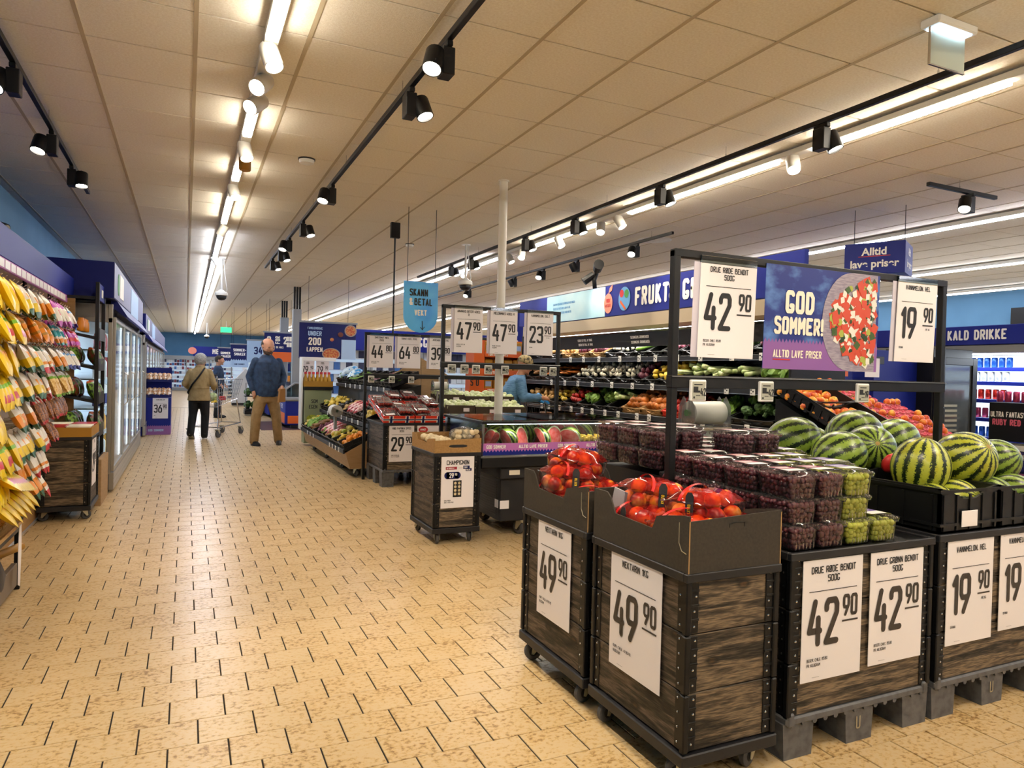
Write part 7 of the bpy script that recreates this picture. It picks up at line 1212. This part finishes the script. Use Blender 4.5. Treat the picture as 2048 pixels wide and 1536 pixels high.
def limb(mb, P, R, n=12):
    Q, S_ = [], []
    for i in range(len(P)-1):
        for k in range(4): f = k/4; Q.append(Vector(P[i]).lerp(Vector(P[i+1]), f)); S_.append(R[i]+(R[i+1]-R[i])*f)
    Q.append(Vector(P[-1])); S_.append(R[-1]); mb.tube(Q, S_, n); mb.ball(P[-1], R[-1], 10, 8); mb.ball(P[0], R[0], 10, 8)
    for p, r in zip(P[1:-1], R[1:-1]): mb.ball(p, r*1.01, 10, 8)
    return mb
def fuse(name, mb, mat, vox, it=4):
    me = bpy.data.meshes.new(name+'_raw'); me.from_pydata(mb.v, [], mb.f); o = bpy.data.objects.new('tmp', me); COL.objects.link(o)
    r = o.modifiers.new('r', 'REMESH'); r.mode = 'VOXEL'; r.voxel_size = vox; s = o.modifiers.new('s', 'SMOOTH'); s.iterations = it; s.factor = .5
    dg = bpy.context.evaluated_depsgraph_get(); out = bpy.data.meshes.new_from_object(o.evaluated_get(dg)); bpy.data.objects.remove(o); out.name = name
    out.materials.clear(); out.materials.append(MATS[mat]); out.polygons.foreach_set('use_smooth', [True]*len(out.polygons)); return out
def hand(mb, w, d, side, s=1., curl=.5):
    """palm at wrist w pointing along d with five fingers; side=+1/-1 puts the thumb"""
    w, d = Vector(w), Vector(d).normalized(); a = Vector((0, 0, 1)).cross(d); a = a.normalized() if a.length > .1 else Vector((1, 0, 0)); a = a*side; nrm = d.cross(a)
    limb(mb, [w, w+d*.05*s, w+d*.085*s], [.026*s, .034*s, .034*s], 8)
    for k, ln in enumerate((.065, .075, .07, .055)):
        b = w+d*.085*s+a*(.030-.020*k)*s; m1 = b+d*ln*.5*s; e = m1+(d*(1-curl)-nrm*curl).normalized()*ln*.5*s; limb(mb, [b, m1, e], [.0105*s, .0100*s, .0085*s], 6)
    b = w+d*.03*s+a*.03*s; limb(mb, [b, b+(d*.6+a*.8).normalized()*.035*s, b+(d*.9+a*.5).normalized()*.068*s], [.013*s, .012*s, .010*s], 6)
def face(mb, c, h, yaw, tilt=0.):
    """head of height h centred at c, looking along -y turned by yaw"""
    b = MB(); loft(b, [(0, .0, -.50*h, .20*h, .22*h), (0, -.05*h, -.42*h, .27*h, .32*h), (0, -.02*h, -.25*h, .33*h, .40*h), (0, .02*h, 0, .37*h, .46*h), (0, .04*h, .22*h, .36*h, .45*h), (0, .05*h, .38*h, .27*h, .35*h), (0, .05*h, .48*h, .12*h, .16*h)], 16)
    b.ball((0, -.46*h, -.10*h), (.055*h, .09*h, .10*h), 8, 6); b.ball((0, -.40*h, .08*h), (.22*h, .06*h, .04*h), 10, 6); b.ball((0, -.38*h, -.28*h), (.12*h, .05*h, .035*h), 8, 6); b.ball((0, -.36*h, -.44*h), (.13*h, .09*h, .08*h), 8, 6)
    for s in (-1, 1): b.ball((s*.38*h, .05*h, -.05*h), (.045*h, .09*h, .13*h), 8, 6); b.ball((s*.2*h, -.33*h, -.12*h), (.11*h, .08*h, .1*h), 8, 6)
    T = Matrix.Translation(c) @ Matrix.Rotation(yaw, 4, 'Z') @ Matrix.Rotation(tilt, 4, 'X'); b.xf(T); mb.add(b.v, b.f); return T
def eyes(p, T, h):
    for s in (-1, 1): b = MB().ball((s*.16*h, -.395*h, -.015*h), (.05*h, .03*h, .025*h), 8, 6); b.xf(T); obj('eye', b, 'hair_dark', p, smooth=True)
def person(label, loc, rz): return thing('person', label, 'person', loc, (0, 0, rz))
def shoe(p, x, y, yaw, mat='shoe_black', pitch=0., z=0., sole='dark_rubber'):
    b = MB(); loft(b, [(0, -.06, .015, .045, .14), (0, -.06, .04, .047, .14), (0, -.04, .065, .044, .11), (0, .03, .09, .042, .055), (0, .035, .12, .042, .05)], 12); T = Matrix.Translation((x, y, z)) @ Matrix.Rotation(yaw, 4, 'Z') @ Matrix.Rotation(pitch, 4, 'X'); b.xf(T); o = obj('shoe', b, mat, p, smooth=40); s = MB(); loft(s, [(0, -.06, 0, .047, .145), (0, -.06, .02, .05, .148)], 12); s.xf(T); obj('sole', s, sole, o)
# --- bearded man standing in the aisle
p = person('bald bearded man in dark blue shirt and beige trousers looking down at a paper bag', (1.33, 13.42, 0), rad(12)); h = .275; hc = (.0, -.03, 1.795)
bd = MB(); T = face(bd, hc, h, rad(14), rad(16)); limb(bd, [(0, .02, 1.52), (0, 0, 1.70)], [.075, .066])
loft(bd, [(0, 0, .95, .17, .12), (0, 0, 1.1, .16, .12), (0, 0, 1.35, .19, .125), (0, 0, 1.52, .18, .10), (0, .01, 1.6, .08, .07)])
for s, kn, ft in ((-1, (-.19, -.04, .53), (-.21, .0, .09)), (1, (.17, -.03, .53), (.235, .02, .09))): limb(bd, [(s*.10, 0, .95), kn, ft], [.095, .062, .045])
limb(bd, [(-.19, .0, 1.50), (-.29, .06, 1.24), (-.25, -.03, 1.00)], [.05, .044, .035]); hand(bd, (-.25, -.03, 1.0), (.15, -.1, -1), 1, 1.05)
limb(bd, [(.19, .0, 1.50), (.305, .04, 1.24), (.235, -.13, 1.07)], [.05, .044, .034]); hand(bd, (.235, -.13, 1.07), (-.15, -.35, -.9), -1, 1.05, .8)
obj('body', fuse('body', bd, 'skin', .009, 3), None, p); eyes(p, T, h)
sh = MB(); loft(sh, [(0, .0, .88, .215, .155), (0, 0, .98, .225, .165), (0, 0, 1.12, .225, .165), (0, 0, 1.35, .245, .16), (0, 0, 1.50, .245, .135), (0, .01, 1.58, .14, .10), (0, .01, 1.64, .085, .085)], 18)
for s, el, wr in ((-1, (-.30, .06, 1.24), (-.255, -.02, 1.01)), (1, (.315, .04, 1.24), (.245, -.11, 1.09))): limb(sh, [(s*.205, .0, 1.515), el, wr], [.074, .062, .052])
obj('shirt', fuse('shirt', sh, 'shirt_navy', .011, 4), None, p); bt = MB()
for k in range(6): bt.cyl((.008, -.160-.004*sin(k), 1.46-.095*k), (.008, -.172, 1.46-.095*k), .008, n=8)
obj('button', bt, 'dark_plastic', p, kind='stuff')
tr = MB(); loft(tr, [(0, 0, .78, .17, .13), (0, 0, .90, .195, .145), (0, 0, 1.02, .19, .14)], 16)
for s, kn, an in ((-1, (-.19, -.035, .52), (-.21, .0, .08)), (1, (.17, -.03, .52), (.235, .02, .08))): limb(tr, [(s*.095, 0, .88), kn, an], [.125, .088, .078])
obj('trousers', fuse('trousers', tr, 'chino', .011, 3), None, p); shoe(p, -.215, -.01, rad(14)); shoe(p, .24, .01, rad(-18))
hr = MB(); loft(hr, [(0, .06*h*1, -.12*h, .385*h, .36*h), (0, .12*h, .05*h, .40*h, .40*h), (0, .14*h, .2*h, .38*h, .37*h), (0, .2*h, .3*h, .28*h, .25*h)], 16); hr.v = [(x, max(y, -.02*h) if abs(x) < .3*h else y, z) for x, y, z in hr.v]; hr.xf(T); obj('hair', hr, 'hair_dark', p, smooth=True)
be = MB(); loft(be, [(0, -.10*h, -.56*h, .16*h, .22*h), (0, -.10*h, -.46*h, .26*h, .34*h), (0, -.07*h, -.32*h, .315*h, .385*h), (0, .0, -.22*h, .335*h, .30*h)], 14); be.xf(T); obj('beard', be, 'beard', p, smooth=True); mo = MB().ball((0, -.435*h, -.235*h), (.13*h, .03*h, .03*h), 10, 6); mo.xf(T); obj('moustache', mo, 'beard', p, smooth=True)
pb = MB(); pb.prism([(-.055, -.24), (.07, -.22), (.05, .02), (-.045, .0)], (0, 0, 0), (1, 0, 0), (0, 0, 1), (0, .06, 0)); obj('paper_bag', pb, 'kraft', label='crumpled brown paper bag held by the bald man', cat='paper bag', loc=(1.58, 13.20, 1.02), rot=(0, .05, rad(20)))
# --- woman with trolley seen from behind
p = person('grey-haired woman in tan jacket and black trousers pushing a shopping trolley', (.24, 14.80, 0), pi+rad(-12)); h = .235; hc = (.0, -.07, 1.52)
bd = MB(); T = face(bd, hc, h, rad(-18), rad(10)); limb(bd, [(0, .0, 1.30), (0, -.04, 1.46)], [.06, .055]); loft(bd, [(0, .02, .82, .16, .115), (0, .02, .98, .13, .10), (0, .0, 1.18, .165, .11), (0, -.01, 1.30, .15, .09), (0, -.01, 1.37, .07, .06)])
for s, kn, ft in ((-1, (-.10, -.04, .46), (-.10, .0, .08)), (1, (.11, .02, .47), (.12, .15, .12))): limb(bd, [(s*.085, .02, .84), kn, ft], [.085, .055, .038])
for s in (-1, 1): limb(bd, [(s*.155, -.01, 1.27), (s*.258, .03, 1.06), (s*.22, -.22, .98)], [.042, .038, .028]); hand(bd, (s*.22, -.22, .98), (-s*.1, -1, -.1), -s, .9, .7)
obj('body', fuse('body', bd, 'skin', .009, 3), None, p); eyes(p, T, h)
jk = MB(); loft(jk, [(0, .02, .74, .215, .16), (0, .02, .84, .20, .15), (0, .02, .98, .175, .135), (0, .0, 1.15, .205, .15), (0, -.01, 1.28, .20, .125), (0, -.02, 1.37, .10, .085), (0, -.03, 1.42, .08, .08)], 18)
for s in (-1, 1): limb(jk, [(s*.165, -.01, 1.29), (s*.26, .03, 1.06), (s*.225, -.17, .98)], [.068, .06, .05])
obj('jacket', fuse('jacket', jk, 'coat_tan', .011, 3), None, p); obj('belt', MB().lathe([(.176, .965), (.182, .975), (.182, 1.0), (.176, 1.01)], n=20), 'coat_tan', p, scale=(1, .78, 1), loc=(0, .02, 0), smooth=True)
sp = MB().tube([(-.10, .075, 1.37), (-.02, .152, 1.22), (.10, .165, 1.05), (.19, .10, .90), (.19, 0, .86)], .017, 6); obj('bag_strap', sp, 'trouser_black', p, smooth=True)
tr = MB(); loft(tr, [(0, .02, .70, .16, .13), (0, .02, .80, .175, .14)], 16)
for s, kn, an in ((-1, (-.10, -.04, .46), (-.10, .0, .07)), (1, (.11, .02, .47), (.12, .14, .12))): limb(tr, [(s*.085, .02, .78), kn, an], [.11, .078, .066])
obj('trousers', fuse('trousers', tr, 'trouser_black', .011, 3), None, p); shoe(p, -.10, -.02, rad(10), sole='white_plastic'); shoe(p, .12, .14, rad(-5), pitch=rad(38), z=.055, sole='zinc')
hr = MB(); loft(hr, [(0, .14*h, -.42*h, .27*h, .24*h), (0, .12*h, -.2*h, .43*h, .42*h), (0, .10*h, .1*h, .48*h, .50*h), (0, .08*h, .35*h, .42*h, .46*h), (0, .06*h, .52*h, .25*h, .28*h), (0, .06*h, .58*h, .08*h, .1*h)], 18); hr.xf(T); obj('hair', hr, 'hair_grey', p, smooth=True)
# --- man half hidden behind her
p = person('dark-haired man in navy jacket partly hidden behind the grey-haired woman', (.80, 20.9, 0), rad(75)); h = .25; hc = (0, -.03, 1.58)
bd = MB(); T = face(bd, hc, h, rad(5), rad(5)); limb(bd, [(0, .01, 1.34), (0, 0, 1.50)], [.065, .058]); loft(bd, [(0, 0, .85, .15, .11), (0, 0, 1.0, .14, .11), (0, 0, 1.2, .17, .11), (0, 0, 1.36, .16, .09), (0, .01, 1.42, .07, .06)])
for s in (-1, 1): limb(bd, [(s*.09, 0, .86), (s*.10, -.02, .46), (s*.10, .02, .08)], [.085, .055, .04]); limb(bd, [(s*.17, 0, 1.32), (s*.255, .03, 1.10), (s*.22, -.12, .92)], [.05, .042, .03]); hand(bd, (s*.22, -.12, .92), (0, -.5, -.8), -s, .95)
obj('body', fuse('body', bd, 'skin', .010, 3), None, p); eyes(p, T, h)
jk = MB(); loft(jk, [(0, 0, .78, .20, .15), (0, 0, 1.0, .20, .15), (0, 0, 1.2, .215, .145), (0, 0, 1.34, .20, .12), (0, .01, 1.43, .09, .08)], 16)
for s in (-1, 1): limb(jk, [(s*.19, 0, 1.34), (s*.26, .03, 1.10), (s*.225, -.09, .95)], [.075, .062, .05])
obj('jacket', fuse('jacket', jk, 'shirt_navy', .012, 3), None, p); tr = MB(); loft(tr, [(0, 0, .74, .16, .13), (0, 0, .86, .165, .13)], 14)
for s in (-1, 1): limb(tr, [(s*.09, 0, .80), (s*.10, -.02, .46), (s*.10, .02, .07)], [.11, .08, .068])
obj('trousers', fuse('trousers', tr, 'trouser_black', .012, 3), None, p); shoe(p, -.10, 0, 0); shoe(p, .10, 0, 0)
hr = MB(); loft(hr, [(0, .14*h, -.22*h, .36*h, .34*h), (0, .10*h, .12*h, .41*h, .44*h), (0, .07*h, .34*h, .37*h, .43*h), (0, .05*h, .5*h, .2*h, .26*h)], 16); hr.xf(T); obj('hair', hr, 'hair_dark', p, smooth=True)
# --- woman in blue sweater by the fruit wall
p = person('woman in light blue knitted sweater and cap leaning on her trolley by the fruit wall', (4.16, 8.92, 0), rad(82)); h = .24; hc = (0, -.17, 1.535)
bd = MB(); T = face(bd, hc, h, rad(4), rad(24)); limb(bd, [(0, -.05, 1.30), (0, -.14, 1.46)], [.06, .055]); loft(bd, [(0, .04, .84, .15, .12), (0, .05, .98, .14, .11), (0, .0, 1.18, .16, .115), (0, -.06, 1.32, .15, .09), (0, -.09, 1.38, .07, .06)])
for s in (-1, 1): limb(bd, [(s*.085, .04, .85), (s*.10, .0, .46), (s*.10, .05, .08)], [.085, .055, .04]); limb(bd, [(s*.16, -.05, 1.28), (s*.255, -.075, 1.08), (s*.20, -.36, 1.08)], [.05, .042, .028]); hand(bd, (s*.20, -.36, 1.08), (-s*.1, -1, -.15), -s, .9, .7)
obj('body', fuse('body', bd, 'skin', .009, 3), None, p); eyes(p, T, h)
jk = MB(); loft(jk, [(0, .06, .84, .215, .165), (0, .06, .98, .20, .16), (0, .01, 1.18, .205, .15), (0, -.05, 1.31, .195, .12), (0, -.09, 1.39, .09, .08)], 18)
for s in (-1, 1): limb(jk, [(s*.175, -.05, 1.30), (s*.26, -.07, 1.08), (s*.21, -.30, 1.08)], [.08, .068, .055])
obj('sweater', fuse('sweater', jk, 'sweater_blue', .010, 3), None, p); tr = MB(); loft(tr, [(0, .05, .76, .16, .14), (0, .06, .90, .175, .145)], 14)
for s in (-1, 1): limb(tr, [(s*.085, .04, .80), (s*.10, 0, .46), (s*.10, .05, .07)], [.11, .078, .066])
obj('trousers', fuse('trousers', tr, 'shirt_navy', .012, 3), None, p); shoe(p, -.1, .03, 0); shoe(p, .1, .03, 0)
hr = MB(); loft(hr, [(0, .05*h, .0, .41*h, .48*h), (0, .06*h, .2*h, .43*h, .5*h), (0, .06*h, .42*h, .33*h, .4*h), (0, .05*h, .56*h, .1*h, .15*h)], 16); hr.xf(T); obj('cap', hr, 'cap_beige', p, smooth=True)
# --- shopping trolleys
def trolley(label, loc, rz, handle, sc=1.):
    t = thing('shopping_trolley', label, 'trolley', loc, (0, 0, rz), scale=sc); w0, w1, l = .25, .20, .82
    def ring(z, k, y0): return [(-w0*k, y0, z), (w0*k, y0, z), (w1*k, y0+l*(.8+.2*k), z), (-w1*k, y0+l*(.8+.2*k), z)]
    top, bot = ring(.96, 1, 0), [(-.19, .06, .50), (.19, .06, .50), (.15, .74, .62), (-.15, .74, .62)]; wires = MB(); fr = MB()
    fr.tube(top, .007, 6, close=True); fr.tube(bot, .006, 6, close=True)
    for e in range(4):
        a0, a1, b0, b1 = Vector(top[e]), Vector(top[(e+1) % 4]), Vector(bot[e]), Vector(bot[(e+1) % 4]); n = 8 if e % 2 == 0 else 12
        for k in range(n+1): f = k/n; wires.tube([a0.lerp(a1, f), b0.lerp(b1, f)], .0022, 4)
        for q in (.25, .5, .75): wires.tube([a0.lerp(b0, q), a1.lerp(b1, q)], .0025, 4)
    for k in range(9): f = k/8; wires.tube([Vector(bot[0]).lerp(Vector(bot[1]), f), Vector(bot[3]).lerp(Vector(bot[2]), f)], .0022, 4)
    obj('basket_rim', fr, 'chrome', t); obj('wire_mesh', wires, 'chrome', t, kind='stuff'); ch = MB()
    for s in (-1, 1): ch.tube([(s*.25, -.02, 1.0), (s*.24, .03, .7), (s*.23, .06, .30), (s*.26, .0, .16)], .011, 6); ch.tube([(s*.26, .0, .16), (s*.18, .80, .20), (s*.15, .72, .60)], .011, 6)
    ch.tube([(-.26, 0, .17), (.26, 0, .17)], .010, 6); ch.tube([(-.18, .8, .2), (.18, .8, .2)], .010, 6); obj('chassis', ch, 'chrome', t); obj('handle', MB().tube([(-.26, -.05, 1.02), (-.2, -.07, 1.03), (.2, -.07, 1.03), (.26, -.05, 1.02)], .016, 8), handle, t, smooth=True)
    for x, y in ((-.26, 0), (.26, 0), (-.18, .8), (.18, .8)): c = obj('caster', fork_m, None, t, loc=(x, y, .03), scale=1.2); obj('wheel', wheel_m, None, c, loc=(0, .018, .03), scale=1.25)
    return t
trolley('wire shopping trolley pushed by the grey-haired woman', (.32, 15.10, 0), rad(-35), 'dark_plastic', 1.2); trolley('wire shopping trolley with blue handle beside the fruit wall', (4.52, 8.90, 0), rad(-84), 'sky_blue')
for k in range(5): obj('banana', MB().tube([(0, .0, 0), (.03, .05, .015), (.04, .11, .02), (.02, .16, .01)], [.008, .018, .018, .006], 8), 'yellow', label='banana of the bunch lying in the grey-haired woman\'s trolley', cat='banana', group='bananas in the trolley', loc=(.46+.03*k, 15.3, .68+.008*(k % 2)), rot=(0, 0, .25*k-.4), smooth=True)
obj('cabbage_bag', MB().ball((.50, 15.5, .78), (.10, .09, .09), 12, 9, wob=.06), 'veg_pale', label='pale green cabbage in the grey-haired woman\'s trolley', cat='produce', smooth=True); obj('red_pack', MB().cbox(.62, 15.45, .72, .74, 15.62, .80, .01), 'bag_red', label='red pack in the grey-haired woman\'s trolley', cat='food pack')
for k in range(4): obj('food_pack', MB().cbox(4.62+.14*(k % 3), 8.82, .64, 4.74+.14*(k % 3), 9.0, .78+.03*k, .012), ['kraft', 'orange', 'black_plastic', 'bag_nut'][k], label=['brown pack in the blue-handled trolley', 'orange pack in the blue-handled trolley', 'black pack in the blue-handled trolley', 'speckled brown pack in the blue-handled trolley'][k], cat='food pack')
obj('child_seat', MB().cbox(4.50, 8.80, 1.02, 4.56, 9.0, 1.10, .01).prism([(0, 0), (.18, -.12), (.20, -.10), (.03, .04)], (4.52, 8.86, 1.10), (1, 0, 0), (0, 0, 1), (0, .08, 0)), 'sky_blue', label='bright blue scanner holder on the trolley handle by the fruit wall', cat='holder')
